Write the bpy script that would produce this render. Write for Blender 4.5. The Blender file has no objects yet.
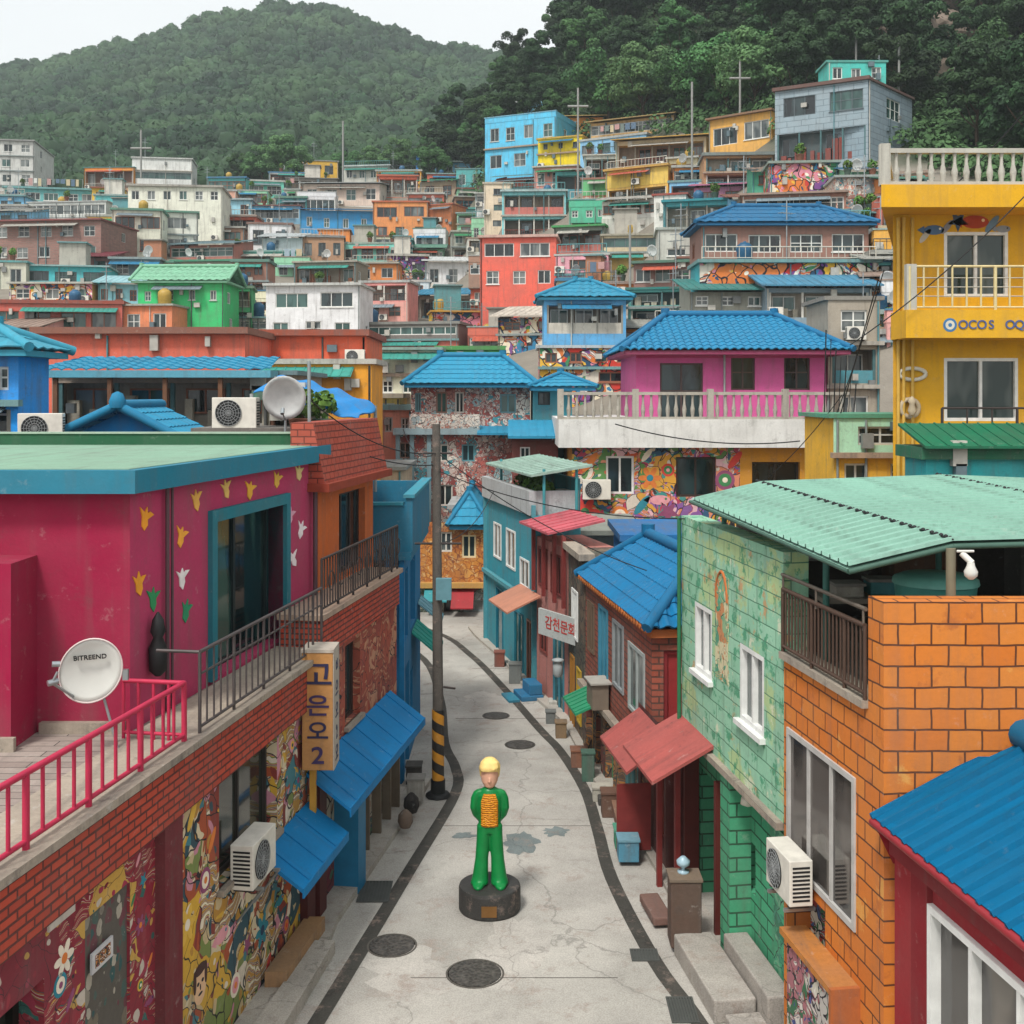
import bpy, bmesh, math, random
import numpy as np
from mathutils import Vector, Matrix, noise

# ------------------------------------------------------------------ camera, world, sun, exposure
SC = bpy.context.scene
COL = SC.collection
H, F, HZ = 6.9, 1150.0, 395.0          # camera height (m), focal length (px), horizon row
cam = bpy.data.cameras.new('camera'); camo = bpy.data.objects.new('camera', cam); COL.objects.link(camo)
camo.location = (0, 0, H); camo.rotation_euler = (math.radians(90), 0, 0)
cam.sensor_width = 36; cam.lens = 36 * F / 1024; cam.shift_y = -(512 - HZ) / 1024
cam.clip_start = .1; cam.clip_end = 4000
SC.camera = camo
SC.view_settings.view_transform = 'Standard'; SC.view_settings.look = 'None'
SC.view_settings.exposure = 0.94; SC.view_settings.gamma = 1
SUN_EL, SUN_AZ = math.radians(56), math.radians(205)    # azimuth from +Y clockwise: behind the camera, slightly left
W = bpy.data.worlds.new('World'); SC.world = W; W.use_nodes = True
wn = W.node_tree.nodes; wl = W.node_tree.links; wn.clear()
sky = wn.new('ShaderNodeTexSky'); sky.sky_type = 'NISHITA'; sky.sun_disc = False
sky.sun_elevation = SUN_EL; sky.sun_rotation = SUN_AZ; sky.dust_density = 4; sky.air_density = 1.5
hs = wn.new('ShaderNodeHueSaturation'); hs.inputs['Saturation'].default_value = .25
bg1 = wn.new('ShaderNodeBackground'); bg1.inputs[1].default_value = .045
tc = wn.new('ShaderNodeTexCoord'); cl = wn.new('ShaderNodeTexNoise'); cl.inputs['Scale'].default_value = 1.6; cl.inputs['Detail'].default_value = 5
rp = wn.new('ShaderNodeValToRGB'); rp.color_ramp.elements[0].color = (.60, .62, .63, 1); rp.color_ramp.elements[1].color = (.70, .705, .70, 1)
rp.color_ramp.elements[0].position = .3; rp.color_ramp.elements[1].position = .7
bg2 = wn.new('ShaderNodeBackground'); bg2.inputs[1].default_value = .585     # the cloud sheet
ad = wn.new('ShaderNodeAddShader'); wo = wn.new('ShaderNodeOutputWorld')
wl.new(sky.outputs[0], hs.inputs['Color']); wl.new(hs.outputs[0], bg1.inputs[0])
wl.new(tc.outputs['Generated'], cl.inputs[0]); wl.new(cl.outputs[0], rp.inputs[0]); wl.new(rp.outputs[0], bg2.inputs[0])
wl.new(bg1.outputs[0], ad.inputs[0]); wl.new(bg2.outputs[0], ad.inputs[1]); wl.new(ad.outputs[0], wo.inputs[0])
sl = bpy.data.lights.new('sun', 'SUN'); sl.energy = 1.5; sl.angle = math.radians(10); sl.color = (1, .965, .91)
slo = bpy.data.objects.new('sun', sl); COL.objects.link(slo)
sd = Vector((math.sin(SUN_AZ) * math.cos(SUN_EL), math.cos(SUN_AZ) * math.cos(SUN_EL), math.sin(SUN_EL)))
slo.rotation_euler = sd.to_track_quat('Z', 'Y').to_euler(); slo.location = (0, 0, 60)
SC.cycles.max_bounces = 5; SC.cycles.diffuse_bounces = 3; SC.cycles.glossy_bounces = 2; SC.cycles.volume_bounces = 0
SC.cycles.transparent_max_bounces = 4
rnd = random.Random(7)

# ------------------------------------------------------------------ small helpers
Z = Vector((0, 0, 1))
def V(*a): return Vector(a)
def at(px, py, Y): return Vector(((px - 512) * Y / F, Y, H - (py - HZ) * Y / F))
def lin(h):
    h = h.lstrip('#'); c = [int(h[i:i + 2], 16) / 255 for i in (0, 2, 4)]
    return [(x / 12.92 if x <= .04045 else ((x + .055) / 1.055) ** 2.4) for x in c]
def brighten(h, k=1.24, s=1.04):
    c = [int(h[i:i + 2], 16) for i in (1, 3, 5)]; m = sum(c) / 3; c = [x + max(0, 128 - m) * .45 for x in c]; m = sum(c) / 3; c = [min(235, max(0, (m + (x - m) * s) * k)) for x in c]; return '#%02x%02x%02x' % tuple(int(x) for x in c)
def mulc(c, k): return [min(1, max(0, x * k)) for x in c]
def tag(o, label=None, cat=None, group=None, kind=None):
    if label: o['label'] = ' '.join(label.split())
    if cat: o['category'] = cat
    if group: o['group'] = group
    if kind: o['kind'] = kind
    return o
def thing(name, label, cat, loc=(0, 0, 0), rz=0, group=None):
    o = bpy.data.objects.new(name, None); COL.objects.link(o); o.location = loc; o.rotation_euler = (0, 0, rz)
    o.empty_display_size = .1
    return tag(o, label, cat, group)
SPLIT = {'post', 'coping', 'column', 'stored_goods', 'awning_post', 'arm', 'canopy_post', 'timber_post', 'foot', 'shop_post', 'drain_pipe', 'bracket', 'crossbar', 'ledge', 'garment', 'trim', 'skirting', 'stair_hut', 'leg', 'door_frame', 'balcony_parapet', 'white_parapet', 'wall_trim', 'parapet', 'roof_edge_post'}
class MB:
    def __init__(s): s.v = []; s.f = []; s.m = []; s.sm = []
    def face(s, pts, mi=0, smooth=False):
        n = len(s.v); s.v += [tuple(p) for p in pts]; s.f.append(tuple(range(n, n + len(pts)))); s.m.append(mi); s.sm.append(smooth)
    def mesh(s, vs, fs, mi=0, smooth=False):
        n = len(s.v); s.v += [tuple(p) for p in vs]
        for f in fs: s.f.append(tuple(i + n for i in f)); s.m.append(mi); s.sm.append(smooth)
    def obox(s, o, u, n, a0, a1, b0, b1, c0, c1, mi=0):
        P = [o + u * a + n * b + Z * c for c in (c0, c1) for b in (b0, b1) for a in (a0, a1)]
        # outward winding for u x n = -Z frames and +Z frames alike
        fs = [(0, 2, 3, 1), (4, 5, 7, 6), (0, 1, 5, 4), (2, 6, 7, 3), (0, 4, 6, 2), (1, 3, 7, 5)]
        if u.cross(n).z < 0: fs = [f[::-1] for f in fs]
        if (a1 - a0) * (b1 - b0) * (c1 - c0) < 0: fs = [f[::-1] for f in fs]
        s.mesh(P, fs, mi)
    def box(s, x0, x1, y0, y1, z0, z1, mi=0): s.obox(V(0, 0, 0), V(1, 0, 0), V(0, 1, 0), x0, x1, y0, y1, z0, z1, mi)
    def prism(s, pts, z0, z1, mi=0, top=None):     # pts counter-clockwise seen from above
        k = len(pts); P = [(p[0], p[1], z0) for p in pts] + [(p[0], p[1], z1) for p in pts]
        s.mesh(P, [tuple(range(k))[::-1]] + [(i, (i + 1) % k, k + (i + 1) % k, k + i) for i in range(k)], mi)
        s.face(P[k:], mi if top is None else top)
    def tube(s, pts, r, seg=6, mi=0, r1=None, smooth=True):
        pts = [Vector(p) for p in pts]; n = len(pts); rings = []
        r1 = r if r1 is None else r1; px = None
        for i, p in enumerate(pts):
            d = (pts[min(i + 1, n - 1)] - pts[max(i - 1, 0)]).normalized()
            if px is None: px = d.cross(Z if abs(d.z) < .9 else V(1, 0, 0)).normalized()
            px = (px - d * px.dot(d)).normalized(); py = d.cross(px); rr = r + (r1 - r) * i / max(1, n - 1)
            rings.append([p + (px * math.cos(t) + py * math.sin(t)) * rr for t in [2 * math.pi * k / seg for k in range(seg)]])
        vs = [q for g in rings for q in g]
        fs = [(i * seg + k, i * seg + (k + 1) % seg, (i + 1) * seg + (k + 1) % seg, (i + 1) * seg + k) for i in range(n - 1) for k in range(seg)]
        s.mesh(vs, fs, mi, smooth)
        s.face(rings[0][::-1], mi); s.face(rings[-1], mi)
    def lathe(s, c, prof, seg=16, mi=0, smooth=True):   # prof [(r,z)] bottom to top
        c = Vector(c); vs = [c + V(r * math.cos(t), r * math.sin(t), z) for r, z in prof for t in [2 * math.pi * k / seg for k in range(seg)]]
        s.mesh(vs, [(i * seg + k, i * seg + (k + 1) % seg, (i + 1) * seg + (k + 1) % seg, (i + 1) * seg + k) for i in range(len(prof) - 1) for k in range(seg)], mi, smooth)
        s.face(vs[:seg][::-1], mi); s.face(vs[-seg:], mi)
    def split(s):
        par = list(range(len(s.v))); key = {}
        def fd(a):
            while par[a] != a: par[a] = par[par[a]]; a = par[a]
            return a
        for i, p in enumerate(s.v):
            k = (round(p[0], 4), round(p[1], 4), round(p[2], 4))
            if k in key: par[fd(i)] = fd(key[k])
            else: key[k] = i
        for f in s.f:
            for i in f[1:]: par[fd(i)] = fd(f[0])
        out = {}
        for j, f in enumerate(s.f): out.setdefault(fd(f[0]), []).append(j)
        res = []
        for js in out.values():
            m = MB(); mp = {}
            for j in js:
                for i in s.f[j]:
                    if i not in mp: mp[i] = len(m.v); m.v.append(s.v[i])
                m.f.append(tuple(mp[i] for i in s.f[j])); m.m.append(s.m[j]); m.sm.append(s.sm[j])
            res.append(m)
        return res
    def build(s, name, mats, parent=None, root=None, bevel=0):
        if name in SPLIT:
            ps = s.split()
            if 1 < len(ps) <= 60:
                for q in ps: r_ = q.build1(name, mats, parent, root, bevel)
                return r_
        return s.build1(name, mats, parent, root, bevel)
    def build1(s, name, mats, parent=None, root=None, bevel=0):
        """world coordinates in s; root = the Empty whose location is subtracted"""
        off = np.array(root.location if root is not None else (0, 0, 0))
        me = bpy.data.meshes.new(name); va = np.array(s.v, dtype=float) - off if s.v else np.zeros((0, 3))
        me.from_pydata(va.tolist(), [], s.f)
        if not isinstance(mats, (list, tuple)): mats = [mats]
        for m in mats: me.materials.append(m)
        me.polygons.foreach_set('material_index', s.m); me.polygons.foreach_set('use_smooth', s.sm)
        uvl = me.uv_layers.new(name='UVMap'); uv = np.zeros((len(me.loops), 2)); W_ = np.array(s.v)
        for p in me.polygons:
            n = p.normal
            if abs(n.z) > .97: u = V(1, 0, 0); v = V(0, 1, 0)
            else: u = Z.cross(n).normalized(); v = n.cross(u)
            idx = list(p.vertices); q = W_[idx]
            uv[p.loop_start:p.loop_start + len(idx), 0] = q @ np.array(u); uv[p.loop_start:p.loop_start + len(idx), 1] = q @ np.array(v)
        uvl.data.foreach_set('uv', uv.ravel().astype('f'))
        o = bpy.data.objects.new(name, me); COL.objects.link(o)
        if parent is not None: o.parent = parent
        if bevel:
            b = o.modifiers.new('bevel', 'BEVEL'); b.width = bevel; b.segments = 2; b.limit_method = 'ANGLE'
        return o
def copy_tree(o, parent=None):
    c = o.copy(); COL.objects.link(c); c.parent = parent
    for ch in list(o.children): copy_tree(ch, c)
    return c
def wallgrid(mb, o, u, n, a0, a1, z0, z1, holes=(), mi=0, ri=None):
    xs = sorted({a0, a1} | {h[0] for h in holes} | {h[1] for h in holes}); zs = sorted({z0, z1} | {h[2] for h in holes} | {h[3] for h in holes})
    P = lambda a, z, d=0: o + u * a + Z * z - n * d
    for i in range(len(xs) - 1):
        for j in range(len(zs) - 1):
            cx = (xs[i] + xs[i + 1]) / 2; cz = (zs[j] + zs[j + 1]) / 2
            if cx < a0 or cx > a1 or cz < z0 or cz > z1: continue
            if any(h[0] < cx < h[1] and h[2] < cz < h[3] for h in holes): continue
            mb.face([P(xs[i], zs[j]), P(xs[i + 1], zs[j]), P(xs[i + 1], zs[j + 1]), P(xs[i], zs[j + 1])], mi)
    ri = mi if ri is None else ri
    for h in holes:
        a, b, c, d, e = h[:5]
        mb.face([P(a, c), P(b, c), P(b, c, e), P(a, c, e)], ri); mb.face([P(a, d, e), P(b, d, e), P(b, d), P(a, d)], ri)
        mb.face([P(a, c), P(a, c, e), P(a, d, e), P(a, d)], ri); mb.face([P(b, c, e), P(b, c), P(b, d), P(b, d, e)], ri)
def ray(px, py, o, u, n):
    d = V((px - 512) / F, 1, -(py - HZ) / F); c = V(0, 0, H); t = n.dot(o - c) / n.dot(d); p = c + d * t
    return (p - o).dot(u), p.z
def frame_uv(ang): return V(math.cos(ang), math.sin(ang), 0), V(math.sin(ang), -math.cos(ang), 0)

# ------------------------------------------------------------------ materials
MC = {}
class NT:
    def __init__(s, name):
        s.m = bpy.data.materials.new(name); s.m.use_nodes = True; s.t = s.m.node_tree
        s.b = s.t.nodes['Principled BSDF']; s.b.inputs['Roughness'].default_value = .85; s.b.inputs['Specular IOR Level'].default_value = .3
    def n(s, ty, **k):
        x = s.t.nodes.new('ShaderNode' + ty)
        for a, b in k.items():
            if a[0] == '_': setattr(x, a[1:], b)
            else:
                i = x.inputs[int(a[1:])] if a[0] == 'i' and a[1:].isdigit() else x.inputs[a.replace('_', ' ')]
                if hasattr(b, 'is_linked') or isinstance(b, bpy.types.NodeSocket): s.t.links.new(b, i)
                else:
                    if hasattr(i.default_value, '__len__') and isinstance(b, (list, tuple)) and len(b) == 3 and len(i.default_value) == 4: b = list(b) + [1]
                    i.default_value = b
        return x
    def link(s, a, b): s.t.links.new(a, b)
    def mix(s, fac, a, b, mode='MIX'):
        x = s.n('MixRGB', _blend_type=mode); 
        for i, q in enumerate((fac, a, b)):
            if isinstance(q, bpy.types.NodeSocket): s.link(q, x.inputs[i])
            else: x.inputs[i].default_value = (list(q) + [1])[:4] if isinstance(q, (list, tuple)) else q
        return x.outputs[0]
    def math(s, op, a, b=0.0, c=None):
        x = s.n('Math', _operation=op)
        for i, q in enumerate((a, b) if c is None else (a, b, c)):
            if isinstance(q, bpy.types.NodeSocket): s.link(q, x.inputs[i])
            else: x.inputs[i].default_value = q
        return x.outputs[0]
    def ramp(s, fac, stops, interp='LINEAR'):
        x = s.n('ValToRGB'); s.link(fac, x.inputs[0]); r = x.color_ramp; r.interpolation = interp
        while len(r.elements) < len(stops): r.elements.new(.5)
        for e, (p, c) in zip(r.elements, stops): e.position = p; e.color = (list(c) + [1])[:4] if isinstance(c, (list, tuple)) else (c, c, c, 1)
        return x.outputs[0]
    def uv(s, rand=True, obj=False):
        t = s.n('TexCoord'); v = t.outputs['Object' if obj else 'UV']
        if rand:
            oi = s.n('ObjectInfo'); c = s.n('CombineXYZ'); m = s.math('MULTIPLY', oi.outputs['Random'], 83.0)
            s.link(m, c.inputs[0]); s.link(m, c.inputs[1]); a = s.n('VectorMath', _operation='ADD'); s.link(v, a.inputs[0]); s.link(c.outputs[0], a.inputs[1]); v = a.outputs[0]
        return v
    def noise(s, v, scale, detail=4, sc=None, rough=.55):
        if sc:
            m = s.n('Mapping'); s.link(v, m.inputs[0]); m.inputs['Scale'].default_value = sc; v = m.outputs[0]
        x = s.n('TexNoise', Scale=scale, Detail=detail, Roughness=rough); s.link(v, x.inputs['Vector']); return x.outputs[0]
    def bump(s, h, strength=.3, dist=.02):
        x = s.n('Bump', Strength=strength, Distance=dist); s.link(h, x.inputs['Height'])
        prev = s.b.inputs['Normal']
        if prev.is_linked: s.link(prev.links[0].from_socket, x.inputs['Normal'])
        s.link(x.outputs[0], prev)
    def base(s, c):
        if isinstance(c, bpy.types.NodeSocket): s.link(c, s.b.inputs['Base Color'])
        else: s.b.inputs['Base Color'].default_value = (list(c) + [1])[:4]
def weather(t, v, col, dirt=.5, stain=(.16, .14, .125)):
    """blotches, vertical run-off streaks and worn patches; shapes of their own"""
    n1 = t.ramp(t.noise(v, .9, 6), [(.35, 0), (.75, 1)]); col = t.mix(t.math('MULTIPLY', n1, .65 * dirt), col, stain)
    n2 = t.ramp(t.noise(v, 1.0, 5, sc=(5, .45, 1)), [(.52, 0), (.8, 1)]); col = t.mix(t.math('MULTIPLY', n2, 1.15 * dirt), col, mulc(stain, .8))
    n3 = t.ramp(t.noise(v, 5, 8, rough=.7), [(.60, 0), (.68, 1)]); col = t.mix(t.math('MULTIPLY', n3, .5 * dirt), col, (.5, .48, .44))
    n5 = t.ramp(t.noise(v, 2.3, 10, rough=.8), [(.56, 0), (.62, 1)]); col = t.mix(t.math('MULTIPLY', n5, .55 * dirt), col, mulc(stain, .55))
    n4 = t.ramp(t.noise(v, 17, 8, rough=.8), [(.3, 1 - .35 * dirt), (.7, 1 + .12 * dirt)]); col = t.mix(1.0, col, n4, 'MULTIPLY')
    return col
def plaster(hx, dirt=.5, rough=.85):
    k = ('p', hx, dirt)
    if k in MC: return MC[k]
    t = NT('painted_plaster'); v = t.uv(); c = lin(hx)
    col = t.mix(t.noise(v, 3, 5), mulc(c, .85), mulc(c, 1.1)); col = weather(t, v, col, dirt)
    t.base(col); t.b.inputs['Roughness'].default_value = rough; t.bump(t.noise(v, 28, 6), .25, .01); MC[k] = t.m; return t.m
def metal_sheet(hx, pitch=.22, dirt=.4, amp=.5, axis=0):
    k = ('ms', hx, pitch, dirt, axis)
    if k in MC: return MC[k]
    t = NT('painted_metal_sheet'); v = t.uv(); c = lin(hx)
    col = t.mix(t.noise(v, 2, 6), mulc(c, .8), mulc(c, 1.12)); col = weather(t, v, col, dirt, (.075, .065, .06)); t.base(col)
    t.b.inputs['Roughness'].default_value = .6; t.b.inputs['Specular IOR Level'].default_value = .15
    if pitch:
        s_ = t.n('SeparateXYZ'); t.link(t.n('TexCoord').outputs['UV'], s_.inputs[0])
        w = t.math('SINE', t.math('MULTIPLY', s_.outputs[axis], 6.283 / pitch)); t.bump(w, amp, pitch * .25)
    MC[k] = t.m; return t.m
def brick(hxs, mortar, bw, bh, ms=.012, dirt=.4, key='', patch=None, bumpd=.012, off=.5):
    k = ('b', tuple(hxs), mortar, bw, bh, key)
    if k in MC: return MC[k]
    t = NT('painted_brick'); v = t.uv(False); vr = t.uv()
    x = t.n('TexBrick', Scale=1, Mortar_Size=ms, Mortar_Smooth=.15, Brick_Width=bw, Row_Height=bh, Bias=0.0, _offset=off)
    dn = t.n('VectorMath', _operation='ADD'); t.link(v, dn.inputs[0]); nz = t.n('TexNoise', Scale=4.0, Detail=2.0); t.link(v, nz.inputs['Vector'])
    sc_ = t.n('VectorMath', _operation='SCALE'); t.link(nz.outputs['Color'], sc_.inputs[0]); sc_.inputs['Scale'].default_value = bh * .12; t.link(sc_.outputs[0], dn.inputs[1]); t.link(dn.outputs[0], x.inputs['Vector'])
    x.inputs['Color1'].default_value = lin(hxs[0]) + [1]; x.inputs['Color2'].default_value = lin(hxs[1]) + [1]; x.inputs['Mortar'].default_value = lin(mortar) + [1]
    col = x.outputs['Color']
    if patch:
        for i, (ph, lo) in enumerate(patch):
            pn = t.ramp(t.noise(vr, 1.1 + .9 * i, 7, rough=.68), [(lo, 0), (lo + .05, 1)])
            col = t.mix(t.math('MULTIPLY', t.math('MULTIPLY', pn, .8), t.math('SUBTRACT', 1.0, x.outputs['Fac'])), col, lin(ph))
    col = weather(t, vr, col, dirt); t.base(col)
    h = t.math('ADD', t.math('SUBTRACT', 1.0, x.outputs['Fac']), t.math('MULTIPLY', t.noise(vr, 30, 5), .25)); t.bump(h, .8, bumpd)
    MC[k] = t.m; return t.m
def mural(key, pal, scale=2.2, line='#1c1a22', lw=.03, under=None, cover=1.0):
    k = ('mu', key)
    if k in MC: return MC[k]
    t = NT('mural_paint'); v = t.uv(False); rr = random.Random(hash(key) % 997 if not isinstance(key, str) else sum(map(ord, key)))
    m = t.n('Mapping'); t.link(v, m.inputs[0]); m.inputs['Location'].default_value = (rr.random() * 50, rr.random() * 50, 0); v0 = m.outputs[0]
    nz = t.n('TexNoise', Scale=scale * .55, Detail=2.0); t.link(v0, nz.inputs['Vector'])
    sc_ = t.n('VectorMath', _operation='SCALE'); t.link(nz.outputs['Color'], sc_.inputs[0]); sc_.inputs['Scale'].default_value = 1.9 / scale
    ad_ = t.n('VectorMath', _operation='ADD'); t.link(v0, ad_.inputs[0]); t.link(sc_.outputs[0], ad_.inputs[1]); vv = ad_.outputs[0]
    vo = t.n('TexVoronoi', Scale=scale); t.link(vv, vo.inputs['Vector'])
    se = t.n('SeparateColor'); t.link(vo.outputs['Color'], se.inputs[0]); n = len(pal)
    col = t.ramp(se.outputs[0], [(i / n, lin(p)) for i, p in enumerate(pal)], 'CONSTANT')
    wv = t.n('TexWave', _wave_type='RINGS', Scale=scale * .9, Distortion=7.0, Detail=2.0); t.link(vv, wv.inputs['Vector'])
    p2 = pal[::-1]; c2 = t.ramp(wv.outputs['Fac'], [(i / n, lin(p)) for i, p in enumerate(p2)], 'CONSTANT')
    mk = t.ramp(se.outputs[1], [(0, 0), (.55, 1)], 'CONSTANT'); col = t.mix(mk, col, c2)
    v3 = t.n('TexVoronoi', Scale=scale * 3.1); t.link(vv, v3.inputs['Vector']); s3 = t.n('SeparateColor'); t.link(v3.outputs['Color'], s3.inputs[0])
    c3 = t.ramp(s3.outputs[1], [(i / n, lin(p)) for i, p in enumerate(pal[1:] + pal[:1])], 'CONSTANT')
    col = t.mix(t.ramp(s3.outputs[2], [(0, 0), (.62, 1)], 'CONSTANT'), col, c3)
    vb = t.n('TexVoronoi', Scale=scale * .42); t.link(vv, vb.inputs['Vector']); sb = t.n('SeparateColor'); t.link(vb.outputs['Color'], sb.inputs[0])
    cb = t.ramp(sb.outputs[0], [(i / n, lin(p)) for i, p in enumerate(pal[2:] + pal[:2])], 'CONSTANT'); fl = t.n('TexVoronoi', Scale=scale * 2.2); t.link(vv, fl.inputs['Vector']); sf = t.n('SeparateColor'); t.link(fl.outputs['Color'], sf.inputs[0])
    cf = t.ramp(sf.outputs[2], [(i / n, lin(p)) for i, p in enumerate(pal[4:] + pal[:4])], 'CONSTANT'); cb = t.mix(t.ramp(fl.outputs['Distance'], [(.0, 1), (.34, 0)], 'CONSTANT'), cb, cf)
    col = t.mix(t.ramp(sb.outputs[1], [(0, 0), (.58, 1)], 'CONSTANT'), col, cb)
    ve = t.n('TexVoronoi', Scale=scale, _feature='DISTANCE_TO_EDGE'); t.link(vv, ve.inputs['Vector'])
    ed = t.ramp(ve.outputs[0], [(lw, 1), (lw * 1.6, 0)]); col = t.mix(ed, col, lin(line))
    if under:
        cv = t.ramp(t.noise(v0, scale * .45, 3), [(1 - cover - .02, 0), (1 - cover + .02, 1)]); col = t.mix(cv, lin(under), col)
    col = weather(t, t.uv(), col, .35); t.base(col); t.bump(t.noise(v0, 25, 4), .2, .01); MC[k] = t.m; return t.m
def spots(key, base, pal, scale, size=.3):
    k = ('sp', key)
    if k in MC: return MC[k]
    t = NT('spotted_paint'); v = t.uv(False); nz = t.n('TexNoise', Scale=scale * 1.3, Detail=2.0); t.link(v, nz.inputs['Vector']); sc_ = t.n('VectorMath', _operation='SCALE'); t.link(nz.outputs['Color'], sc_.inputs[0]); sc_.inputs['Scale'].default_value = .5 / scale; ad_ = t.n('VectorMath', _operation='ADD'); t.link(v, ad_.inputs[0]); t.link(sc_.outputs[0], ad_.inputs[1])
    m = t.n('Mapping'); t.link(ad_.outputs[0], m.inputs[0]); m.inputs['Scale'].default_value = (1.5, 1, 1)
    vo = t.n('TexVoronoi', Scale=scale); t.link(m.outputs[0], vo.inputs['Vector']); se = t.n('SeparateColor'); t.link(vo.outputs['Color'], se.inputs[0]); n = len(pal)
    c = t.ramp(se.outputs[0], [(i / n, lin(p)) for i, p in enumerate(pal)], 'CONSTANT'); on = t.ramp(t.math('SUBTRACT', vo.outputs['Distance'], t.math('MULTIPLY', se.outputs[1], size)), [(0, 1), (.03, 0)])
    vi = t.ramp(vo.outputs['Distance'], [(.08, 1), (.1, 0)]); c = t.mix(t.math('MULTIPLY', vi, .8), c, lin(pal[0])); col = t.mix(on, lin(base), c); t.base(weather(t, t.uv(), col, .5)); MC[k] = t.m; return t.m
def solid(hx, rough=.6, metal=0, var=.12):
    k = ('s', hx, rough, metal)
    if k in MC: return MC[k]
    t = NT('paint'); v = t.uv(True, True); c = lin(hx); t.base(t.mix(t.ramp(t.noise(v, 6, 6), [(.3, 0), (.7, 1)]), mulc(c, 1 - var), mulc(c, 1 + var)))
    t.b.inputs['Roughness'].default_value = rough; t.b.inputs['Metallic'].default_value = metal; MC[k] = t.m; return t.m
def glass(hx='#161c1f', hx2='#2b3a3c'):
    k = ('g', hx, hx2)
    if k in MC: return MC[k]
    t = NT('window_glass'); v = t.uv(True, True)
    t.base(t.mix(t.ramp(t.noise(v, .9, 2, sc=(1.6, 1.6, .5)), [(.45, 0), (.55, 1)]), lin(hx), lin(hx2)))
    t.b.inputs['Roughness'].default_value = .07; t.b.inputs['Specular IOR Level'].default_value = .6; MC[k] = t.m; return t.m
def concrete(hx, key='', rough=.9, s=1.0):
    k = ('c', hx, key, s)
    if k in MC: return MC[k]
    t = NT('concrete'); v = t.uv(False, True); c = lin(hx)
    col = t.mix(t.ramp(t.noise(v, .55 * s, 8, rough=.62), [(.3, 0), (.7, 1)]), mulc(c, .70), mulc(c, 1.16))
    col = t.mix(t.math('MULTIPLY', t.ramp(t.noise(v, 2.6 * s, 9, rough=.75), [(.52, 0), (.66, 1)]), .45), col, mulc(c, .55))
    col = t.mix(t.math('MULTIPLY', t.ramp(t.noise(v, 1.3 * s, 8, rough=.8), [(.54, 0), (.64, 1)]), .45), col, (.34, .255, .21))
    vo = t.n('TexVoronoi', Scale=.33 * s, _feature='DISTANCE_TO_EDGE'); nz = t.n('TexNoise', Scale=1.2, Detail=6.0); t.link(v, nz.inputs['Vector']); a = t.n('VectorMath', _operation='ADD'); t.link(v, a.inputs[0]); t.link(nz.outputs['Color'], a.inputs[1]); t.link(a.outputs[0], vo.inputs['Vector'])
    cr = t.ramp(vo.outputs[0], [(.0, 1), (.006, 0)]); col = t.mix(t.math('MULTIPLY', cr, .55), col, mulc(c, .35))
    sp = t.ramp(t.noise(v, 60, 3), [(.35, .8), (.65, 1.1)]); col = t.mix(1.0, col, sp, 'MULTIPLY')
    t.base(col); t.b.inputs['Roughness'].default_value = rough; t.bump(t.noise(v, 22, 8), .35, .01); MC[k] = t.m; return t.m
def foliage(a, b, s=.6, key=''):
    k = ('f', a, b, key)
    if k in MC: return MC[k]
    t = NT('foliage'); v = t.uv(False, True); oi = t.n('ObjectInfo')
    c = t.mix(t.ramp(t.noise(v, s, 3), [(.38, 0), (.62, 1)]), lin(a), lin(b))
    c = t.mix(t.math('MULTIPLY', t.noise(v, 9, 1), .5), c, mulc(lin(b), 1.35))
    hv = t.n('HueSaturation'); t.link(c, hv.inputs['Color']); t.link(t.math('MULTIPLY_ADD', oi.outputs['Random'], .55, .72), hv.inputs['Value'])
    t.link(t.math('MULTIPLY_ADD', oi.outputs['Random'], .035, .483), hv.inputs['Hue'])
    t.base(hv.outputs[0]); t.b.inputs['Roughness'].default_value = .75
    MC[k] = t.m; return t.m
BARK = solid('#4a3d31', .9)
WHITE = solid('#d9dad6', .55); GREY = solid('#8c8f8f', .55); DARK = solid('#1f2021', .6); IRON = solid('#3b3432', .6); STEEL = solid('#9aa0a2', .35, .7); RUST = solid('#6b4a36', .8)
GL = glass(); GLT = glass('#25433f', '#3f5f5a'); GLC = glass('#6f7472', '#3b4344')
BLUE = '#0f77ad'; TILE = '#2a7f9f'
PAL = ['#c8372b', '#e8b53a', '#2f7fa8', '#e9dcc0', '#3c8a5a', '#d97a3a', '#7c4a8c', '#d98a9a', '#1d4a6a', '#f0ead8']

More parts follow.
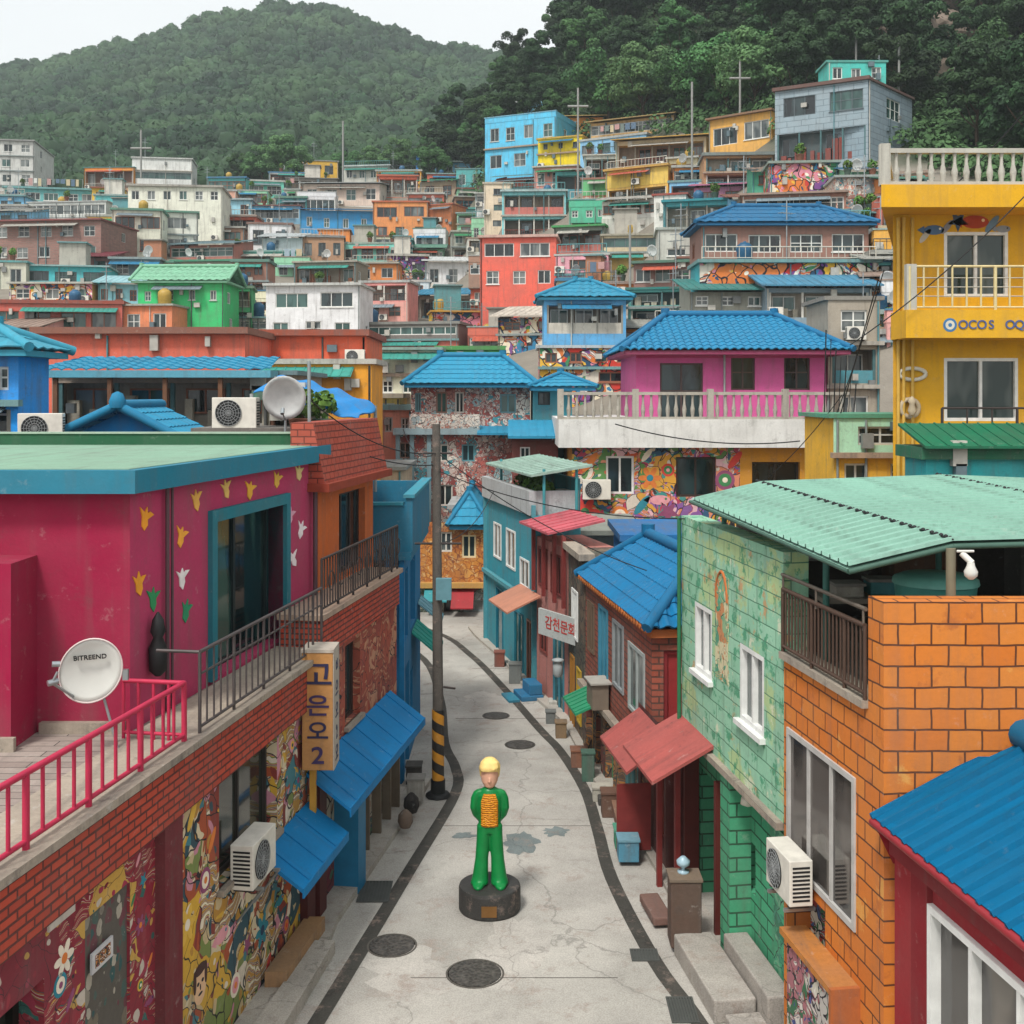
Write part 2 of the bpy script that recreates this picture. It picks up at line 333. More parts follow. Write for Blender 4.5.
# ------------------------------------------------------------------ terrain
TC = [(-900, [(33, 0), (45, 4.5), (65, 8.6), (80, 12.8), (100, 18.5), (125, 26.8), (145, 32.7), (180, 38)]),
      (60, [(33, 0), (45, 3.5), (65, 8.6), (80, 12.8), (100, 18.5), (125, 26.8), (145, 32.7), (180, 38)]),
      (300, [(36, 0), (45, 1.8), (62, 7.2), (82, 11.5), (102, 16.5), (125, 24), (145, 31.5), (160, 36), (180, 40)]),
      (460, [(40, 0), (50, 1.8), (60, 5.2), (85, 10.2), (105, 15.1), (125, 22.7), (145, 31), (160, 37), (180, 42)]),
      (520, [(40, 0), (48, 1.5), (60, 6.2), (72, 9.6), (85, 13.2), (100, 20), (115, 28.4), (125, 32), (150, 44), (180, 55)]),
      (600, [(34, 0), (40, 1.6), (60, 8.2), (70, 10.7), (80, 14.2), (90, 19), (105, 26.5), (115, 31.4), (140, 48), (165, 60.7), (180, 62)]),
      (700, [(32, 0), (38, 1.7), (48, 5.0), (55, 8.4), (62, 10.9), (70, 13.9), (80, 18.4), (90, 23.3), (100, 28.2), (130, 48), (160, 67), (180, 78)]),
      (800, [(24, 0), (36, 2.0), (48, 5.4), (55, 9.2), (62, 13.0), (68, 16.6), (74, 20.2), (80, 22.9), (105, 37.5), (150, 74), (180, 92)]),
      (900, [(14, 0), (26, 2.5), (45, 5.0), (60, 15.5), (70, 19.7), (75, 21.9), (90, 29), (110, 42), (150, 76), (180, 98)]),
      (1500, [(14, 0), (26, 3), (60, 17), (75, 24), (110, 44), (150, 78), (180, 98)])]
SKY = [(-300, 105), (0, 68), (60, 56), (100, 44), (160, 28), (220, 12), (280, 2), (330, 4), (370, 18), (430, 36), (480, 46), (530, 56), (620, 80), (900, 110)]
def Tz(X, Y):
    if Y < 14: return 0.0
    px = 512 + X / Y * F
    def col(c, Y): return float(np.interp(Y, [a for a, b in c], [b for a, b in c]))
    def near(Y):
        if px <= TC[0][0]: return col(TC[0][1], Y)
        for (p0, c0), (p1, c1) in zip(TC, TC[1:]):
            if px <= p1:
                t = (px - p0) / (p1 - p0); t = t * t * (3 - 2 * t); return col(c0, Y) * (1 - t) + col(c1, Y) * t
        return col(TC[-1][1], Y)
    if Y <= 180: z = near(Y)
    else:
        s = float(np.interp(px, [a for a, b in SKY], [b for a, b in SKY])); t = min(1, (Y - 180) / 340)
        py = 190 + (s + 7 - 190) * t ** .85; zf = H - (py - HZ) * Y / F
        if t > .05: zf += min(1, (t - .05) * 4) * (1 - .6 * t) * (9 * noise.noise(V(X * .016, Y * .012, 3)) + 5 * noise.noise(V(X * .04, Y * .03, 7)))
        if Y > 520: zf = H - (s + 7 - HZ) * 520 / F - (Y - 520) * .35
        k = min(1, (Y - 180) / 60); z = near(180) * (1 - k) + zf * k
    return z
def vil_edge(px): return float(np.interp(px, [-300, 0, 200, 420, 520, 600, 700, 800, 900, 1100], [175, 168, 160, 158, 128, 118, 104, 86, 80, 62]))
def build_terrain():
    xs = np.concatenate([np.arange(-420, -90, 10), np.arange(-90, 120, 3), np.arange(120, 460, 10)]); ys = np.concatenate([np.arange(-40, 13, 12), np.arange(14, 180, 2.5), np.arange(180, 760, 9)])
    vs = []; veg = []
    for y in ys:
        for x in xs:
            z = Tz(x, y) - .03; vs.append((x, y, z)); px = 512 + x / max(y, 1) * F
            veg.append(1.0 if y > vil_edge(px) - 2 else 0.0)
    nx = len(xs); fs = [(j * nx + i, j * nx + i + 1, (j + 1) * nx + i + 1, (j + 1) * nx + i) for j in range(len(ys) - 1) for i in range(nx - 1)]
    me = bpy.data.meshes.new('ground'); me.from_pydata(vs, [], fs)
    a = me.attributes.new('veg', 'FLOAT', 'POINT'); a.data.foreach_set('value', veg)
    for p in me.polygons: p.use_smooth = True
    t = NT('ground_soil'); v = t.uv(False, True); at_ = t.n('Attribute', _attribute_name='veg')
    g = t.mix(t.noise(v, .3, 8), lin('#1e2b1c'), lin('#33452a')); s_ = t.mix(t.noise(v, .8, 8), lin('#6b655c'), lin('#8d867a'))
    g = t.mix(t.ramp(t.noise(v, 1.5, 6), [(.62, 0), (.7, 1)]), g, lin('#6a5e4c'))
    t.base(t.mix(at_.outputs['Fac'], s_, g)); t.bump(t.noise(v, 2.5, 8), .6, .15); me.materials.append(t.m)
    o = bpy.data.objects.new('ground', me); COL.objects.link(o); tag(o, kind='structure')
build_terrain()
# ------------------------------------------------------------------ street
def sheet(name, pts, z, mat, kind='structure', thick=None):
    mb = MB()
    if thick: mb.prism(pts, z - thick, z)
    else: mb.face([(p[0], p[1], z) for p in pts])
    return tag(mb.build(name, mat), kind=kind)
def ribbon(name, line, w, z, mat, th=None):
    L = []; R = []
    for i, p in enumerate(line):
        a = Vector(line[max(0, i - 1)]); b = Vector(line[min(len(line) - 1, i + 1)]); d = (b - a).normalized(); n = Vector((-d.y, d.x))
        L.append(Vector(p) + n * w / 2); R.append(Vector(p) - n * w / 2)
    mb = MB()
    for i in range(len(line) - 1): mb.face([(*R[i], z), (*R[i + 1], z), (*L[i + 1], z), (*L[i], z)])
    return tag(mb.build(name, mat), kind='structure')
def smooth_line(pts, k=5):
    out = []
    P = [Vector(p) for p in pts]; P = [P[0] * 2 - P[1]] + P + [P[-1] * 2 - P[-2]]
    for i in range(1, len(P) - 2):
        for j in range(k):
            t = j / k; a, b, c, d = P[i - 1:i + 3]
            out.append(.5 * ((2 * b) + (c - a) * t + (2 * a - 5 * b + 4 * c - d) * t * t + (3 * b - a - 3 * c + d) * t ** 3))
    return [tuple(p) for p in out] + [tuple(pts[-1])]
leftline = smooth_line([(-3.2, 5), (-2.45, 11), (-2.15, 12.6), (-1.48, 16.7), (-.98, 19.9), (-1.05, 21.3), (-1.34, 22.8), (-1.62, 26), (-2.3, 30), (-4.0, 33.5), (-7, 36.5)])
rightline = smooth_line([(2.75, 5), (2.25, 11), (2.06, 12.6), (1.74, 14), (1.42, 16.4), (1.36, 18.2), (1.27, 20.1), (.93, 22.3), (.58, 23.7), (-.28, 27.4), (-1.1, 30.5), (-2.2, 33.4), (-5, 37)])
ROAD = concrete('#b0aca4', 'road', .88)
sheet('road', [(-9, -6), (9, -6), (9, 14), (4, 30), (0, 40), (-14, 46), (-14, 34), (-6, 26)], .004, ROAD)
ribbon('road_drain_strip', leftline, .19, .009, concrete('#46443f', 'strip', .85, 2))
ribbon('road_drain_strip', rightline, .19, .009, concrete('#46443f', 'strip', .85, 2))
mbj = MB()
for y in (13.6, 18.4, 24.5, 29):
    mbj.box(-1.2 if y < 25 else -1.0, 1.25 if y < 25 else -.1, y, y + .012, .004, .007)
tag(mbj.build('road_joint', solid('#4c4843', .9)), kind='structure')
def disc(mb, c, r, z0, z1, seg=28, mi=0): mb.lathe((c[0], c[1], 0), [(r, z0), (r, z1)], seg, mi, False)
t = NT('cast_iron'); v = t.uv(False, True); vo = t.n('TexVoronoi', Scale=22.0); t.link(v, vo.inputs['Vector'])
t.base(t.mix(vo.outputs['Distance'], lin('#2a2826'), lin('#5b5752'))); t.bump(vo.outputs['Distance'], .9, .01); t.b.inputs['Roughness'].default_value = .5; CAST = t.m
for (px, py, r, lab) in ((475, 974, .315, 'round cast iron manhole cover nearest the bottom of the street'), (392, 946, .28, 'round manhole cover beside the left dark strip'),
                         (520, 745, .27, 'round manhole cover behind the statue'), (496, 716, .26, 'thin dark manhole cover farthest up the street')):
    Y = H * F / (py - HZ); X = (px - 512) * Y / F
    r_ = thing('manhole_cover', lab, 'manhole cover', (X, Y, .004), group='manhole covers in the road'); m = MB(); disc(m, (X, Y), r, .004, .014); m.build('lid', CAST, r_, r_)
    m = MB(); m.lathe((X, Y, 0), [(r + .035, .004), (r + .035, .011), (r + .012, .011), (r + .012, .004)], 28, 0, False); m.build('rim', solid('#55514b', .7), r_, r_)
def blot(px0, px1, py0, py1, seed):
    r = random.Random(seed); pts = []
    for i in range(26):
        a = 2 * math.pi * i / 26; q = .55 + .45 * r.random(); px = (px0 + px1) / 2 + (px1 - px0) / 2 * math.cos(a) * q; py = (py0 + py1) / 2 - (py1 - py0) / 2 * math.sin(a) * q
        Y = H * F / (py - HZ); pts.append(((px - 512) * Y / F, Y))
    return pts
for k, b in enumerate(((500, 543, 830, 856), (540, 572, 826, 838), (450, 478, 832, 840))):
    sheet('road_stain', blot(*b, k), .006 + .001 * k, concrete('#76807f', 'st', .8, 2))
for k, b in enumerate(((360, 455, 940, 1010), (470, 560, 905, 1000), (455, 520, 690, 712))):
    sheet('road_patch', blot(*b, 10 + k), .0055, concrete('#b9b4ac', 'pt', .9, 1.4))
def grate(px0, px1, py0, py1, lab):
    Y0 = H * F / (py1 - HZ); Y1 = H * F / (py0 - HZ); xa = (px0 - 512) * Y0 / F; xb = (px1 - 512) * Y0 / F
    m = MB(); n = 9; m.box(xa, xb, Y0, Y0 + .03, .01, .02); m.box(xa, xb, Y1 - .03, Y1, .01, .02)
    for i in range(n + 1): x = xa + (xb - xa - .02) * i / n; m.box(x, x + .02, Y0 + .03, Y1 - .03, .01, .02)
    m.box(xa, xb, Y0, Y1, .0085, .0095)
    tag(m.build('drain_grate', solid('#4a4c49', .6)), lab, 'drain grate', 'drain grates')
grate(356, 388, 882, 903, 'dark drain grate in the pavement left of the statue')
grate(632, 660, 950, 962, 'small dark drain grate on the right dark strip')
grate(672, 700, 998, 1024, 'dark drain grate at the bottom edge of the right strip')
# kerbs / pavement strips
PAVE = concrete('#b0aaa0', 'pave', .9, 1.6)
def strip_between(name, A, B, z0, z1, mat):
    mb = MB()
    for i in range(len(A) - 1):
        mb.prism([A[i], B[i], B[i + 1], A[i + 1]], z0, z1)
    return tag(mb.build(name, mat), kind='structure')
def Lx(Y): return -2.68 + .154 * (Y - 14.56) if Y < 20.5 else -1.765 - .03 * (Y - 20.5)
def Rx(Y): return 4.586 - .14 * Y if Y < 22.5 else float(np.interp(Y, [22.5, 24.3, 26.9, 32.4, 34], [1.44, 1.2, .58, -.7, -1.05]))
yy = [6 + .6 * i for i in range(25)]
strip_between('pavement', [(Lx(y) - .1, y) for y in yy], [(Lx(y) + (.42 if y < 15 else .34), y) for y in yy], -.02, .10, PAVE)
yy = [7 + .6 * i for i in range(46)]
strip_between('pavement', [(Rx(y) - (.22 + .05 * math.sin(y)), y) for y in yy], [(Rx(y) + .15, y) for y in yy], -.02, .07, PAVE)

# ------------------------------------------------------------------ prototypes: small things copied around
def proto_ac():
    r = thing('air_conditioner', '', 'air conditioner'); m = MB(); m.box(-.4, .4, 0, .3, .04, .6); m.build('casing', solid('#cfcbc0', .5), r, bevel=.012)
    m = MB(); m.tube([(-.1, -.012, .32), (-.1, .002, .32)], .235, 24); m.build('fan', DARK, r)
    m = MB()
    for k in range(1, 6): 
        R_ = .235 * k / 5; pts = [(-.1 + R_ * math.cos(a), -.02, .32 + R_ * math.sin(a)) for a in [2 * math.pi * i / 20 for i in range(21)]]; m.tube(pts, .005, 4)
    for i in range(8): a = math.pi * i / 8; m.tube([(-.1 - .23 * math.cos(a), -.02, .32 - .23 * math.sin(a)), (-.1 + .23 * math.cos(a), -.02, .32 + .23 * math.sin(a))], .004, 4)
    m.build('grille', GREY, r); m = MB()
    for k in range(9): m.box(-.405, -.398, .04, .26, .1 + .05 * k, .125 + .05 * k)
    m.build('side_vent', DARK, r); m = MB()
    for k in range(9): m.box(.398, .405, .04, .26, .1 + .05 * k, .125 + .05 * k)
    m.build('side_vent', DARK, r); m = MB(); m.box(-.34, -.28, .02, .28, 0, .04); m.box(.28, .34, .02, .28, 0, .04); m.build('foot', IRON, r); return r
def proto_tank(hx):
    r = thing('water_tank', '', 'water tank'); m = MB(); m.lathe((0, 0, 0), [(.42, 0), (.48, .1), (.46, .3), (.5, .35), (.48, .6), (.5, .65), (.47, .95), (.3, 1.12), (.2, 1.14)], 18); m.build('barrel', solid(hx, .45), r)
    m = MB(); m.lathe((0, 0, 0), [(.22, 1.13), (.22, 1.2), (.05, 1.23)], 14); m.build('lid', solid(hx, .4), r); return r
def proto_dish(hx='#c9cbc9'):
    r = thing('satellite_dish', '', 'satellite dish'); m = MB(); m.tube([(0, .12, 0), (0, .12, .55)], .025, 8); m.box(-.12, .12, 0, .24, 0, .03); m.build('mast', STEEL, r)
    m = MB(); c = V(0, .0, .75); T = Matrix.Rotation(math.radians(20), 3, 'X'); R = .42
    vs = []; fs = []
    for side in (0, 1):
        for i in range(6):
            rr = R * i / 5
            for k in range(24):
                a = 2 * math.pi * k / 24; vs.append(c + T @ V(rr * math.cos(a) * .92, -.10 * (i / 5) ** 2 + .012 * side, rr * math.sin(a)))
        b = side * 144
        for i in range(5):
            for k in range(24):
                f = (b + i * 24 + k, b + i * 24 + (k + 1) % 24, b + (i + 1) * 24 + (k + 1) % 24, b + (i + 1) * 24 + k); fs.append(f if side == 0 else f[::-1])
    fs += [(120 + k, 120 + (k + 1) % 24, 264 + (k + 1) % 24, 264 + k) for k in range(24)]
    m.mesh(vs, fs, 0, True); m.build('reflector', solid(hx, .5), r)
    m = MB(); e = c + T @ V(0, -.5, -.12); m.tube([c + T @ V(0, -.1, -R), e], .014, 6); m.tube([e + V(0, -.02, -.03), e + V(0, .07, .06)], .035, 8); m.build('feed_arm', STEEL, r); return r
def proto_aerial():
    r = thing('roof_aerial', '', 'aerial'); m = MB(); m.tube([(0, 0, 0), (0, 0, 3.2)], .035, 6); m.build('mast', STEEL, r)
    m = MB()
    for k, z in enumerate((2.5, 2.85)): m.tube([(-.45 + .1 * k, 0, z), (.45 - .1 * k, 0, z)], .02, 5)
    for k in range(5): m.tube([(-.4 + .2 * k, -.22, 2.5), (-.4 + .2 * k, .22, 2.5)], .012, 4)
    m.build('crossbar', STEEL, r); return r
def leafball(mb, c, R, n, size, rg, squash=.8):
    c = Vector(c)
    for i in range(n):
        d = V(rg.gauss(0, 1), rg.gauss(0, 1), rg.gauss(0, 1)).normalized(); p = c + V(d.x * R, d.y * R, d.z * R * squash) * (.55 + .45 * rg.random() ** .5)
        a = (d + V(rg.gauss(0, .6), rg.gauss(0, .6), rg.gauss(0, .6))).normalized(); b = a.cross(V(rg.random(), rg.random(), rg.random())).normalized(); e = a.cross(b) * size * (.6 + .6 * rg.random()); b = b * size * (.6 + .6 * rg.random())
        mb.face([p - b - e * .3, p + b * .2 - e, p + b + e * .3, p - b * .2 + e])
def proto_plant(k):
    r = thing('potted_plant', '', 'potted plant'); m = MB(); m.lathe((0, 0, 0), [(.14, 0), (.2, .3), (.22, .32), (.19, .33)], 12); m.build('pot', solid(['#7a5040', '#4a5a50', '#c9c4b8'][k], .7), r)
    m = MB(); rg = random.Random(k); leafball(m, (0, 0, .55), .27, 150, .06, rg); leafball(m, (.08, .03, .72), .17, 70, .05, rg); m.build('leaves', foliage('#2c4a22', '#5c7c34', 3, 'pot'), r); return r
PROTO = {'ac': proto_ac(), 'tank_blue': proto_tank('#2a5878'), 'tank_yellow': proto_tank('#a88a40'), 'dish': proto_dish(), 'aerial': proto_aerial(), 'plant': proto_plant(0), 'plant2': proto_plant(1)}
USED = {}
GRP = {'ac': 'outdoor air conditioner units', 'tank_blue': 'round water tanks on roofs', 'tank_yellow': 'round water tanks on roofs', 'dish': 'satellite dishes', 'aerial': 'aerial masts on roofs', 'plant': 'potted plants on ledges', 'plant2': 'potted plants on ledges'}
def put(kind, label, loc, rz=0, s=1):
    o = PROTO[kind] if kind not in USED else copy_tree(PROTO[kind]); USED[kind] = 1
    o.location = loc; o.rotation_euler = (0, 0, rz); o.scale = (s, s, s); tag(o, label, None, GRP[kind]); return o

# ------------------------------------------------------------------ roofs
def tile_plane(mb, A, B, C, D, pitch=.3, row=.35, amp=.045, sub=4, step=.022, rib=False):
    A, B, C, D = map(Vector, (A, B, C, D)); u = (B - A); Wd = u.length; u.normalize(); n = u.cross(D - A).normalized(); v = n.cross(u).normalized()
    hV = (D - A).dot(v); uD = (D - A).dot(u); uC = (C - A).dot(u)
    nr = max(1, int(round(hV / row))); nc = max(2, int(math.ceil(Wd / pitch)) * sub)
    for j in range(nr):
        v0 = hV * j / nr; v1 = hV * (j + 1) / nr
        l0, l1 = uD * v0 / hV, uD * v1 / hV; r0, r1 = Wd + (uC - Wd) * v0 / hV, Wd + (uC - Wd) * v1 / hV
        prev = None
        for i in range(nc + 1):
            x = Wd * i / nc
            ph = (x / pitch) % 1
            h = (amp if ph < .18 else 0) if rib else amp * abs(math.sin(math.pi * ph))
            a = min(max(x, l0), r0); b = min(max(x, l1), r1)
            p0 = A + u * a + v * v0 + n * (h + step); p1 = A + u * b + v * v1 + n * h; pb = A + u * a + v * v0 + n * (h - .01)
            if prev is not None:
                q0, q1, qb = prev
                if (p0 - q0).length > 1e-4 or (p1 - q1).length > 1e-4:
                    mb.mesh([q0, p0, p1, q1], [(0, 1, 2, 3)], 0, not rib)
                    if step > 0 and (p0 - q0).length > 1e-4: mb.face([qb, pb, p0, q0])
            prev = (p0, p1, pb)
def hip_roof(root, o, u, n, a0, a1, b0, b1, z, rise, mat, cap, inset=None, pitch=.3, row=.35, gable=False, amp=.045, capr=.09, sub=4, soffit=None):
    """footprint a (along u) x b (along n, b1 = front); ridge along u unless deeper than wide"""
    P = lambda a, b, c: o + u * a + n * b + Z * c
    w = a1 - a0; d = b1 - b0; ins = (min(w, d) / 2 if inset is None else inset) if not gable else 0
    m = MB(); f = lambda *q: tile_plane(m, *q, pitch=pitch, row=row, amp=amp, sub=sub)
    if w >= d: R0 = P(a0 + ins, (b0 + b1) / 2, z + rise); R1 = P(a1 - ins, (b0 + b1) / 2, z + rise)
    else: R0 = P((a0 + a1) / 2, b1 - ins, z + rise); R1 = P((a0 + a1) / 2, b0 + ins, z + rise)
    FL, FR, BR, BL = P(a0, b1, z), P(a1, b1, z), P(a1, b0, z), P(a0, b0, z)
    if w >= d:
        f(FL, FR, R1, R0); f(BR, BL, R0, R1)
        if not gable: f(FR, BR, R1, R1); f(BL, FL, R0, R0)
    else:
        f(FR, BR, R1, R0); f(BL, FL, R0, R1)
        if not gable: f(FL, FR, R0, R0); f(BR, BL, R1, R1)
    ro = m.build('roof', mat, root, root); m = MB(); e = Z * (amp + .02)
    m.tube([R0 + e, R1 + e], capr, 8)
    if gable:
        pr = ((FL, R0), (BL, R0), (FR, R1), (BR, R1)) if w >= d else ((FL, R0), (FR, R0), (BL, R1), (BR, R1))
    else: pr = ((FL, R0), (BL, R0), (FR, R1), (BR, R1)) if w >= d else ((FL, R0), (FR, R0), (BL, R1), (BR, R1))
    for p, q in pr: m.tube([p + e * .6 + (p - q).normalized() * .05, q + e], capr * .85, 8)
    for q in (R0, R1): m.tube([q + e + V(0, 0, -.02), q + e + V(0, 0, capr * 1.6)], capr * 1.2, 8)
    m.build('ridge_cap', cap, ro, root); m = MB()
    m.obox(o, u, n, a0 + .06, a1 - .06, b0 + .06, b1 - .06, z - .14, z - .012); m.build('eave', soffit or cap, ro, root)
    return ro
def shed(root, o, u, n, a0, a1, b0, z0, b1, z1, mat, name='awning', th=.04, ribs=.25, drop=.0, endcap=None):
    """sheet from (b0,z0) on the wall out to (b1,z1)"""
    m = MB(); P = lambda a, b, c: o + u * a + n * b + Z * c
    A, B, C, D = P(a0, b1, z1), P(a1, b1, z1), P(a1, b0, z0), P(a0, b0, z0); k = Z * th
    m.mesh([A, B, C, D, A + k, B + k, C + k, D + k], [(0, 3, 2, 1), (4, 5, 6, 7), (0, 1, 5, 4), (1, 2, 6, 5), (2, 3, 7, 6), (3, 0, 4, 7)])
    if ribs:
        x = a0 + ribs / 2
        while x < a1:
            q = Z * (th + .02); w_ = .02; a_, b_, c_, d_ = P(x - w_, b1, z1), P(x + w_, b1, z1), P(x + w_, b0, z0), P(x - w_, b0, z0)
            m.mesh([a_ + k, b_ + k, c_ + k, d_ + k, a_ + q, b_ + q, c_ + q, d_ + q], [(4, 5, 6, 7), (0, 1, 5, 4), (1, 2, 6, 5), (2, 3, 7, 6), (3, 0, 4, 7)]); x += ribs
    if drop: m.obox(o, u, n, a0, a1, b1, b1 + .02, z1 - drop, z1 + th)
    return m.build(name, mat, root, root)
def window(root, o, u, n, a, b, c, d, depth=.1, fm=None, pm=None, mull=1, t=.05, bars=0, sill=None, proud=0, name='window', tr=0):
    t *= .8; fm = fm or WHITE; pm = pm or GL; m = MB(); e0, e1 = -depth + .02, -depth + .07 + proud
    m.obox(o, u, n, a, a + t, e0, e1, c, d); m.obox(o, u, n, b - t, b, e0, e1, c, d); m.obox(o, u, n, a + t, b - t, e0, e1, c, c + t); m.obox(o, u, n, a + t, b - t, e0, e1, d - t, d)
    for k in range(1, mull + 1): x = a + (b - a) * k / (mull + 1); m.obox(o, u, n, x - t * .45, x + t * .45, e0, e1 - .01, c + t, d - t)
    if tr: zz = c + (d - c) * tr; m.obox(o, u, n, a + t, b - t, e0, e1 - .015, zz, zz + t * .7)
    if bars:
        for k in range(1, bars): x = a + (b - a) * k / bars; m.obox(o, u, n, x - .008, x + .008, e1 - .005, e1 + .012, c, d)
    f = m.build(name, fm, root, root); m = MB(); m.obox(o, u, n, a, b, -depth, -depth + .03, c, d); m.build('pane', pm, f, root)
    if sill: m = MB(); m.obox(o, u, n, a - .05, b + .05, -.02, .07, c - .06, c); m.build('sill', sill, f, root)
    return f
def rail(root, o, u, n, a0, a1, b, z, h, sp=.12, mat=None, r=.012, top=.022, name='railing', pts=None, base=.06, knob=False, posts=0):
    m = MB(); P = lambda a, c: o + u * a + n * b + Z * c
    m.tube([P(a0, z + h), P(a1, z + h)], top, 6); m.tube([P(a0, z + base), P(a1, z + base)], top * .8, 6); k = max(1, int(abs(a1 - a0) / sp))
    for i in range(k + 1):
        x = a0 + (a1 - a0) * i / k; e = posts and i % posts == 0
        m.tube([P(x, z if e or i in (0, k) else z + base), P(x, z + h)], r * (1.7 if e or i in (0, k) else 1), 5)
    return m.build(name, mat or IRON, root, root)
def baluster_rail(root, o, u, n, a0, a1, b, z, h, sp=.28, mat=None, post=2.6):
    m = MB(); m.obox(o, u, n, a0, a1, b - .08, b + .08, z + h - .1, z + h); m.obox(o, u, n, a0, a1, b - .07, b + .07, z, z + .08); k = int(round((a1 - a0) / sp))
    for i in range(k + 1):
        x = a0 + (a1 - a0) * i / k; hh = h - .18
        m.lathe(o + u * x + n * b + Z * (z + .08), [(.05, 0), (.05, .04 * hh), (.07, .25 * hh), (.075, .35 * hh), (.04, .6 * hh), (.035, .85 * hh), (.05, hh)], 8)
    x = a0
    while x <= a1 + .01: m.obox(o, u, n, x - .1, x + .1, b - .1, b + .1, z, z + h + .1); x += post
    return m.build('balustrade', mat, root, root)

# ------------------------------------------------------------------ hillside houses
RECTS = []
def find_Y(px, yb):
    Y = 34.0
    while Y < 185:
        X = (px - 512) * Y / F; py = HZ - (Tz(X, Y) - H) * F / Y
        if py <= yb: return Y
        Y += .5
    return 170
FRM = ['#d8d8d2', '#b9bab5', '#5a6468', '#8e5a44', '#d8d8d2']
def wallmat(spec):
    if isinstance(spec, str):
        if spec.startswith('brick:'): h = spec[6:]; return brick((h, '#%02x%02x%02x' % tuple(min(255, int(int(h[i:i + 2], 16) * 1.15)) for i in (1, 3, 5))), '#8a7b70', .45, .16, .02, .5)
        if spec.startswith('mural:'): return mural(spec[6:], PAL, 1.4, cover=.62, under='#d8cfc0')
        if spec.startswith('dots:'): return mural(spec[5:], ['#cfc8ba', '#b0493e', '#d8d2c6', '#4a8a92', '#c9bfae', '#d58c78', '#8a9aa0', '#e4dfd2'], 2.6, line='#8b8078', lw=.02)
        return plaster(brighten(spec), .5)
    return spec
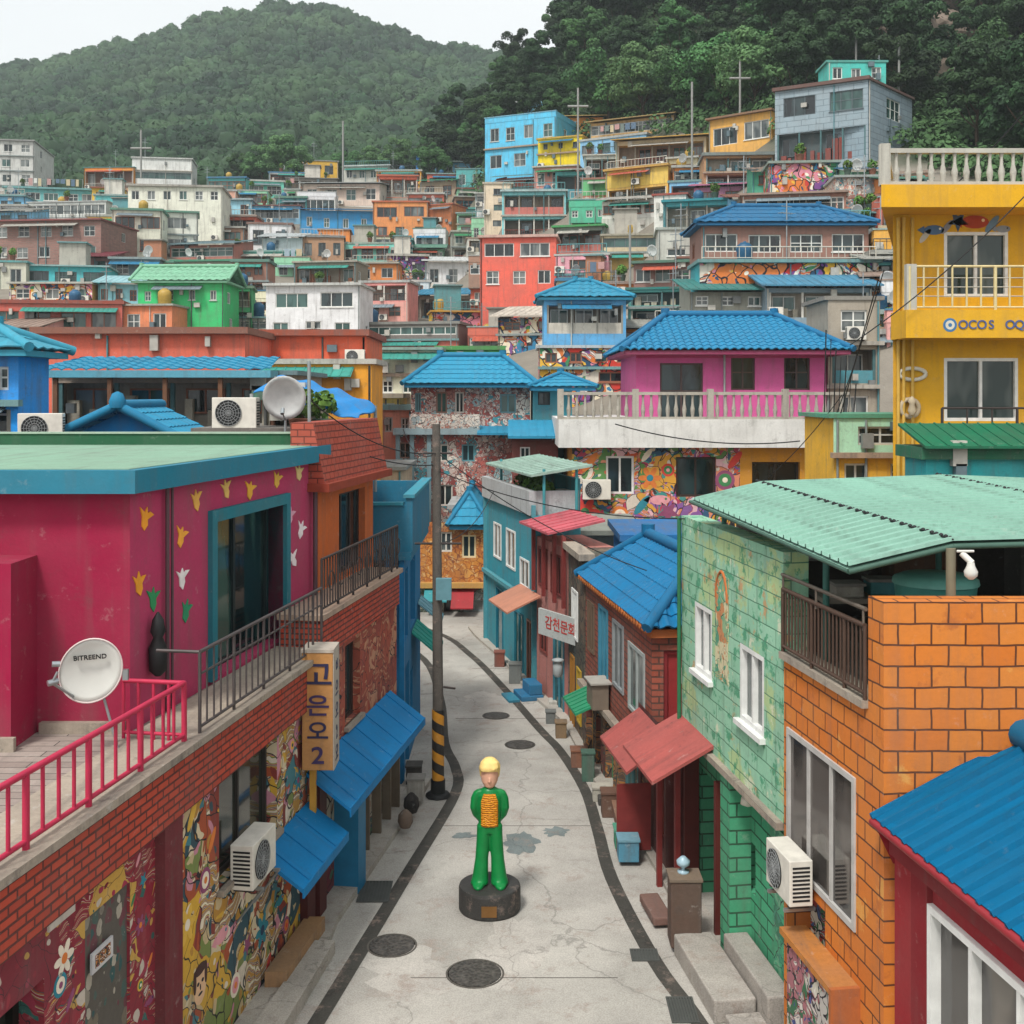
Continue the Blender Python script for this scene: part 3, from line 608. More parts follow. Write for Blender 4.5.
def house(nick, x0, x1, yt, yb, wall, roof, floors, rz=0, Y=None, d=None, clut=None, trim=None, extra=0, cat='house', group=None, raw=False):
    r = random.Random(sum(map(ord, nick)) * 31 + int(x0) * 7 + int(yt)); auto = clut is None; clut = clut or ''
    if not raw and Y is None: rz = rz + (r.uniform(-11, 11) if (x0 + x1) / 2 < 500 else r.uniform(-2, 7))
    rz = math.radians(rz if (x0 + x1) / 2 < 500 or raw else -2.3 * abs(rz))
    if Y is None: Y = find_Y((x0 + x1) / 2, yb)
    RECTS.append((x0, x1, yt, yb, Y))
    u, n = frame_uv(rz); o = at(x0, HZ, Y); o.z = 0; w, _ = ray(x1, yt, o, u, n); zt = H - (yt - HZ) * Y / F; zv = H - (yb - HZ) * Y / F
    d = d or min(7, max(3.5, w * .7)); z0 = min(Tz(*(o + u * a - n * b).xy) for a in (0, w) for b in (0, d)) - .6; z0 = min(z0, zv - .3)
    root = thing('house', nick, cat, o + u * (w / 2) + Z * z0, 0, group or 'houses stacked up the hillside')
    wm = wallmat(wall); nf = len(floors); fh = (zt - zv) / nf; side_n = u if (x0 + x1) / 2 < 512 else -u
    holes = []; todo = []; panels = []
    for k, fl in enumerate(floors):
        colr = None
        if isinstance(fl, tuple): fl, colr = fl
        top = zt - k * fh; bot = top - fh
        if colr: panels.append((bot, top, colr))
        c = fl[0]; m_ = int(fl[1:]) if len(fl) > 1 and fl[1:].isdigit() else 0
        if c in 'wWv':
            cell = w / m_; ww = min(cell * (.5 if c == 'w' else .78 if c == 'W' else .3), 2.2); wh = fh * (.5 if c != 'v' else .38); wh = min(wh, 1.5)
            for i in range(m_):
                cx = cell * (i + .5) + r.uniform(-.06, .06) * cell; cz = bot + fh * .52 + r.uniform(-.03, .03) * fh; h = (cx - ww / 2, cx + ww / 2, cz - wh / 2, cz + wh / 2, .12); holes.append(h); todo.append(('win', h))
        elif c == 'g':
            h = (.12, w - .12, bot + fh * .32, top - fh * .14, .12); holes.append(h); todo.append(('band', h))
        elif c in 'bs':
            h = (.15, w - .15, bot + .12, top - fh * .14, .9 if c == 'b' else .6); holes.append(h); todo.append(('balc' if c == 'b' else 'shop', h))
        elif c == 'd':
            h = (w * .12, w * .12 + min(.9, w * .2), bot + .05, bot + fh * .8, .12); holes.append(h); todo.append(('door', h)); h = (w * .5, w * .85, bot + fh * .35, bot + fh * .8, .12); holes.append(h); todo.append(('win', h))
    mb = MB(); wallgrid(mb, o, u, n, 0, w, z0, zt, holes)
    # sides
    for sn, so, su in ((1, o + u * w, -n), (-1, o - n * d, n)):
        hs_ = []
        if d > 3 and fh > 1.6:
            for k in range(nf):
                if r.random() < .75:
                    c = d * r.uniform(.3, .65); hh = (c - .4, c + .4, zt - k * fh - fh * .75, zt - k * fh - fh * .3, .1); hs_.append(hh)
        sn_ = u if sn == 1 else -u; wallgrid(mb, so, su, sn_, 0, d, z0, zt, hs_)
        for hh in hs_: window(root, so, su, sn_, *hh[:4], .1, solid(r.choice(FRM), .5), r.choice((GL, GLT)), 1, .06)
    wallgrid(mb, o - n * d + u * w, -u, -n, 0, w, z0, zt); mb.face([o + Z * zt, o + u * w + Z * zt, o + u * w - n * d + Z * zt, o - n * d + Z * zt])
    mb.build('wall', wm, root, root)
    fm = solid(r.choice(FRM), .5)
    for kind, h in todo:
        a, b, c, e, dep = h
        if kind == 'win': window(root, o, u, n, a, b, c, e, .12, fm, r.choice((GL, GL, GLT, GLC)), 2 if b - a > 1.6 else 1, .07, tr=.5 if r.random() < .4 else 0, sill=fm if r.random() < .4 else None)
        elif kind == 'band': window(root, o, u, n, a, b, c, e, .12, fm, r.choice((GL, GLT, GLC)), max(2, int((b - a) / .8)), .08, tr=.6 if r.random() < .5 else 0, name='glazing')
        elif kind == 'door': window(root, o, u, n, a, b, c, e, .12, solid(r.choice(('#6d2f28', '#2d6a5c', '#284f7c', '#c8c5bb')), .6), r.choice((solid('#7a4a34', .6), solid('#47636b', .6))), 0, .08, name='door')
        else:
            bk = MB(); bk.obox(o, u, n, a, b, -dep - .02, -dep + .02, c, e); bk.build('back_wall', plaster(r.choice(('#6b6157', '#8f7f70', '#4e5d60', '#7b5a4c', '#a39a8c')), .6), root, root)
            ncell = max(1, int((b - a) / 1.3)); cw = (b - a) / ncell
            for i in range(ncell):
                if r.random() < .8: window(root, o, u, n, a + cw * (i + .15), a + cw * (i + .85), c + (0 if r.random() < .35 else (e - c) * .3), e - (e - c) * .12, dep - .02 - .04, fm, r.choice((GL, GLT, GLC)), 1, .06, proud=0)
            m = MB()
            for i in range(ncell + 1): x = a + (b - a - .1) * i / ncell; m.obox(o, u, n, x, x + .1, -.13, -.03, c, e)
            m.build('post', solid(r.choice(('#8e8a80', '#4a6a6c', '#6b4a3a', '#c9c6bc')), .7), root, root)
            if kind == 'balc':
                if r.random() < .6: rail(root, o, u, n, a, b, -.05, c, min(.85, (e - c) * .45), .2, solid(r.choice(('#b9b4a8', '#3f4a4c', '#7f3a32', '#4f8a90')), .6), .016, .03)
                else: m = MB(); m.obox(o, u, n, a, b, -.12, -.04, c, c + (e - c) * .38); m.build('parapet', plaster(r.choice(('#c9c2b4', '#4f9aa8', '#c9746a', '#d3a04a')), .6), root, root)
            else:
                m = MB()
                for i in range(int((b - a) / .5)):
                    x = a + .1 + .5 * i + r.uniform(0, .15); hh = r.uniform(.2, .75) * (e - c); m.obox(o, u, n, x, x + r.uniform(.2, .38), -.5, -.3, c, c + hh)
                m.build('stored_goods', plaster(r.choice(('#a86a4a', '#4b7a88', '#b9b09c', '#8a3d34')), .7), root, root)
    for bot, top, c_ in panels:
        pm = MB(); hh = [h for h in holes if h[2] > bot - .01 and h[3] < top + .01]; o2 = o + n * .025
        wallgrid(pm, o2, u, n, -.02, w + .02, bot + .01, top - .01, [(h[0], h[1], h[2], h[3], .025) for h in hh]); pm.build('wall_panel', wallmat(c_), root, root)
    if nf > 1 and r.random() < .45:
        m = MB()
        for k in range(1, nf): m.obox(o, u, n, -.1, w + .1, -.0, .22, zt - k * fh - .07, zt - k * fh + .07)
        m.build('ledge', plaster(trim or r.choice(('#b5afa3', '#8f9a98', '#6f9a9c', '#a8917c')), .7), root, root)
    # roof
    rk, rc = roof.split(':')
    if rk == 'flat':
        m = MB(); m.obox(o, u, n, -.15, w + .15, -d - .15, r.uniform(.05, .4), zt, zt + r.uniform(.1, .24)); m.build('roof', plaster(rc, .7), root, root)
    elif rk == 'para':
        m = MB(); q = .55; m.obox(o, u, n, 0, w, -.15, 0.03, zt, zt + q); m.obox(o, u, n, 0, w, -d, -d + .15, zt, zt + q); m.obox(o, u, n, -.03, .12, -d + .15, -.15, zt, zt + q); m.obox(o, u, n, w - .12, w + .03, -d + .15, -.15, zt, zt + q)
        m.build('parapet', wm, root, root); m = MB(); m.obox(o, u, n, -.08, w + .08, -.2, .08, zt + q, zt + q + .08); m.obox(o, u, n, -.08, w + .08, -d - .05, -d + .2, zt + q, zt + q + .08); m.build('coping', plaster(rc, .6), root, root)
        m = MB(); m.obox(o, u, n, .12, w - .12, -d + .15, -.15, zt, zt + .03); m.build('roof', plaster('#5d8a72' if r.random() < .6 else '#8d8a82', .7), root, root)
    elif rk == 'shed':
        shed(root, o, u, n, -.35, w + .35, -d - .2, zt + .75 + .05 * d, .7, zt + .03, metal_sheet(rc, 0, .6), 'roof', .07, .45)
        mm = [o + Z * zt, o - n * d + Z * zt, o - n * d + Z * (zt + .7 + .04 * d)]
        m = MB(); m.face(mm); m.build('gable', wm, root, root); m = MB(); m.face([p + u * w for p in mm[::-1]]); m.build('gable', wm, root, root)
    elif rk in ('hip', 'gab'):
        hip_roof(root, o, u, n, -.4, w + .4, -d - .3, .45, zt + .13, min(2.0, d * .28), metal_sheet(rc, 0, .35), metal_sheet(rc, 0, .3), gable=rk == 'gab', pitch=.5, row=.6, amp=.07, capr=.13, sub=2)
    # drain pipes, meter, cables
    m = MB()
    for k in range(r.randint(1, 3)): x = r.choice((.08, w - .08, w * r.uniform(.3, .7))); m.tube([o + u * x + n * .06 + Z * z0, o + u * x + n * .06 + Z * (zt - .05)], .035, 5)
    m.build('drain_pipe', solid(r.choice(('#7e8583', '#b9b5aa', '#50514f', '#4f7f86')), .6), root, root)
    if auto and r.random() < .38:
        k = r.randint(0, nf - 1); zz = zt - k * fh - fh * .12; a = w * r.uniform(0, .25); b = w * r.uniform(.7, 1)
        shed(root, o, u, n, a, b, .0, zz, .75, zz - .3, metal_sheet(r.choice(('#2d7fa6', '#3f9a8c', '#b5b2a8', '#c2604a', '#3a8f5e', '#7f8f96')), 0, .6), 'awning', .03, .3)
    for q in range(r.randint(1, 4)):
        m = MB(); x = w * r.uniform(.05, .9); zz = zv + (zt - zv) * r.uniform(.15, .85); m.obox(o, u, n, x, x + r.uniform(.15, .4), .026, .2, zz, zz + r.uniform(.2, .5)); m.build('wall_box', solid(r.choice(('#b5b2a8', '#7a7c7a', '#5a6a70', '#a5a29a')), .6), root, root)
    zr = zt + (.2 if rk == 'flat' else .03)
    P = lambda a, b: o + u * a - n * b + Z * zr
    if auto and r.random() < .5: c2 = 'A'
    else: c2 = ''
    if rk in ('flat', 'para') and Y > 50 and auto:
        if r.random() < .25: clut += 'T'
        if r.random() < .22: clut += 'P'
        if r.random() < .3: clut += 'R'
        if r.random() < .09: clut += 'L'
        if r.random() < .2: clut += 'D'
        if r.random() < .22 and Y > 75: clut += 'S'
        if r.random() < .3: clut += 'M'
    clut = ''.join(dict.fromkeys(clut + c2))
    for c in clut:
        if c == 'T': put(r.choice(('tank_blue', 'tank_yellow')), 'water tank atop ' + nick, P(w * r.uniform(.15, .85), d * .55), 0, r.uniform(.7, .9))
        elif c == 'D': put('dish', 'satellite dish atop ' + nick, P(w * r.uniform(.15, .85), .5), rz + r.uniform(-.6, .6), .9)
        elif c == 'M': put('aerial', 'aerial mast atop ' + nick, P(w * r.uniform(.1, .9), d * .4), rz + r.uniform(-.6, .6), r.uniform(.7, 1.1))
        elif c == 'A':
            k = r.randint(0, nf - 1); x = w * r.choice((.08, .92, .5)) if w > 2 else w / 2; put('ac', 'air conditioner of ' + nick, o + u * x + n * .34 + Z * (zt - (k + .95) * fh), rz, .85)
        elif c == 'R': rail(root, o, u, n, .1, w - .1, .0, zr + (.6 if rk == 'para' else 0), .6, .3, solid(r.choice(('#b9b4a8', '#3f4a4c', '#5a8f92')), .6), .018, .03, 'roof_railing')
        elif c == 'P':
            for q in range(r.randint(1, 2)): put(r.choice(('plant', 'plant2')), ('first plant' if q == 0 else 'second plant') + ' atop ' + nick, P(w * r.uniform(.1, .9), .35), r.uniform(0, 6), r.uniform(.9, 1.4))
        elif c == 'S':   # stair hut
            m = MB(); a = w * r.uniform(.05, .5); m.obox(o, u, n, a, a + min(2, w * .4), -d * .9, -d * .45, zr, zr + 1.9); m.build('stair_hut', plaster(r.choice(('#b7b2a6', '#5b9aa0', '#d7d2c6', '#b77a5a')), .6), root, root)
            m = MB(); m.obox(o, u, n, a - .15, a + min(2, w * .4) + .15, -d * .93, -d * .4, zr + 1.9, zr + 2.0); m.build('stair_hut_roof', plaster(r.choice(('#6f9a9c', '#8a8880')), .6), root, root)
        elif c == 'L':
            rt = thing('laundry_line', 'washing hung atop ' + nick, 'laundry', P(w * .5, d * .3)); m = MB(); a, b = w * .2, w * .8
            for x in (a, b): m.tube([P(x, d * .3), P(x, d * .3) + Z * 1.5], .03, 5)
            m.tube([P(a, d * .3) + Z * 1.45, P((a + b) / 2, d * .3) + Z * 1.38, P(b, d * .3) + Z * 1.45], .012, 4); m.build('line', GREY, rt, rt)
            x = a + .15
            while x < b - .5:
                ww = r.uniform(.3, .55); hh = r.uniform(.4, .9); m = MB(); m.obox(P(0, d * .3), u, n, x, x + ww, -.012, .012, 1.42 - hh, 1.42); m.build('garment', solid(r.choice(('#c9c6bf', '#9aa9b3', '#b08a86', '#5b6d80', '#b9a98a', '#6b7671')), .9), rt, rt); x += ww + .12
    return root, o, u, n, w, zt, d
# ------------------------------------------------------------------ near buildings, left side of the street
BRK = brick(('#c04c34', '#a8402e'), '#62302a', .22, .075, .012, .35, 'red', bumpd=.008)
BRKT = brick(('#b05240', '#a34736'), '#6e3229', .20, .10, .010, .3, 'redtile', bumpd=.01)
SLAB = plaster('#a89c8c', .8)
MAG = plaster('#960f3c', .3); MAGL = plaster('#b5355f', .35)
angL = math.atan2(1, .154); uL, nL = frame_uv(angL)
oL = V(Lx(6), 6, 0)
SL = lambda px, off=0: ray(px, 500, oL + nL * off, uL, nL)[0]
def PL(px, py, off=0): return ray(px, py, oL + nL * off, uL, nL)
def boxwalls(mb, o, u, n, w, d, z0, z1, mi=0, sides='lrb'):
    if 'r' in sides: wallgrid(mb, o + u * w, -n, u, 0, d, z0, z1, mi=mi)
    if 'l' in sides: wallgrid(mb, o - n * d, n, -u, 0, d, z0, z1, mi=mi)
    if 'b' in sides: wallgrid(mb, o - n * d + u * w, -u, -n, 0, w, z0, z1, mi=mi)
A = thing('terrace_house', 'magenta house with teal edged flat roof and red brick terrace on the left', 'house', (-4.2, 10, 0), group='houses along the street')
sA = SL(315); zb, zs = 2.92, 3.5
win1 = (SL(219), SL(277), 1.72, 2.88)
pil = (SL(155), SL(173))
door0 = (SL(-60), SL(44), 0, 2.3)
m = MB(); wallgrid(m, oL, uL, nL, SL(173), sA, 0, zb, [(*win1, .22)]); boxwalls(m, oL, uL, nL, sA, 9, 0, zb, 0, 'rl')
MUR = mural('big', ['#b8893a', '#c9b48a', '#8a3a30', '#3f7f8a', '#d9cba8', '#a8502f', '#2f4f5a', '#c98a9a', '#d4a83a', '#7a8a4a', '#e4d8c4'], 3.0, lw=.014)
m.build('mural_wall', MUR, A, A)
m = MB(); wallgrid(m, oL, uL, nL, 0, SL(173), 0, zb, [(door0[0], door0[1], 0, 2.45, .3), (SL(85), SL(130), 0, 2.62, .06), (SL(155) - .0, SL(155) + .001, 1, 1.01, .01)])
m.build('red_wall', mural('redwall3', ['#8a2032', '#9a2a3a', '#8a2032', '#24605a', '#a0304a', '#8a2032', '#c9a04a', '#7d1f30', '#c9bfb0', '#962838'], 3.6, lw=.006), A, A)
m = MB(); m.obox(oL, uL, nL, pil[0], pil[1], 0, .10, 0, zb); m.build('pilaster', plaster('#6e1a26', .5), A, A)
m = MB(); m.obox(oL, uL, nL, SL(85), SL(130), -.058, -.03, 0, 2.6); m.build('mosaic_panel', spots('mosaic', '#5a564e', ['#8f8a7c', '#2f5a5a', '#6f3a44', '#b0aa9a', '#45605a', '#77705f'], 8, .8), A, A)
m = MB(); m.obox(oL, uL, nL, door0[0], door0[1], -.3, -.26, 0, 2.45); f = m.build('door', solid('#20241f', .5), A, A)
m = MB()
for x in (SL(-20), SL(20), SL(40)): m.obox(oL, uL, nL, x - .04, x + .04, -.26, -.2, 0, 2.45)
m.build('door_frame', solid('#15140f', .5), f, A)
window(A, oL, uL, nL, *win1, .2, solid('#34302c', .6), glass('#2a2e2a', '#4a4a40'), 1, .06, sill=SLAB)
for (px0, px1, py, hh, hx, hz) in ((47, 73, 905, .42, '#cfc9bd', 0), (90, 111, 965, .17, '#c9c9c9', 0)):
    s0, zz = PL(px0, py); s1 = PL(px1, py)[0]; m = MB(); m.obox(oL, uL, nL, s0, s1, .0, .02, zz - hh / 2, zz + hh / 2); p = m.build('poster' if px0 < 60 else 'notice', plaster(hx, .3), A, A)
    m = MB(); m.obox(oL, uL, nL, s0 + .05, s1 - .05, .02, .024, zz - hh / 3.2, zz + hh / 3.2); m.build('print', mural('post%d' % px0, ['#8a5a2f', '#c98a3a', '#3a3a3a', '#a03a2f', '#dcd4c4'], 9 if px0 < 60 else 14), p, A)
def ellipse(c0_, u, n, s, z, rx, rz_, off, hx, k=14, rot=0, name='painted_shape', parent=None, root=None, jag=0):
    m = MB(); q = []
    for i in range(k):
        a_ = 2 * math.pi * i / k; r_ = 1 + (jag if i % 2 else -jag); x_ = rx * math.cos(a_) * r_; z_ = rz_ * math.sin(a_) * r_; q.append((s + x_ * math.cos(rot) - z_ * math.sin(rot), z + x_ * math.sin(rot) + z_ * math.cos(rot)))
    fr = [c0_ + u * p[0] + n * off + Z * p[1] for p in q]; bk = [c0_ + u * p[0] + n * .0005 + Z * p[1] for p in q]
    m.mesh(fr + bk, [tuple(range(k))] + [(i, i + k, (i + 1) % k + k, (i + 1) % k) for i in range(k)]); return m
def join(ms):
    m = MB()
    for q in ms: m.mesh(q.v, q.f)
    return m
def painted(kind, c0_, u, n, s, z, S, cols, parent, root, off=.004):
    E = lambda a, b, rx, rz_, o_, rot=0, k=14, jag=0: ellipse(c0_, u, n, s + a * S, z + b * S, rx * S, rz_ * S, off + o_, '', k, rot, jag=jag)
    if kind == 'flower':
        join([E(.32 * math.cos(t_), .32 * math.sin(t_), .24, .13, .0, t_, 10) for t_ in [k * math.pi / 3 for k in range(6)]]).build('painted_flower', solid(cols[0], .8), parent, root); E(0, 0, .16, .16, .003).build('flower_centre', solid(cols[1], .8), parent, root)
    elif kind == 'face':
        E(0, 0, .38, .5, .0).build('painted_face', solid(cols[0], .8), parent, root); join([E(-.14, .08, .07, .05, .003), E(.14, .08, .07, .05, .003), E(0, -.22, .13, .035, .003), E(0, -.05, .03, .08, .003)]).build('face_features', solid(cols[1], .8), parent, root); join([E(0, .42, .36, .14, .004), E(-.34, .2, .08, .3, .004), E(.34, .2, .08, .3, .004)]).build('painted_hair', solid(cols[2], .8), parent, root)
    elif kind == 'fish':
        join([E(0, 0, .42, .2, 0), ellipse(c0_, u, n, s - .5 * S, z, .2 * S, .2 * S, off, '', 3, math.pi)]).build('painted_fish', solid(cols[0], .8), parent, root); E(.24, .05, .05, .05, .003).build('fish_eye', solid(cols[1], .8), parent, root)
    elif kind == 'star': E(0, 0, .36, .36, 0, .3, 10, .4).build('painted_star', solid(cols[0], .8), parent, root)
    elif kind == 'ring': E(0, 0, .36, .36, 0, k=20).build('painted_disc', solid(cols[0], .8), parent, root); E(0, 0, .24, .24, .003, k=18).build('disc_middle', solid(cols[1], .8), parent, root); E(0, 0, .1, .1, .006).build('disc_centre', solid(cols[2], .8), parent, root)
    elif kind == 'leaf': E(0, 0, .4, .13, 0, .9, 12).build('painted_leaf', solid(cols[0], .8), parent, root)
PC = ['#d9b04a', '#c9433a', '#e2d8c4', '#2f7f8f', '#3f7f4f', '#d0783a', '#8a4a6a', '#28405a', '#d998a0']
rq = random.Random(31)
for (kind, px, py, S) in (('leaf', 192, 815, .6), ('ring', 205, 880, .5), ('flower', 187, 925, .5), ('fish', 222, 935, .55), ('ring', 235, 985, .5), ('face', 200, 985, .55), ('flower', 262, 930, .5), ('star', 247, 945, .35), ('leaf', 268, 965, .5), ('ring', 286, 925, .4), ('fish', 280, 900, .4), ('leaf', 212, 840, .5), ('flower', 298, 780, .35), ('ring', 292, 745, .32)):
    s_, z_ = PL(px, py); S *= .7; c3 = rq.sample(PC, 3); painted(kind, oL, uL, nL, s_, z_, S, ('#d9b48f', '#2a2a30', '#4a3430') if kind == 'face' else c3, A, A)
for (kind, px, py, S) in (('flower', 64, 958, .4), ('ring', 60, 985, .4), ('leaf', 70, 1000, .35), ('leaf', 138, 860, .25), ('star', 143, 880, .22), ('flower', 140, 925, .25), ('leaf', 150, 960, .25), ('ring', 140, 985, .22), ('leaf', 133, 900, .22), ('fish', 150, 1000, .25)):
    s_, z_ = PL(px, py); S *= .65; painted(kind, oL, uL, nL, s_, z_, S, rq.sample(PC, 3), A, A)
# brick band, slab
m = MB(); m.obox(oL, uL, nL, 0, sA, -.3, .12, zb, zs); m.build('brick_band', BRK, A, A)
m = MB(); m.obox(oL, uL, nL, -.02, sA + .05, -.55, .2, zs, zs + .07); m.build('terrace_edge', SLAB, A, A)
t = NT('terrace_planks'); v = t.uv(False); x = t.n('TexBrick', Scale=1, Mortar_Size=.006, Brick_Width=2.2, Row_Height=.16); t.link(v, x.inputs['Vector']); x.inputs['Color1'].default_value = lin('#8d8078') + [1]; x.inputs['Color2'].default_value = lin('#a1958c') + [1]; x.inputs['Mortar'].default_value = lin('#3d3733') + [1]
t.base(weather(t, v, x.outputs[0], .5)); PLANK = t.m
cA = V(-3.82, 11.5, 0)   # corner of the magenta room
m = MB(); q0 = oL - nL * .55; q1 = oL + uL * sA - nL * .55
m.face([(-13, q0.y, zs + .03), (q0.x, q0.y, zs + .03), (q1.x, q1.y, zs + .03), (-13, q1.y, zs + .03)]); m.build('terrace_floor', PLANK, A, A)
zr = 5.93
angM = math.atan2(5.4, .92); uM, nM = frame_uv(angM); lenM = 5.5
wm_ = (ray(213, 600, cA, uM, nM)[0], ray(283, 600, cA, uM, nM)[0], zs + .08, 5.42)
m = MB(); wallgrid(m, cA, uM, nM, 0, lenM, zs, zr, [(*wm_, .3)], ri=0); m.build('window_wall', MAGL, A, A)
m = MB(); wallgrid(m, V(-13, 11.5, 0), V(1, 0, 0), V(0, -1, 0), 0, 13 - 3.82, zs, zr); m.build('front_wall', MAG, A, A); m = MB(); eb = cA + uM * lenM; wallgrid(m, eb, V(-1, 0, 0), V(0, 1, 0), 0, 10, zs, zr); m.build('rear_wall', MAG, A, A)
m = MB(); wallgrid(m, V(-4.75 - 3.3, 10.9, 0), V(1, 0, 0), V(0, -1, 0), 0, 3.3, zs, 5.3); wallgrid(m, V(-4.75, 10.9, 0), V(0, 1, 0), V(1, 0, 0), 0, .6, zs, 5.3); m.face([(-8.05, 10.9, 5.3), (-4.75, 10.9, 5.3), (-4.75, 11.5, 5.3), (-8.05, 11.5, 5.3)]); m.build('side_room', MAG, A, A)
m = MB(); m.box(-8.05, -4.7, 10.84, 10.9, zs + .03, zs + .16); m.box(-4.7, -3.86, 11.42, 11.5, zs + .03, zs + .14); m.build('skirting', SLAB, A, A)
fm = window(A, cA, uM, nM, *wm_, .28, solid('#1d2a2b', .4), glass('#122022', '#3c5a52'), 1, .09, tr=0)
m = MB(); e = .14; a, b, c, d = wm_
m.obox(cA, uM, nM, a - e, a, -.25, .06, c, d + e); m.obox(cA, uM, nM, b, b + e, -.25, .06, c, d + e); m.obox(cA, uM, nM, a, b, -.25, .06, d, d + e)
m.build('window_surround', plaster('#1f7482', .3), A, A)
# roof
ov = [cA + nM * .16 - uM * .2, cA + uM * (lenM + .25) + nM * .16]; cb = cA + uM * (lenM + .25)
pts = [(-13.5, ov[0].y), (ov[0].x, ov[0].y), (ov[1].x, ov[1].y), (-13.5, ov[1].y)]
m = MB(); m.prism(pts, zr, zr + .23); m.build('roof_edge', plaster('#1d7890', .25), A, A)
ins = [(-13.3, ov[0].y + .12), (ov[0].x - .1, ov[0].y + .12), (ov[1].x - .14, ov[1].y - .12), (-13.3, ov[1].y - .12)]
m = MB(); m.prism(ins, zr + .2, zr + .237); m.build('roof', plaster('#7fa38c', .45), A, A)
m = MB(); m.box(-13.2, ov[1].x - .5, ov[1].y - .22, ov[1].y - .1, zr + .22, zr + .40); m.build('roof_parapet', plaster('#1f5a3c', .3), A, A)
m = MB(); m.box(-13.2, ov[1].x - .5, ov[1].y - .24, ov[1].y - .08, zr + .40, zr + .425); m.build('parapet_cap', plaster('#9fb3a0', .3), A, A)
# painted birds on the window wall
def chip(px, py, w, h, hx, seed):
    s, z = ray(px, py, cA, uM, nM); r = random.Random(seed); k = 9; pts = []
    T9 = [(.05, -1), (.4, -.45), (.3, .0), (1, .55), (.5, .62), (.15, .45), (-.05, 1), (-.3, .5), (-.95, .85), (-.5, .1), (-.45, -.6)]; k = 11; ro_ = r.uniform(-.5, .5)
    for a_, b_ in T9: a_ *= r.uniform(.85, 1.1); b_ *= r.uniform(.85, 1.1); pts.append((s + w * (a_ * math.cos(ro_) - b_ * math.sin(ro_)), z + h * (a_ * math.sin(ro_) + b_ * math.cos(ro_))))
    m = MB(); fr = [cA + uM * p[0] + nM * .012 + Z * p[1] for p in pts]; bk = [cA + uM * p[0] + nM * .001 + Z * p[1] for p in pts]
    m.mesh(fr + bk, [tuple(range(k))] + [(i, i + k, (i + 1) % k + k, (i + 1) % k) for i in range(k)]); m.build('painted_bird', solid(hx, .7), A, A)
for i, (px, py, hx) in enumerate(((145, 519, '#e8992c'), (181, 537, '#e8a23a'), (196, 500, '#e2ab52'), (226, 489, '#dcb565'), (250, 490, '#e2a93a'), (277, 480, '#dfb04a'), (299, 473, '#d9c184'), (139, 584, '#e39a2c'),
                                  (153, 599, '#2e8a55'), (182, 578, '#e4dedb'), (186, 611, '#2f8a60'), (301, 530, '#e9dfe0'), (293, 559, '#e8dcdc'), (290, 516, '#d8a0b4'))):
    chip(px, py, .155 if px < 240 else .2, .125, hx, i + 3)
m = MB()
for px, r_ in ((163, .022), (168, .016)):
    s = ray(px, 500, cA, uM, nM)[0]; m.tube([cA + uM * s + nM * .05 + Z * z_ for z_ in (zs + .05, 4.6, zr + .1)], r_, 6)
s = ray(310, 500, cA, uM, nM)[0]; m.tube([cA + uM * s + nM * .08 + Z * z_ for z_ in (zs + .05, zr)], .035, 6)
m.build('drain_pipe', solid('#5a4348', .6), A, A)
m = MB(); s = ray(149, 640, cA, uM, nM)[0]; c_ = cA + uM * s + nM * .1; m.lathe(c_ + Z * 4.0, [(.03, 0), (.09, .06), (.1, .28), (.05, .4), (.08, .46), (.06, .58), (.01, .66)], 10); m.build('black_lantern', DARK, A, A)
PR_ = solid('#b02a48', .5)
r0 = rail(A, oL, uL, nL, SL(-60), SL(178), .06, zs + .07, .56, .21, PR_, .017, .026, 'red_railing', posts=4)
rr = MB(); pe = oL + uL * SL(178) + nL * .06; pb_ = pe - nL * .62
rr.tube([pe + Z * (zs + .63), pb_ + Z * (zs + .63)], .024, 6); rr.tube([pe + Z * (zs + .13), pb_ + Z * (zs + .13)], .018, 6)
for k in range(5): q = pe.lerp(pb_, k / 4); rr.tube([q + Z * (zs + .07), q + Z * (zs + .63)], .017, 6)
rr.build('return_railing', PR_, A, A)
rail(A, oL, uL, nL, SL(190), SL(314), .1, zs + .07, .80, .17, solid('#56504f', .45, .4), .011, .02, 'grey_railing', posts=5)
m = MB(); q0 = oL + uL * SL(190) + nL * .1; m.tube([q0 + Z * (zs + .87), q0 - nL * .45 + Z * (zs + .87)], .018, 6); m.tube([oL + uL * SL(190) + nL * .1 + Z * (zs + .65), oL + uL * SL(314) + nL * .1 + Z * (zs + .65)], .012, 6); m.build('railing_return', solid('#56504f', .45, .4), A, A)
# window awning
s0, s1 = SL(268), SL(303); shed(A, oL, uL, nL, s0 - .35, s1 + .15, .02, 1.62, .54, 1.26, metal_sheet('#0479b4', 0, .3), 'awning', .05, .5, .06)
m = MB(); m.obox(oL, uL, nL, SL(300), SL(308), 0, .1, 0, 1.4); m.build('door_post', solid('#4a1d1c', .6), A, A); m = MB(); m.obox(oL, uL, nL, SL(311), SL(318), 0, .12, 0, zb); m.build('door_post', solid('#4a1d1c', .6), A, A)
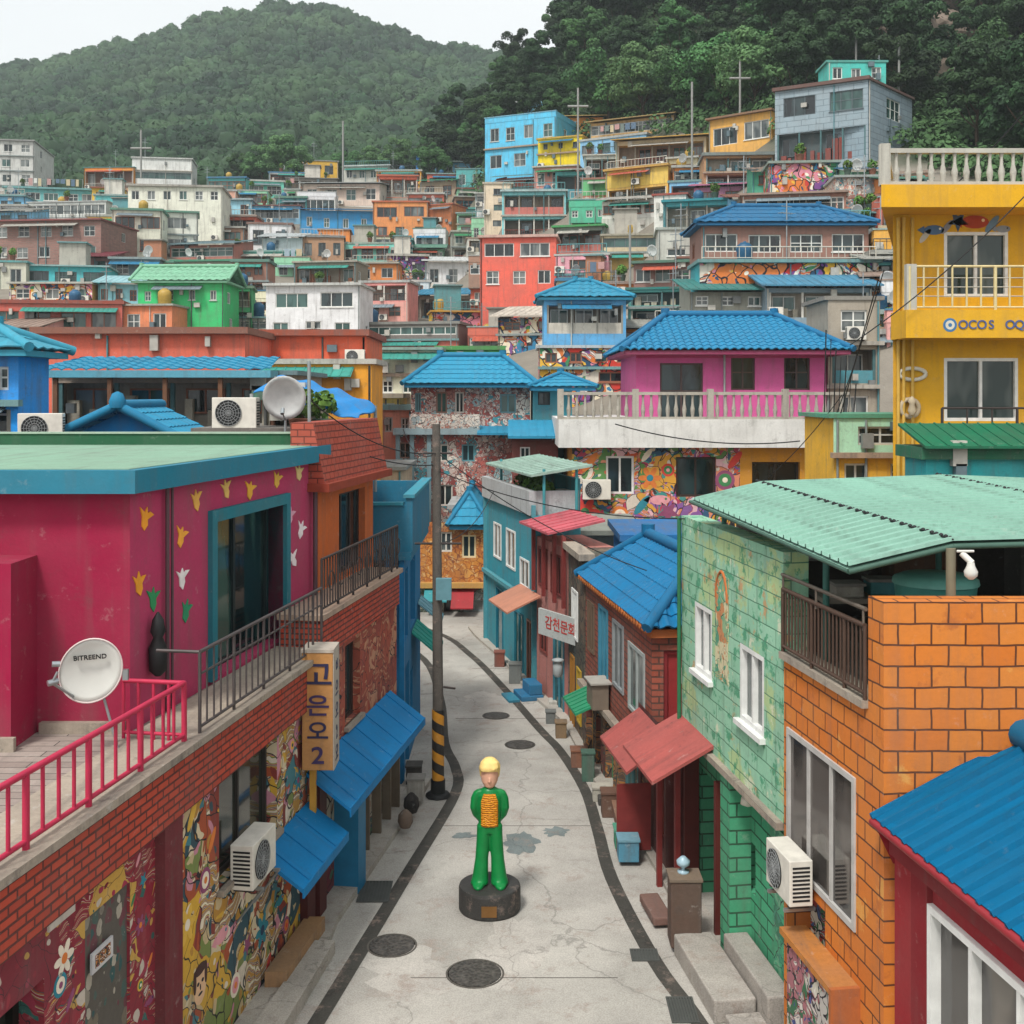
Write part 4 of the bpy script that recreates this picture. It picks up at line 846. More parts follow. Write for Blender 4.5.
# satellite dish with lettering
def dish_big():
    c = at(91, 670, 10.75); r = thing('satellite_dish', 'large pale satellite dish with lettering on the magenta terrace', 'satellite dish', (at(113, 700, 10.86).x, 10.86, zs + .03), group='satellite dishes')
    T = Matrix.Rotation(math.radians(8), 3, 'X') @ Matrix.Rotation(math.radians(14), 3, 'Z') @ Matrix.Rotation(math.radians(24), 3, 'Y'); vs = []; fs = []; R = .315; NR, NS = 7, 40
    for side in (0, 1):
        for i in range(NR):
            rr = R * i / (NR - 1)
            for k in range(NS): a = 2 * math.pi * k / NS; vs.append(c + T @ V(rr * math.cos(a) * .87, -.05 * (i / (NR - 1)) ** 2 + .012 * side + .03, rr * math.sin(a)))
        b = side * NR * NS
        for i in range(NR - 1):
            for k in range(NS): f = (b + i * NS + k, b + i * NS + (k + 1) % NS, b + (i + 1) * NS + (k + 1) % NS, b + (i + 1) * NS + k); fs.append(f if side == 0 else f[::-1])
    b = (NR - 1) * NS; b2 = b + NR * NS; fs += [(b + k, b + (k + 1) % NS, b2 + (k + 1) % NS, b2 + k) for k in range(NS)]
    m = MB(); m.mesh(vs, fs, 0, True); refl = m.build('reflector', solid('#c9cac4', .5, 0, .04), r, r)
    m = MB(); ring = [c + T @ V(R * .87 * math.cos(a), -.022, R * math.sin(a)) for a in [2 * math.pi * k / NS for k in range(NS + 1)]]; m.tube(ring, .008, 6); m.build('rim', solid('#c9b9b6', .4), r, r)
    m = MB(); base = V(at(119, 755, 10.86).x, 10.86, zs + .03); m.tube([base, c + V(.06, .1, -.2)], .014, 8); m.tube([c + V(.06, .1, -.2), c + V(0, .07, 0)], .02, 8); m.box(base.x - .07, base.x + .07, base.y - .07, base.y + .07, zs + .03, zs + .05); m.build('mast', STEEL, r, r)
    e = at(52, 683, 10.35); m = MB(); m.tube([c + T @ V(-.03, .03, -R * .98), e], .013, 6); m.tube([e, e + V(.05, 0, .1)], .012, 6); m.tube([e + V(-.03, -.02, 0), e + V(.04, .04, .01)], .028, 10); m.tube([e + V(.0, 0, .17), e + V(.06, .03, .165)], .026, 10); m.build('feed_arm', STEEL, r, r)
    m = MB(); q = at(125, 675, 10.8); m.box(q.x - .025, q.x + .025, q.y, q.y + .04, q.z - .05, q.z + .05); m.build('bracket', STEEL, r, r)
    return r, c, T, refl
def text(name, s, size, mat, pos, rot, parent, root, ext=.002, sx=1, align='CENTER'):
    cu = bpy.data.curves.new(name, 'FONT'); cu.body = s; cu.size = size; cu.extrude = ext; cu.align_x = align; cu.align_y = 'CENTER'; cu.offset = size * .012
    o = bpy.data.objects.new('tmp', cu); COL.objects.link(o); bpy.context.view_layer.update()
    me = bpy.data.meshes.new_from_object(o.evaluated_get(bpy.context.evaluated_depsgraph_get())); bpy.data.objects.remove(o)
    M_ = Matrix.Translation(Vector(pos) - root.location) @ (rot if isinstance(rot, Matrix) else rot.to_matrix()).to_4x4() @ Matrix.Diagonal((sx, 1, 1, 1)); me.transform(M_); me.materials.clear(); me.materials.append(mat)
    q = bpy.data.objects.new(name, me); COL.objects.link(q); q.parent = parent; return q
FRONT = Matrix(((1, 0, 0), (0, 0, -1), (0, 1, 0)))
def basis(u, n): return Matrix((u, Z, n)).transposed()
dr, dc, dT, drf = dish_big()
TT = Matrix.Rotation(math.radians(8), 3, 'X') @ Matrix.Rotation(math.radians(14), 3, 'Z')
text('lettering', 'BITREEND', .062, DARK, dc + TT @ V(.0, -.022, .13), TT @ FRONT, drf, dr, .006, 1.05)
# wall air conditioner
s, z = PL(244, 885); put('ac', 'white air conditioner on brackets under the dark window of the magenta house', oL + uL * (s - .1) + nL * .28 + Z * (z + .1), angL, .86)
m = MB(); s2 = s; rb = thing('wall_bracket', 'steel brackets holding the air conditioner on the mural wall', 'bracket', oL + uL * s + Z * z)
for q in (-.25, .25): m.obox(oL, uL, nL, s + q - .02, s + q + .02, 0, .32, z + .07, z + .098); m.tube([oL + uL * (s + q) + nL * .02 + Z * (z - .3), oL + uL * (s + q) + nL * .3 + Z * (z + .07)], .013, 5)
m.build('arm', STEEL, rb, rb)
# projecting sign
sg = thing('shop_sign', 'tall narrow orange box sign with dark lettering projecting from the left facade', 'sign', (-2.45, 14.7, 2.15))
m = MB(); x0, x1 = -2.64, -2.25; m.box(x0, x1, 14.45, 14.9, 2.18, 3.66); m.build('box', plaster('#c08a4e', .5), sg, sg, bevel=.01)
m = MB(); m.box(x0 - .01, x1 + .01, 14.44, 14.91, 3.66, 3.70); m.box(x1, x1 + .012, 14.45, 14.9, 2.18, 3.66); m.build('pale_cladding', plaster('#b9afa2', .6), sg, sg)
m = MB(); m.box(x0 + .06, x0 + .14, 14.65, 14.73, 1.3, 2.18); m.build('support', solid('#b98a35', .6), sg, sg)
for ch, z, sz, hx in (('고', 3.36, .36, '#2b2a4a'), ('은', 2.98, .29, '#3a2d55'), ('오', 2.66, .27, '#2b2a4a'), ('2', 2.36, .30, '#3a2d55')):
    text('lettering', ch, sz, solid(hx, .6), V(-2.44, 14.443, z), FRONT, sg, sg, .006, 1.15)
for ch, z in (('ㅂ', 3.45), ('으', 3.15), ('오', 2.87), ('2', 2.6), ('오', 2.33)): text('side_lettering', ch, .24, solid('#3d4258', .6), V(x1 + .014, 14.68, z), basis(V(0, 1, 0), V(1, 0, 0)), sg, sg, .004)

# ---- orange house with brick balcony
B = thing('balcony_house', 'orange house with red brick balcony and tiled brick parapet behind the magenta house', 'house', (-3, 17.3, 0), group='houses along the street')
sB0, sB1 = sA + .02, (19.35 - 6) / uL.y
wB = (SL(345), SL(360), 2.15, 3.3)
sh = (SL(335), SL(398), 0, 1.55)
m = MB(); wallgrid(m, oL, uL, nL, sB0, sB1, 1.75, 3.4, [(*wB, .2)]); m.build('upper_wall', mural('brickmur', ['#9a4a38', '#a8523e', '#8f4233', '#a04a38', '#b06a50', '#94453a', '#c08a6a'], 3.4, lw=.012), B, B)
m = MB(); wallgrid(m, oL, uL, nL, sB0, sB1, 0, 1.75, [(SL(378), SL(386), 0, 1.5, .15)]); wallgrid(m, oL + uL * sB1, -nL, uL, 0, 6, 0, 3.4); wallgrid(m, oL + uL * sB0 - nL * 6, nL, -uL, 0, 6, 0, 3.4)
m.build('mural_wall', mural('shopmur', ['#355a58', '#5a4a42', '#2d4a5c', '#8a5a42', '#7c8a80', '#6a2f38', '#a8a090', '#3f6a50'], 2.6, lw=.02), B, B)
window(B, oL, uL, nL, *wB, .18, solid('#3a2c28', .6), GL, 1, .07, sill=SLAB)
m = MB(); a_, b_ = SL(384), SL(392); m.obox(oL, uL, nL, SL(378), SL(386), -.15, -.1, 0, 1.5); m.build('door', solid('#1e6f9c', .5), B, B)
m = MB(); m.obox(oL, uL, nL, SL(334), SL(341), .0, .35, 0, 1.5); m.obox(oL, uL, nL, SL(341), SL(341) + .04, -.0, .35, 0, 1.5); m.build('door_leaf', solid('#1d6d93', .5), B, B)
m = MB(); m.obox(oL, uL, nL, sB0, sB1 - .05, -.5, .06, 3.4, 3.93); m.build('brick_band', BRK, B, B)
m = MB(); m.obox(oL, uL, nL, sB0 - .04, sB1 - .02, -.52, .12, 3.93, 4.0); m.build('balcony_edge', plaster('#b39a86', .6), B, B)
oB = oL - nL * .55; sBa, sBb = ray(318, 500, oB, uL, nL)[0], ray(373, 500, oB, uL, nL)[0]
wb2 = (ray(339, 500, oB, uL, nL)[0], ray(365, 500, oB, uL, nL)[0], 4.05, 5.35); ORW = plaster('#c9652a', .4)
m = MB(); wallgrid(m, oB, uL, nL, sBa, sBb, 4.0, 5.75, [(*wb2, .2)]); wallgrid(m, oB + uL * sBa - nL * 5, nL, -uL, 0, 5, 4, 5.75); wallgrid(m, oB + uL * sBb, -nL, uL, 0, 5, 3.4, 5.75); m.build('orange_wall', ORW, B, B)
window(B, oB, uL, nL, *wb2, .18, solid('#2a2827', .5), glass('#1a2022', '#39474a'), 2, .07)
m = MB(); P_ = lambda a, b, c: oB + uL * a + nL * b + Z * c; a0, a1 = sBa - .35, sBb + .12
lo = [P_(a0, .22, 5.62), P_(a1, .22, 5.62), P_(a1, -.3, 5.62), P_(a0, -.3, 5.62)]; hi = [P_(a0, .04, 6.5), P_(a1, .04, 6.5), P_(a1, -.3, 6.5), P_(a0, -.3, 6.5)]
m.mesh(lo + hi, [(3, 2, 1, 0), (4, 5, 6, 7), (0, 1, 5, 4), (1, 2, 6, 5), (2, 3, 7, 6), (3, 0, 4, 7)]); m.build('tiled_parapet', BRKT, B, B)
m = MB(); m.obox(oB, uL, nL, a0 - .05, a1 + .05, -.2, .3, 5.5, 5.62); m.build('soffit', solid('#8a3a28', .7), B, B)
rail(B, oL, uL, nL, sB0 + .1, sB1 - .15, .05, 4.0, .72, .12, IRON, .011, .018, 'iron_railing', posts=6)
m = MB()
for k in range(9):
    c_ = oL + uL * (sB0 + .5 + k * .45) + nL * .06 + Z * 4.38
    m.tube([c_ + uL * (.13 * math.cos(a)) + Z * (.13 * math.sin(a)) for a in [2 * math.pi * i / 12 for i in range(13)]], .008, 4)
m.build('railing_scroll', IRON, B, B)
BLA = metal_sheet('#0479b4', 0, .28)
shed(B, oL, uL, nL, SL(318) - .55, SL(390) - .1, .03, 2.02, .60, 1.60, BLA, 'long_awning', .05, .6, .07)
m = MB()
for px in (360, 372, 382, 391): m.obox(oL, uL, nL, SL(px), SL(px) + .05, .0, .14, 0, 1.75)
m.build('shop_post', solid('#6b5f50', .7), B, B)

# ---- blue house
C = thing('corner_house', 'bright blue house with a teal balcony parapet beside the striped pole', 'house', (-3, 22, 0), group='houses along the street')
TEAL = plaster('#1b7290', .35); SKYB = plaster('#1477a8', .3)
c0 = V(-1.95, 20.55, 0); uC, nC = frame_uv(math.radians(90)); wC = 3.9
m = MB(); wallgrid(m, c0, uC, nC, 0, wC, 0, 4.0, [(.5, 1.2, 0, 1.9, .3), (1.5, 2.0, .3, 1.6, .3), (.4, 1.0, 2.4, 3.7, .35), (1.5, 2.6, 2.4, 3.7, .35)]); wallgrid(m, V(-6, 20.55, 0), V(1, 0, 0), V(0, -1, 0), 0, 4.05, 0, 4.0, [(3.0, 3.8, 2.2, 3.9, .3)]); wallgrid(m, V(-1.95, 24.45, 0), V(-1, 0, 0), V(0, 1, 0), 0, 4, 0, 4)
m.build('wall', SKYB, C, C)
for h in ((.5, 1.2, 0, 1.9), (1.5, 2.0, .3, 1.6), (.4, 1.0, 2.4, 3.7), (1.5, 2.6, 2.4, 3.7)): window(C, c0, uC, nC, *h, .28, solid('#1c5a7c', .5), glass('#0f2a36', '#2c5a6a'), 1, .07)
window(C, V(-6, 20.55, 0), V(1, 0, 0), V(0, -1, 0), 3.0, 3.8, 2.2, 3.9, .28, solid('#1c5a7c', .5), glass('#0f2a36', '#2c5a6a'), 0, .07)
m = MB()
for x in (-2.62, -2.25, -2.0): m.box(x, x + .09, 20.38, 20.47, 0, 4.0)
m.build('column', solid('#1173a6', .5), C, C)
m = MB(); m.box(-4.2, -1.78, 20.3, 24.5, 3.98, 4.12); m.build('balcony_slab', TEAL, C, C)
m = MB(); m.box(-1.88, -1.76, 20.35, 24.5, 4.12, 5.08); m.box(-2.75, -1.88, 20.35, 20.47, 4.12, 4.95); m.box(-3.6, -2.75, 20.5, 20.6, 4.12, 5.2); m.box(-3.7, -1.8, 24.38, 24.5, 4.12, 5.08); m.build('balcony_parapet', TEAL, C, C)
m = MB(); m.box(-1.92, -1.72, 20.31, 24.54, 5.08, 5.14); m.box(-2.75, -1.92, 20.31, 20.5, 4.95, 5.0); m.build('coping', plaster('#2f8ea3', .4), C, C)
m = MB(); wallgrid(m, V(-7, 22.6, 0), V(1, 0, 0), V(0, -1, 0), 0, 3.6, 4.1, 5.2); wallgrid(m, V(-3.4, 22.6, 0), V(0, 1, 0), V(1, 0, 0), 0, 1.9, 4.1, 5.2); m.face([(-7, 22.6, 5.2), (-3.4, 22.6, 5.2), (-3.4, 24.5, 5.2), (-7, 24.5, 5.2)]); m.build('roof_room', TEAL, C, C)
shed(C, c0, uC, nC, 1.6, 2.9, .02, 2.3, .55, 1.85, metal_sheet('#2b9a8c', 0, .4), 'green_awning', .04, .3)
shed(C, c0, uC, nC, 3.1, 3.9, .02, 2.6, .5, 2.2, metal_sheet('#7fb3c0', 0, .4), 'pale_awning', .04, .3)

# striped pole
pX = (438 - 512) * 19.75 / F; po = thing('utility_pole', 'concrete utility pole with yellow and black stripes at its foot', 'utility pole', (pX, 19.75, 0))
m = MB(); m.tube([(pX, 19.75, 1.5), (pX - .03, 19.75, 6.4)], .092, 16, r1=.07); m.build('shaft', concrete('#5c5751', 'pole', .85, 2), po, po)
t = NT('warning_stripes'); v = t.uv(False, True); s_ = t.n('SeparateXYZ'); t.link(v, s_.inputs[0]); ang = t.math('ARCTAN2', s_.outputs[1], s_.outputs[0])
ph = t.math('FRACT', t.math('ADD', t.math('MULTIPLY', s_.outputs[2], 2.9), t.math('MULTIPLY', ang, 1 / 6.2832)))
cc = t.mix(t.math('GREATER_THAN', ph, .5), lin('#1d1c1b'), lin('#c98a22')); t.base(weather(t, v, cc, .4)); t.b.inputs['Roughness'].default_value = .6
m = MB(); m.tube([(pX, 19.75, .3), (pX, 19.75, 1.5)], .105, 20); m.build('striped_sleeve', t.m, po, po)
m = MB(); m.tube([(pX, 19.75, 0), (pX, 19.75, .3)], .125, 16); m.lathe((pX, 19.75, .01), [(.22, 0), (.21, .05), (.12, .07)], 8); m.build('base', DARK, po, po)
m = MB(); m.box(pX - .02, pX + .24, 19.5, 19.64, 3.42, 3.78); m.build('meter_box', solid('#5d8790', .5), po, po)
m = MB(); m.tube([(pX - .4, 19.75, 4.35), (pX + .4, 19.75, 4.35)], .02, 5); m.tube([(pX - .25, 19.75, 5.9), (pX + .25, 19.75, 5.9)], .02, 5); m.tube([(pX + .1, 19.7, 1.9), (pX + .3, 19.6, 1.9)], .02, 5); m.build('cross_arm', IRON, po, po)
# bins and boxes on the left pavement
def crate(name, lab, cat, x, y, w, d, h, hx, z=.1, lid=None):
    r = thing(name, lab, cat, (x, y, z)); m = MB(); m.box(x - w / 2, x + w / 2, y - d / 2, y + d / 2, z, z + h); m.build('body', plaster(hx, .6), r, r, bevel=.015)
    m = MB(); m.box(x - w / 2 - .015, x + w / 2 + .015, y - d / 2 - .015, y + d / 2 + .015, z + h, z + h + .03); m.build('lid', plaster(lid or '#8c8a84', .6), r, r); return r
crate('storage_box', 'white battered storage box on the pavement left of the striped pole', 'box', -1.62, 19.4, .28, .3, .34, '#b5b2aa')
crate('black_crate', 'black crate farther back beside the blue house', 'crate', -1.72, 20.2, .26, .3, .3, '#2a2a2a', lid='#333331')
def lump(name, lab, cat, x, y, r_, h, hx, z=.1):
    m = MB(); m.lathe((x, y, z), [(r_ * .7, 0), (r_, h * .3), (r_ * .9, h * .7), (r_ * .4, h * .93), (r_ * .15, h)], 12); o = m.build(name, plaster(hx, .6)); tag(o, lab, cat); return o
lump('rubbish_bag', 'black rubbish bag slumped below the white storage box', 'bag', -1.64, 18.75, .13, .32, '#1f1f20')
lump('stone_jar', 'small brown clay jar at the foot of the left wall', 'jar', -1.68, 18.1, .12, .28, '#7a6657')
m = MB(); m.prism([(Lx(13.2) + .05, 13.2), (Lx(13.2) + .3, 13.2), (Lx(14.6) + .3, 14.6), (Lx(14.6) + .05, 14.6)], .1, .28); tag(m.build('door_step', plaster('#a8825a', .6)), 'worn ochre doorstep below the small blue awning', 'step')
m = MB(); m.prism([(Lx(10.8) + .25, 10.8), (Lx(10.8) + .62, 10.8), (Lx(14.2) + .55, 14.2), (Lx(14.2) + .28, 14.2)], 0, .17); tag(m.build('door_step', PAVE), 'long grey concrete step at the bottom left of the street', 'step')

# ------------------------------------------------------------------ near buildings, right side
uR = V(.14, -1, 0).normalized(); nR = V(uR.y, -uR.x, 0); angR = math.atan2(uR.y, uR.x); oR = V(Rx(15.95), 15.95, 0)
SR = lambda px, off=0: ray(px, 500, oR + nR * off, uR, nR)[0]
def PR(px, py, off=0): return ray(px, py, oR + nR * off, uR, nR)
GBR = brick(('#8cc2a2', '#9acbad'), '#4f8468', .58, .19, .007, .35, 'green', patch=[('#b5c88a', .53), ('#c98f5a', .585), ('#dcdcc0', .59), ('#2f9068', .54)], bumpd=.01)
OBR = brick(('#c96f25', '#d07d30'), '#5e3218', .29, .183, .009, .3, 'orange', patch=[('#d9a050', .6), ('#b5652a', .58)], bumpd=.014)
G = thing('block_house', 'green painted block house with three white windows on the right', 'house', (3.2, 14, 0), group='houses along the street')
sG = (15.95 - 12.2) / -uR.y
wa = [(SR(695), SR(712), PR(700, 672)[1], PR(700, 604)[1]), (SR(740), SR(764), PR(752, 728)[1], PR(752, 650)[1])]
wa = [(a, b, min(c, d), max(c, d)) for a, b, c, d in wa]
m = MB(); wallgrid(m, oR, uR, nR, 0, sG, 2.35, 5.23, [(*w_, .12) for w_ in wa]); wallgrid(m, oR + uR * sG - nR * .28, -uR, -nR, 0, sG, 2.3, 5.23); wallgrid(m, oR + uR * sG, -nR, uR, 0, .28, 2.3, 5.23); wallgrid(m, oR - nR * .28, nR, -uR, 0, .28, 2.3, 5.23)
m.face([oR + Z * 5.23, oR + uR * sG + Z * 5.23, oR + uR * sG - nR * .28 + Z * 5.23, oR - nR * .28 + Z * 5.23]); m.build('block_wall', GBR, G, G)
for w_ in wa: window(G, oR, uR, nR, *w_, .1, WHITE, glass('#3a3f42', '#59605f'), 1, .07, proud=.03, sill=WHITE)
lowG = brick(('#3f9a72', '#4aa67c'), '#27573f', .42, .165, .012, .45, 'greenlow', patch=[('#6fae8a', .6)])
m = MB(); o2 = oR - nR * .25; wallgrid(m, o2, uR, nR, 0, sG, 0, 2.3, [(.05, 1.35, 0, 1.75, .5), (1.95, 2.25, .9, 1.5, .1)]); m.obox(oR, uR, nR, 1.75, 2.1, -.25, .02, 0, 2.3); wallgrid(m, oR - nR * 3, nR, -uR, 0, 2.75, 0, 2.3)
m.build('lower_wall', lowG, G, G)
m = MB(); m.obox(oR, uR, nR, -.03, sG, -.25, .08, 2.28, 2.36); m.build('ledge', SLAB, G, G)
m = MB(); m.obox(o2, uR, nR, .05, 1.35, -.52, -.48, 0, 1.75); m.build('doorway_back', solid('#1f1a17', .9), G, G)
for x in (.02, 1.36): m = MB(); m.obox(oR, uR, nR, x, x + .07, -.22, -.02, 0, 2.0); m.build('door_post', solid('#5a2722', .6), G, G)
m = MB(); m.tube([oR + uR * .05 + nR * .05 + Z * z_ for z_ in (2.3, 5.2)], .03, 6); m.build('drain_pipe', solid('#2c6a48', .6), G, G)
m = MB(); m.lathe(oR + uR * 2.35 - nR * .12 + Z * 2.02, [(.02, 0), (.09, .03), (.08, .1), (.02, .14)], 12); m.build('lamp', solid('#c8c4b4', .5), G, G)
m = MB(); oG = oR - nR * .25 + uR * 2.9
for a, z0_, z1_ in ((0, .1, 2.1),): m.obox(oG, uR, nR, 0, .75, .0, .02, .15, 2.0)
m.build('painted_panel', mural('panelg', ['#3f9a72', '#4aa67c', '#6fae8a', '#2f7a5c', '#3f8a72'], 4, lw=.01), G, G)
# arch picture painted on the block wall
m = MB(); sa, za = PR(722, 600); 
m.tube([oR + uR * (sa + .22 * math.cos(a)) + nR * .004 + Z * (za + .35 * math.sin(a)) for a in [math.pi * k / 12 for k in range(13)]], .022, 4)
m.build('painted_arch', solid('#b5693a', .8), G, G)
m = MB(); m.obox(oR, uR, nR, sa - .25, sa + .25, 0, .006, za - 1.0, za + .3); m.build('painted_picture', mural('picg', ['#8fb58a', '#c9a86a', '#6fae8a', '#c98a5a', '#d9d0a8', '#4f9a7a'], 5, lw=.01, under='#79b592', cover=.6), G, G)

# ---- orange block house with the corrugated canopy
O = thing('canopy_house', 'orange block house with roof terrace under a pale green corrugated canopy', 'house', (5, 11, 0), group='houses along the street')
s0, s1 = sG + .02, (15.95 - 9.9) / -uR.y; oc = oR + uR * s1      # street corner
wo = (SR(788), SR(856), 2.02, 3.42)
m = MB(); wallgrid(m, oR, uR, nR, s0, s1, 0, 4.12, [(*wo, .05), (SR(787), SR(825), 0, 1.9, .3)]); wallgrid(m, oR, uR, nR, s1 - .30, s1, 4.12, 5.12)
X1 = 9.5; wallgrid(m, oc, V(1, 0, 0), V(0, -1, 0), 0, X1 - oc.x, 0, 5.12)
b_ = oc + V(0, .24, 0); m.face([oc + Z * 5.12, V(X1, oc.y, 5.12), V(X1, b_.y, 5.12), oR + uR * (s1 - .3) + V(.0, 0, 5.12)])
wallgrid(m, V(X1, b_.y, 0), V(-1, 0, 0), V(0, 1, 0), 0, X1 - oc.x - .25, 4.1, 5.12); wallgrid(m, oR + uR * (s1 - .3), V(1, 0, 0), V(0, 1, 0) * -1, 0, .01, 4.1, 5.12)
q = oR + uR * (s1 - .3); m.face([q + Z * 4.12, q + Z * 5.12, q + V(.3, 0, 5.12), q + V(.3, 0, 4.12)])
m.build('block_wall', OBR, O, O)
window(O, oR, uR, nR, *wo, .04, solid('#b0aeaa', .5), glass('#3b3836', '#5a5450'), 2, .07, proud=-.01, name='window')
m = MB(); a, b = SR(787), SR(825); m.obox(oR, uR, nR, a, b, -.3, -.26, 0, 1.9); m.build('side_door', mural('doorR', ['#8a2f30', '#2f6a48', '#c9c4b4', '#3a5a8a', '#a03a2f'], 5, lw=.02), O, O)
m = MB(); m.obox(oR, uR, nR, s0, s1 - .3, -.25, .06, 4.12, 4.19); m.build('terrace_edge', SLAB, O, O)
m = MB(); a, b = SR(806) , SR(858)
m.obox(oR, uR, nR, a, b, 0, .28, 1.5, 1.56); m.build('ledge', plaster('#c07a30', .7), O, O)
m = MB(); m.obox(oR, uR, nR, a + .1, b, .02, .24, 0, 1.5); m.build('painted_box', mural('boxR', ['#8a2f30', '#c9c4b4', '#3a4a8a', '#b9b4ae', '#2f6a48', '#a86a72', '#d9d4cc'], 6, lw=.02), O, O)
m = MB(); m.obox(oR, uR, nR, b, b + .05, 0, .28, 0, 1.56); m.build('box_end', plaster('#b5601f', .5), O, O)
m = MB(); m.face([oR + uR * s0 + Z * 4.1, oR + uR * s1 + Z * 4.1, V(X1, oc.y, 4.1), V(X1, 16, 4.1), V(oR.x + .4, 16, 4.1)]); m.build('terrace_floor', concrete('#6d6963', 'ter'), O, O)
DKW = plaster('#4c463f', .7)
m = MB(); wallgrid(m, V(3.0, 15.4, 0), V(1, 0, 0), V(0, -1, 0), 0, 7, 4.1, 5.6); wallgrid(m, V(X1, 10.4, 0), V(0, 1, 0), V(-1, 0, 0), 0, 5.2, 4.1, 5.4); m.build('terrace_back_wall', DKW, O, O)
rail(O, oR, uR, nR, s0 + .02, s1 - .32, .02, 4.19, .66, .085, solid('#4c3a30', .6), .012, .024, 'iron_railing', posts=9)
m = MB(); m.tube([oR + uR * (s0) + nR * .02 + Z * 5.0, oR + uR * (s1 - .3) + nR * .02 + Z * 5.0], .02, 6)
for x in (s0 + .03, s0 + .9, s1 - .35): m.tube([oR + uR * x + nR * .02 + Z * 4.8, oR + uR * x + nR * .02 + Z * 5.0], .014, 5)
m.build('upper_hand_rail', solid('#6b6258', .5, .3), O, O)
CAN = metal_sheet('#8ab5a4', 0, .45)
edge = [(2.99, 10.22, 5.38), (3.93, 10.25, 5.60), (6.3, 10.3, 5.66), (9.2, 10.3, 5.55)]; back = [(2.32, 15.0, 5.56), (3.2, 15.1, 5.76), (5.6, 15.2, 5.84), (9.0, 15.2, 5.70)]
m = MB(); NC = 6
for i in range(3):
    A0, A1, B0, B1 = map(Vector, (edge[i], edge[i + 1], back[i], back[i + 1])); L_ = 25
    prev = None
    for k in range(L_ * 4 + 1):    # ribs run across, from the street side inward
        ph_ = (0, .05, .17, .22)[k % 4]; tt = (k // 4 + ph_) / (L_ + .25); p = A0.lerp(B0, tt); q = A1.lerp(B1, tt); hh = Z * (0, .034, .034, 0)[k % 4]
        if prev: m.mesh([prev[0], prev[1], q + hh, p + hh], [(0, 1, 2, 3)], 0, False)
        prev = (p + hh, q + hh)
    d_ = Z * -.03; m.face([A0 + d_, B0 + d_, B1 + d_, A1 + d_])
can = m.build('canopy_sheet', CAN, O, O)
m = MB()
for i in (1, 2):
    a, b = Vector(edge[i]), Vector(back[i])
    for k in range(60):
        p = a.lerp(b, (k + .5) / 60) + Z * .02; m.lathe(p, [(.022, 0), (.02, .012), (.006, .02)], 6)
    m.tube([a + Z * .012, b + Z * .012], .010, 5)
m.build('rivet_seam', DARK, can, O)
m = MB()
for i in range(3): m.tube([Vector(edge[i]) - Z * .05, Vector(edge[i + 1]) - Z * .05], .028, 6)
m.tube([Vector(edge[0]) - Z * .05, Vector(back[0]) - Z * .05], .02, 6)
for i in (1, 2): m.tube([Vector(edge[i]) - Z * .07, Vector(back[i]) - Z * .07], .03, 6)
m.build('canopy_frame', solid('#3d5a4e', .6), O, O)
m = MB()
for (x, y, zt_, r_) in ((3.9, 10.22, 5.54, .045), (9.0, 10.24, 5.5, .05)): m.tube([(x, y, 5.1), (x, y, zt_)], r_, 8)
m.build('timber_post', solid('#6f6a58', .8), O, O)
m = MB()
for (x, y) in ((3.25, 11.9), (4.6, 12.4), (6.3, 12.6), (2.75, 14.9)): m.tube([(x, y, 4.1), (x, y, 5.4)], .035, 8)
m.build('canopy_post', solid('#3f6f66', .6), O, O)
m = MB(); m.tube([(3.98, 10.18, 5.5), (4.05, 10.12, 5.42)], .03, 8); m.lathe((4.03, 10.1, 5.28), [(.02, 0), (.055, .03), (.06, .07), (.035, .12), (.03, .15)], 12); m.tube([(3.93, 10.16, 5.52), (4.08, 10.16, 5.52)], .012, 5); m.build('flood_lamp', solid('#c9c8c0', .3), O, O)
# things kept on the terrace
def tub(x, y): 
    r = thing('plastic_tub', 'round teal covered tub on the terrace behind the orange block wall', 'tub', (x, y, 4.1)); m = MB(); m.lathe((x, y, 4.1), [(.3, 0), (.36, .8), (.38, 1.0)], 20); m.build('body', solid('#3f8278', .5), r, r); m = MB(); m.lathe((x, y, 5.1), [(.40, 0), (.39, .05), (.3, .09), (.05, .11)], 20); m.build('lid', solid('#5f9a8e', .5), r, r)
tub(4.05, 11.0)
def table(x, y):
    r = thing('terrace_table', 'small table with boxes on the dim covered terrace', 'table', (x, y, 4.1)); m = MB(); m.box(x - .5, x + .5, y - .3, y + .3, 4.72, 4.77); m.build('tabletop', solid('#7d766b', .6), r, r)
    for a in (-.44, .44):
        for b in (-.24, .24): m = MB(); m.tube([(x + a, y + b, 4.1), (x + a, y + b, 4.72)], .02, 6); m.build('leg', IRON, r, r)
table(3.75, 12.3)
crate('plastic_box', 'pale plastic box on the small terrace table', 'box', 3.55, 12.2, .3, .25, .12, '#a9a59a', 4.77); crate('plastic_box', 'teal plastic box on the small terrace table', 'box', 3.95, 12.35, .28, .25, .14, '#4a9aa0', 4.77)
crate('cardboard_cupboard', 'brown wooden cupboard at the back of the covered terrace', 'cupboard', 5.2, 14.7, .8, .5, 1.1, '#7d5a3f', 4.1); crate('storage_chest', 'dark storage chest at the back of the covered terrace', 'chest', 4.2, 14.8, .9, .5, .7, '#3a3430', 4.1)
crate('stacked_shelf', 'grey shelf unit in the dark right part of the terrace', 'shelf', 7.0, 14.6, 1.3, .5, 1.2, '#5b5a55', 4.1)
s, z = PR(806, 905); put('ac', 'dented white air conditioner on the orange block wall', oR + uR * s + nR * .30 + Z * (z + .10), angR, .8)
m = MB()
for q in (-.22, .22): m.obox(oR, uR, nR, s + q - .02, s + q + .02, 0, .32, z + .05, z + .08)
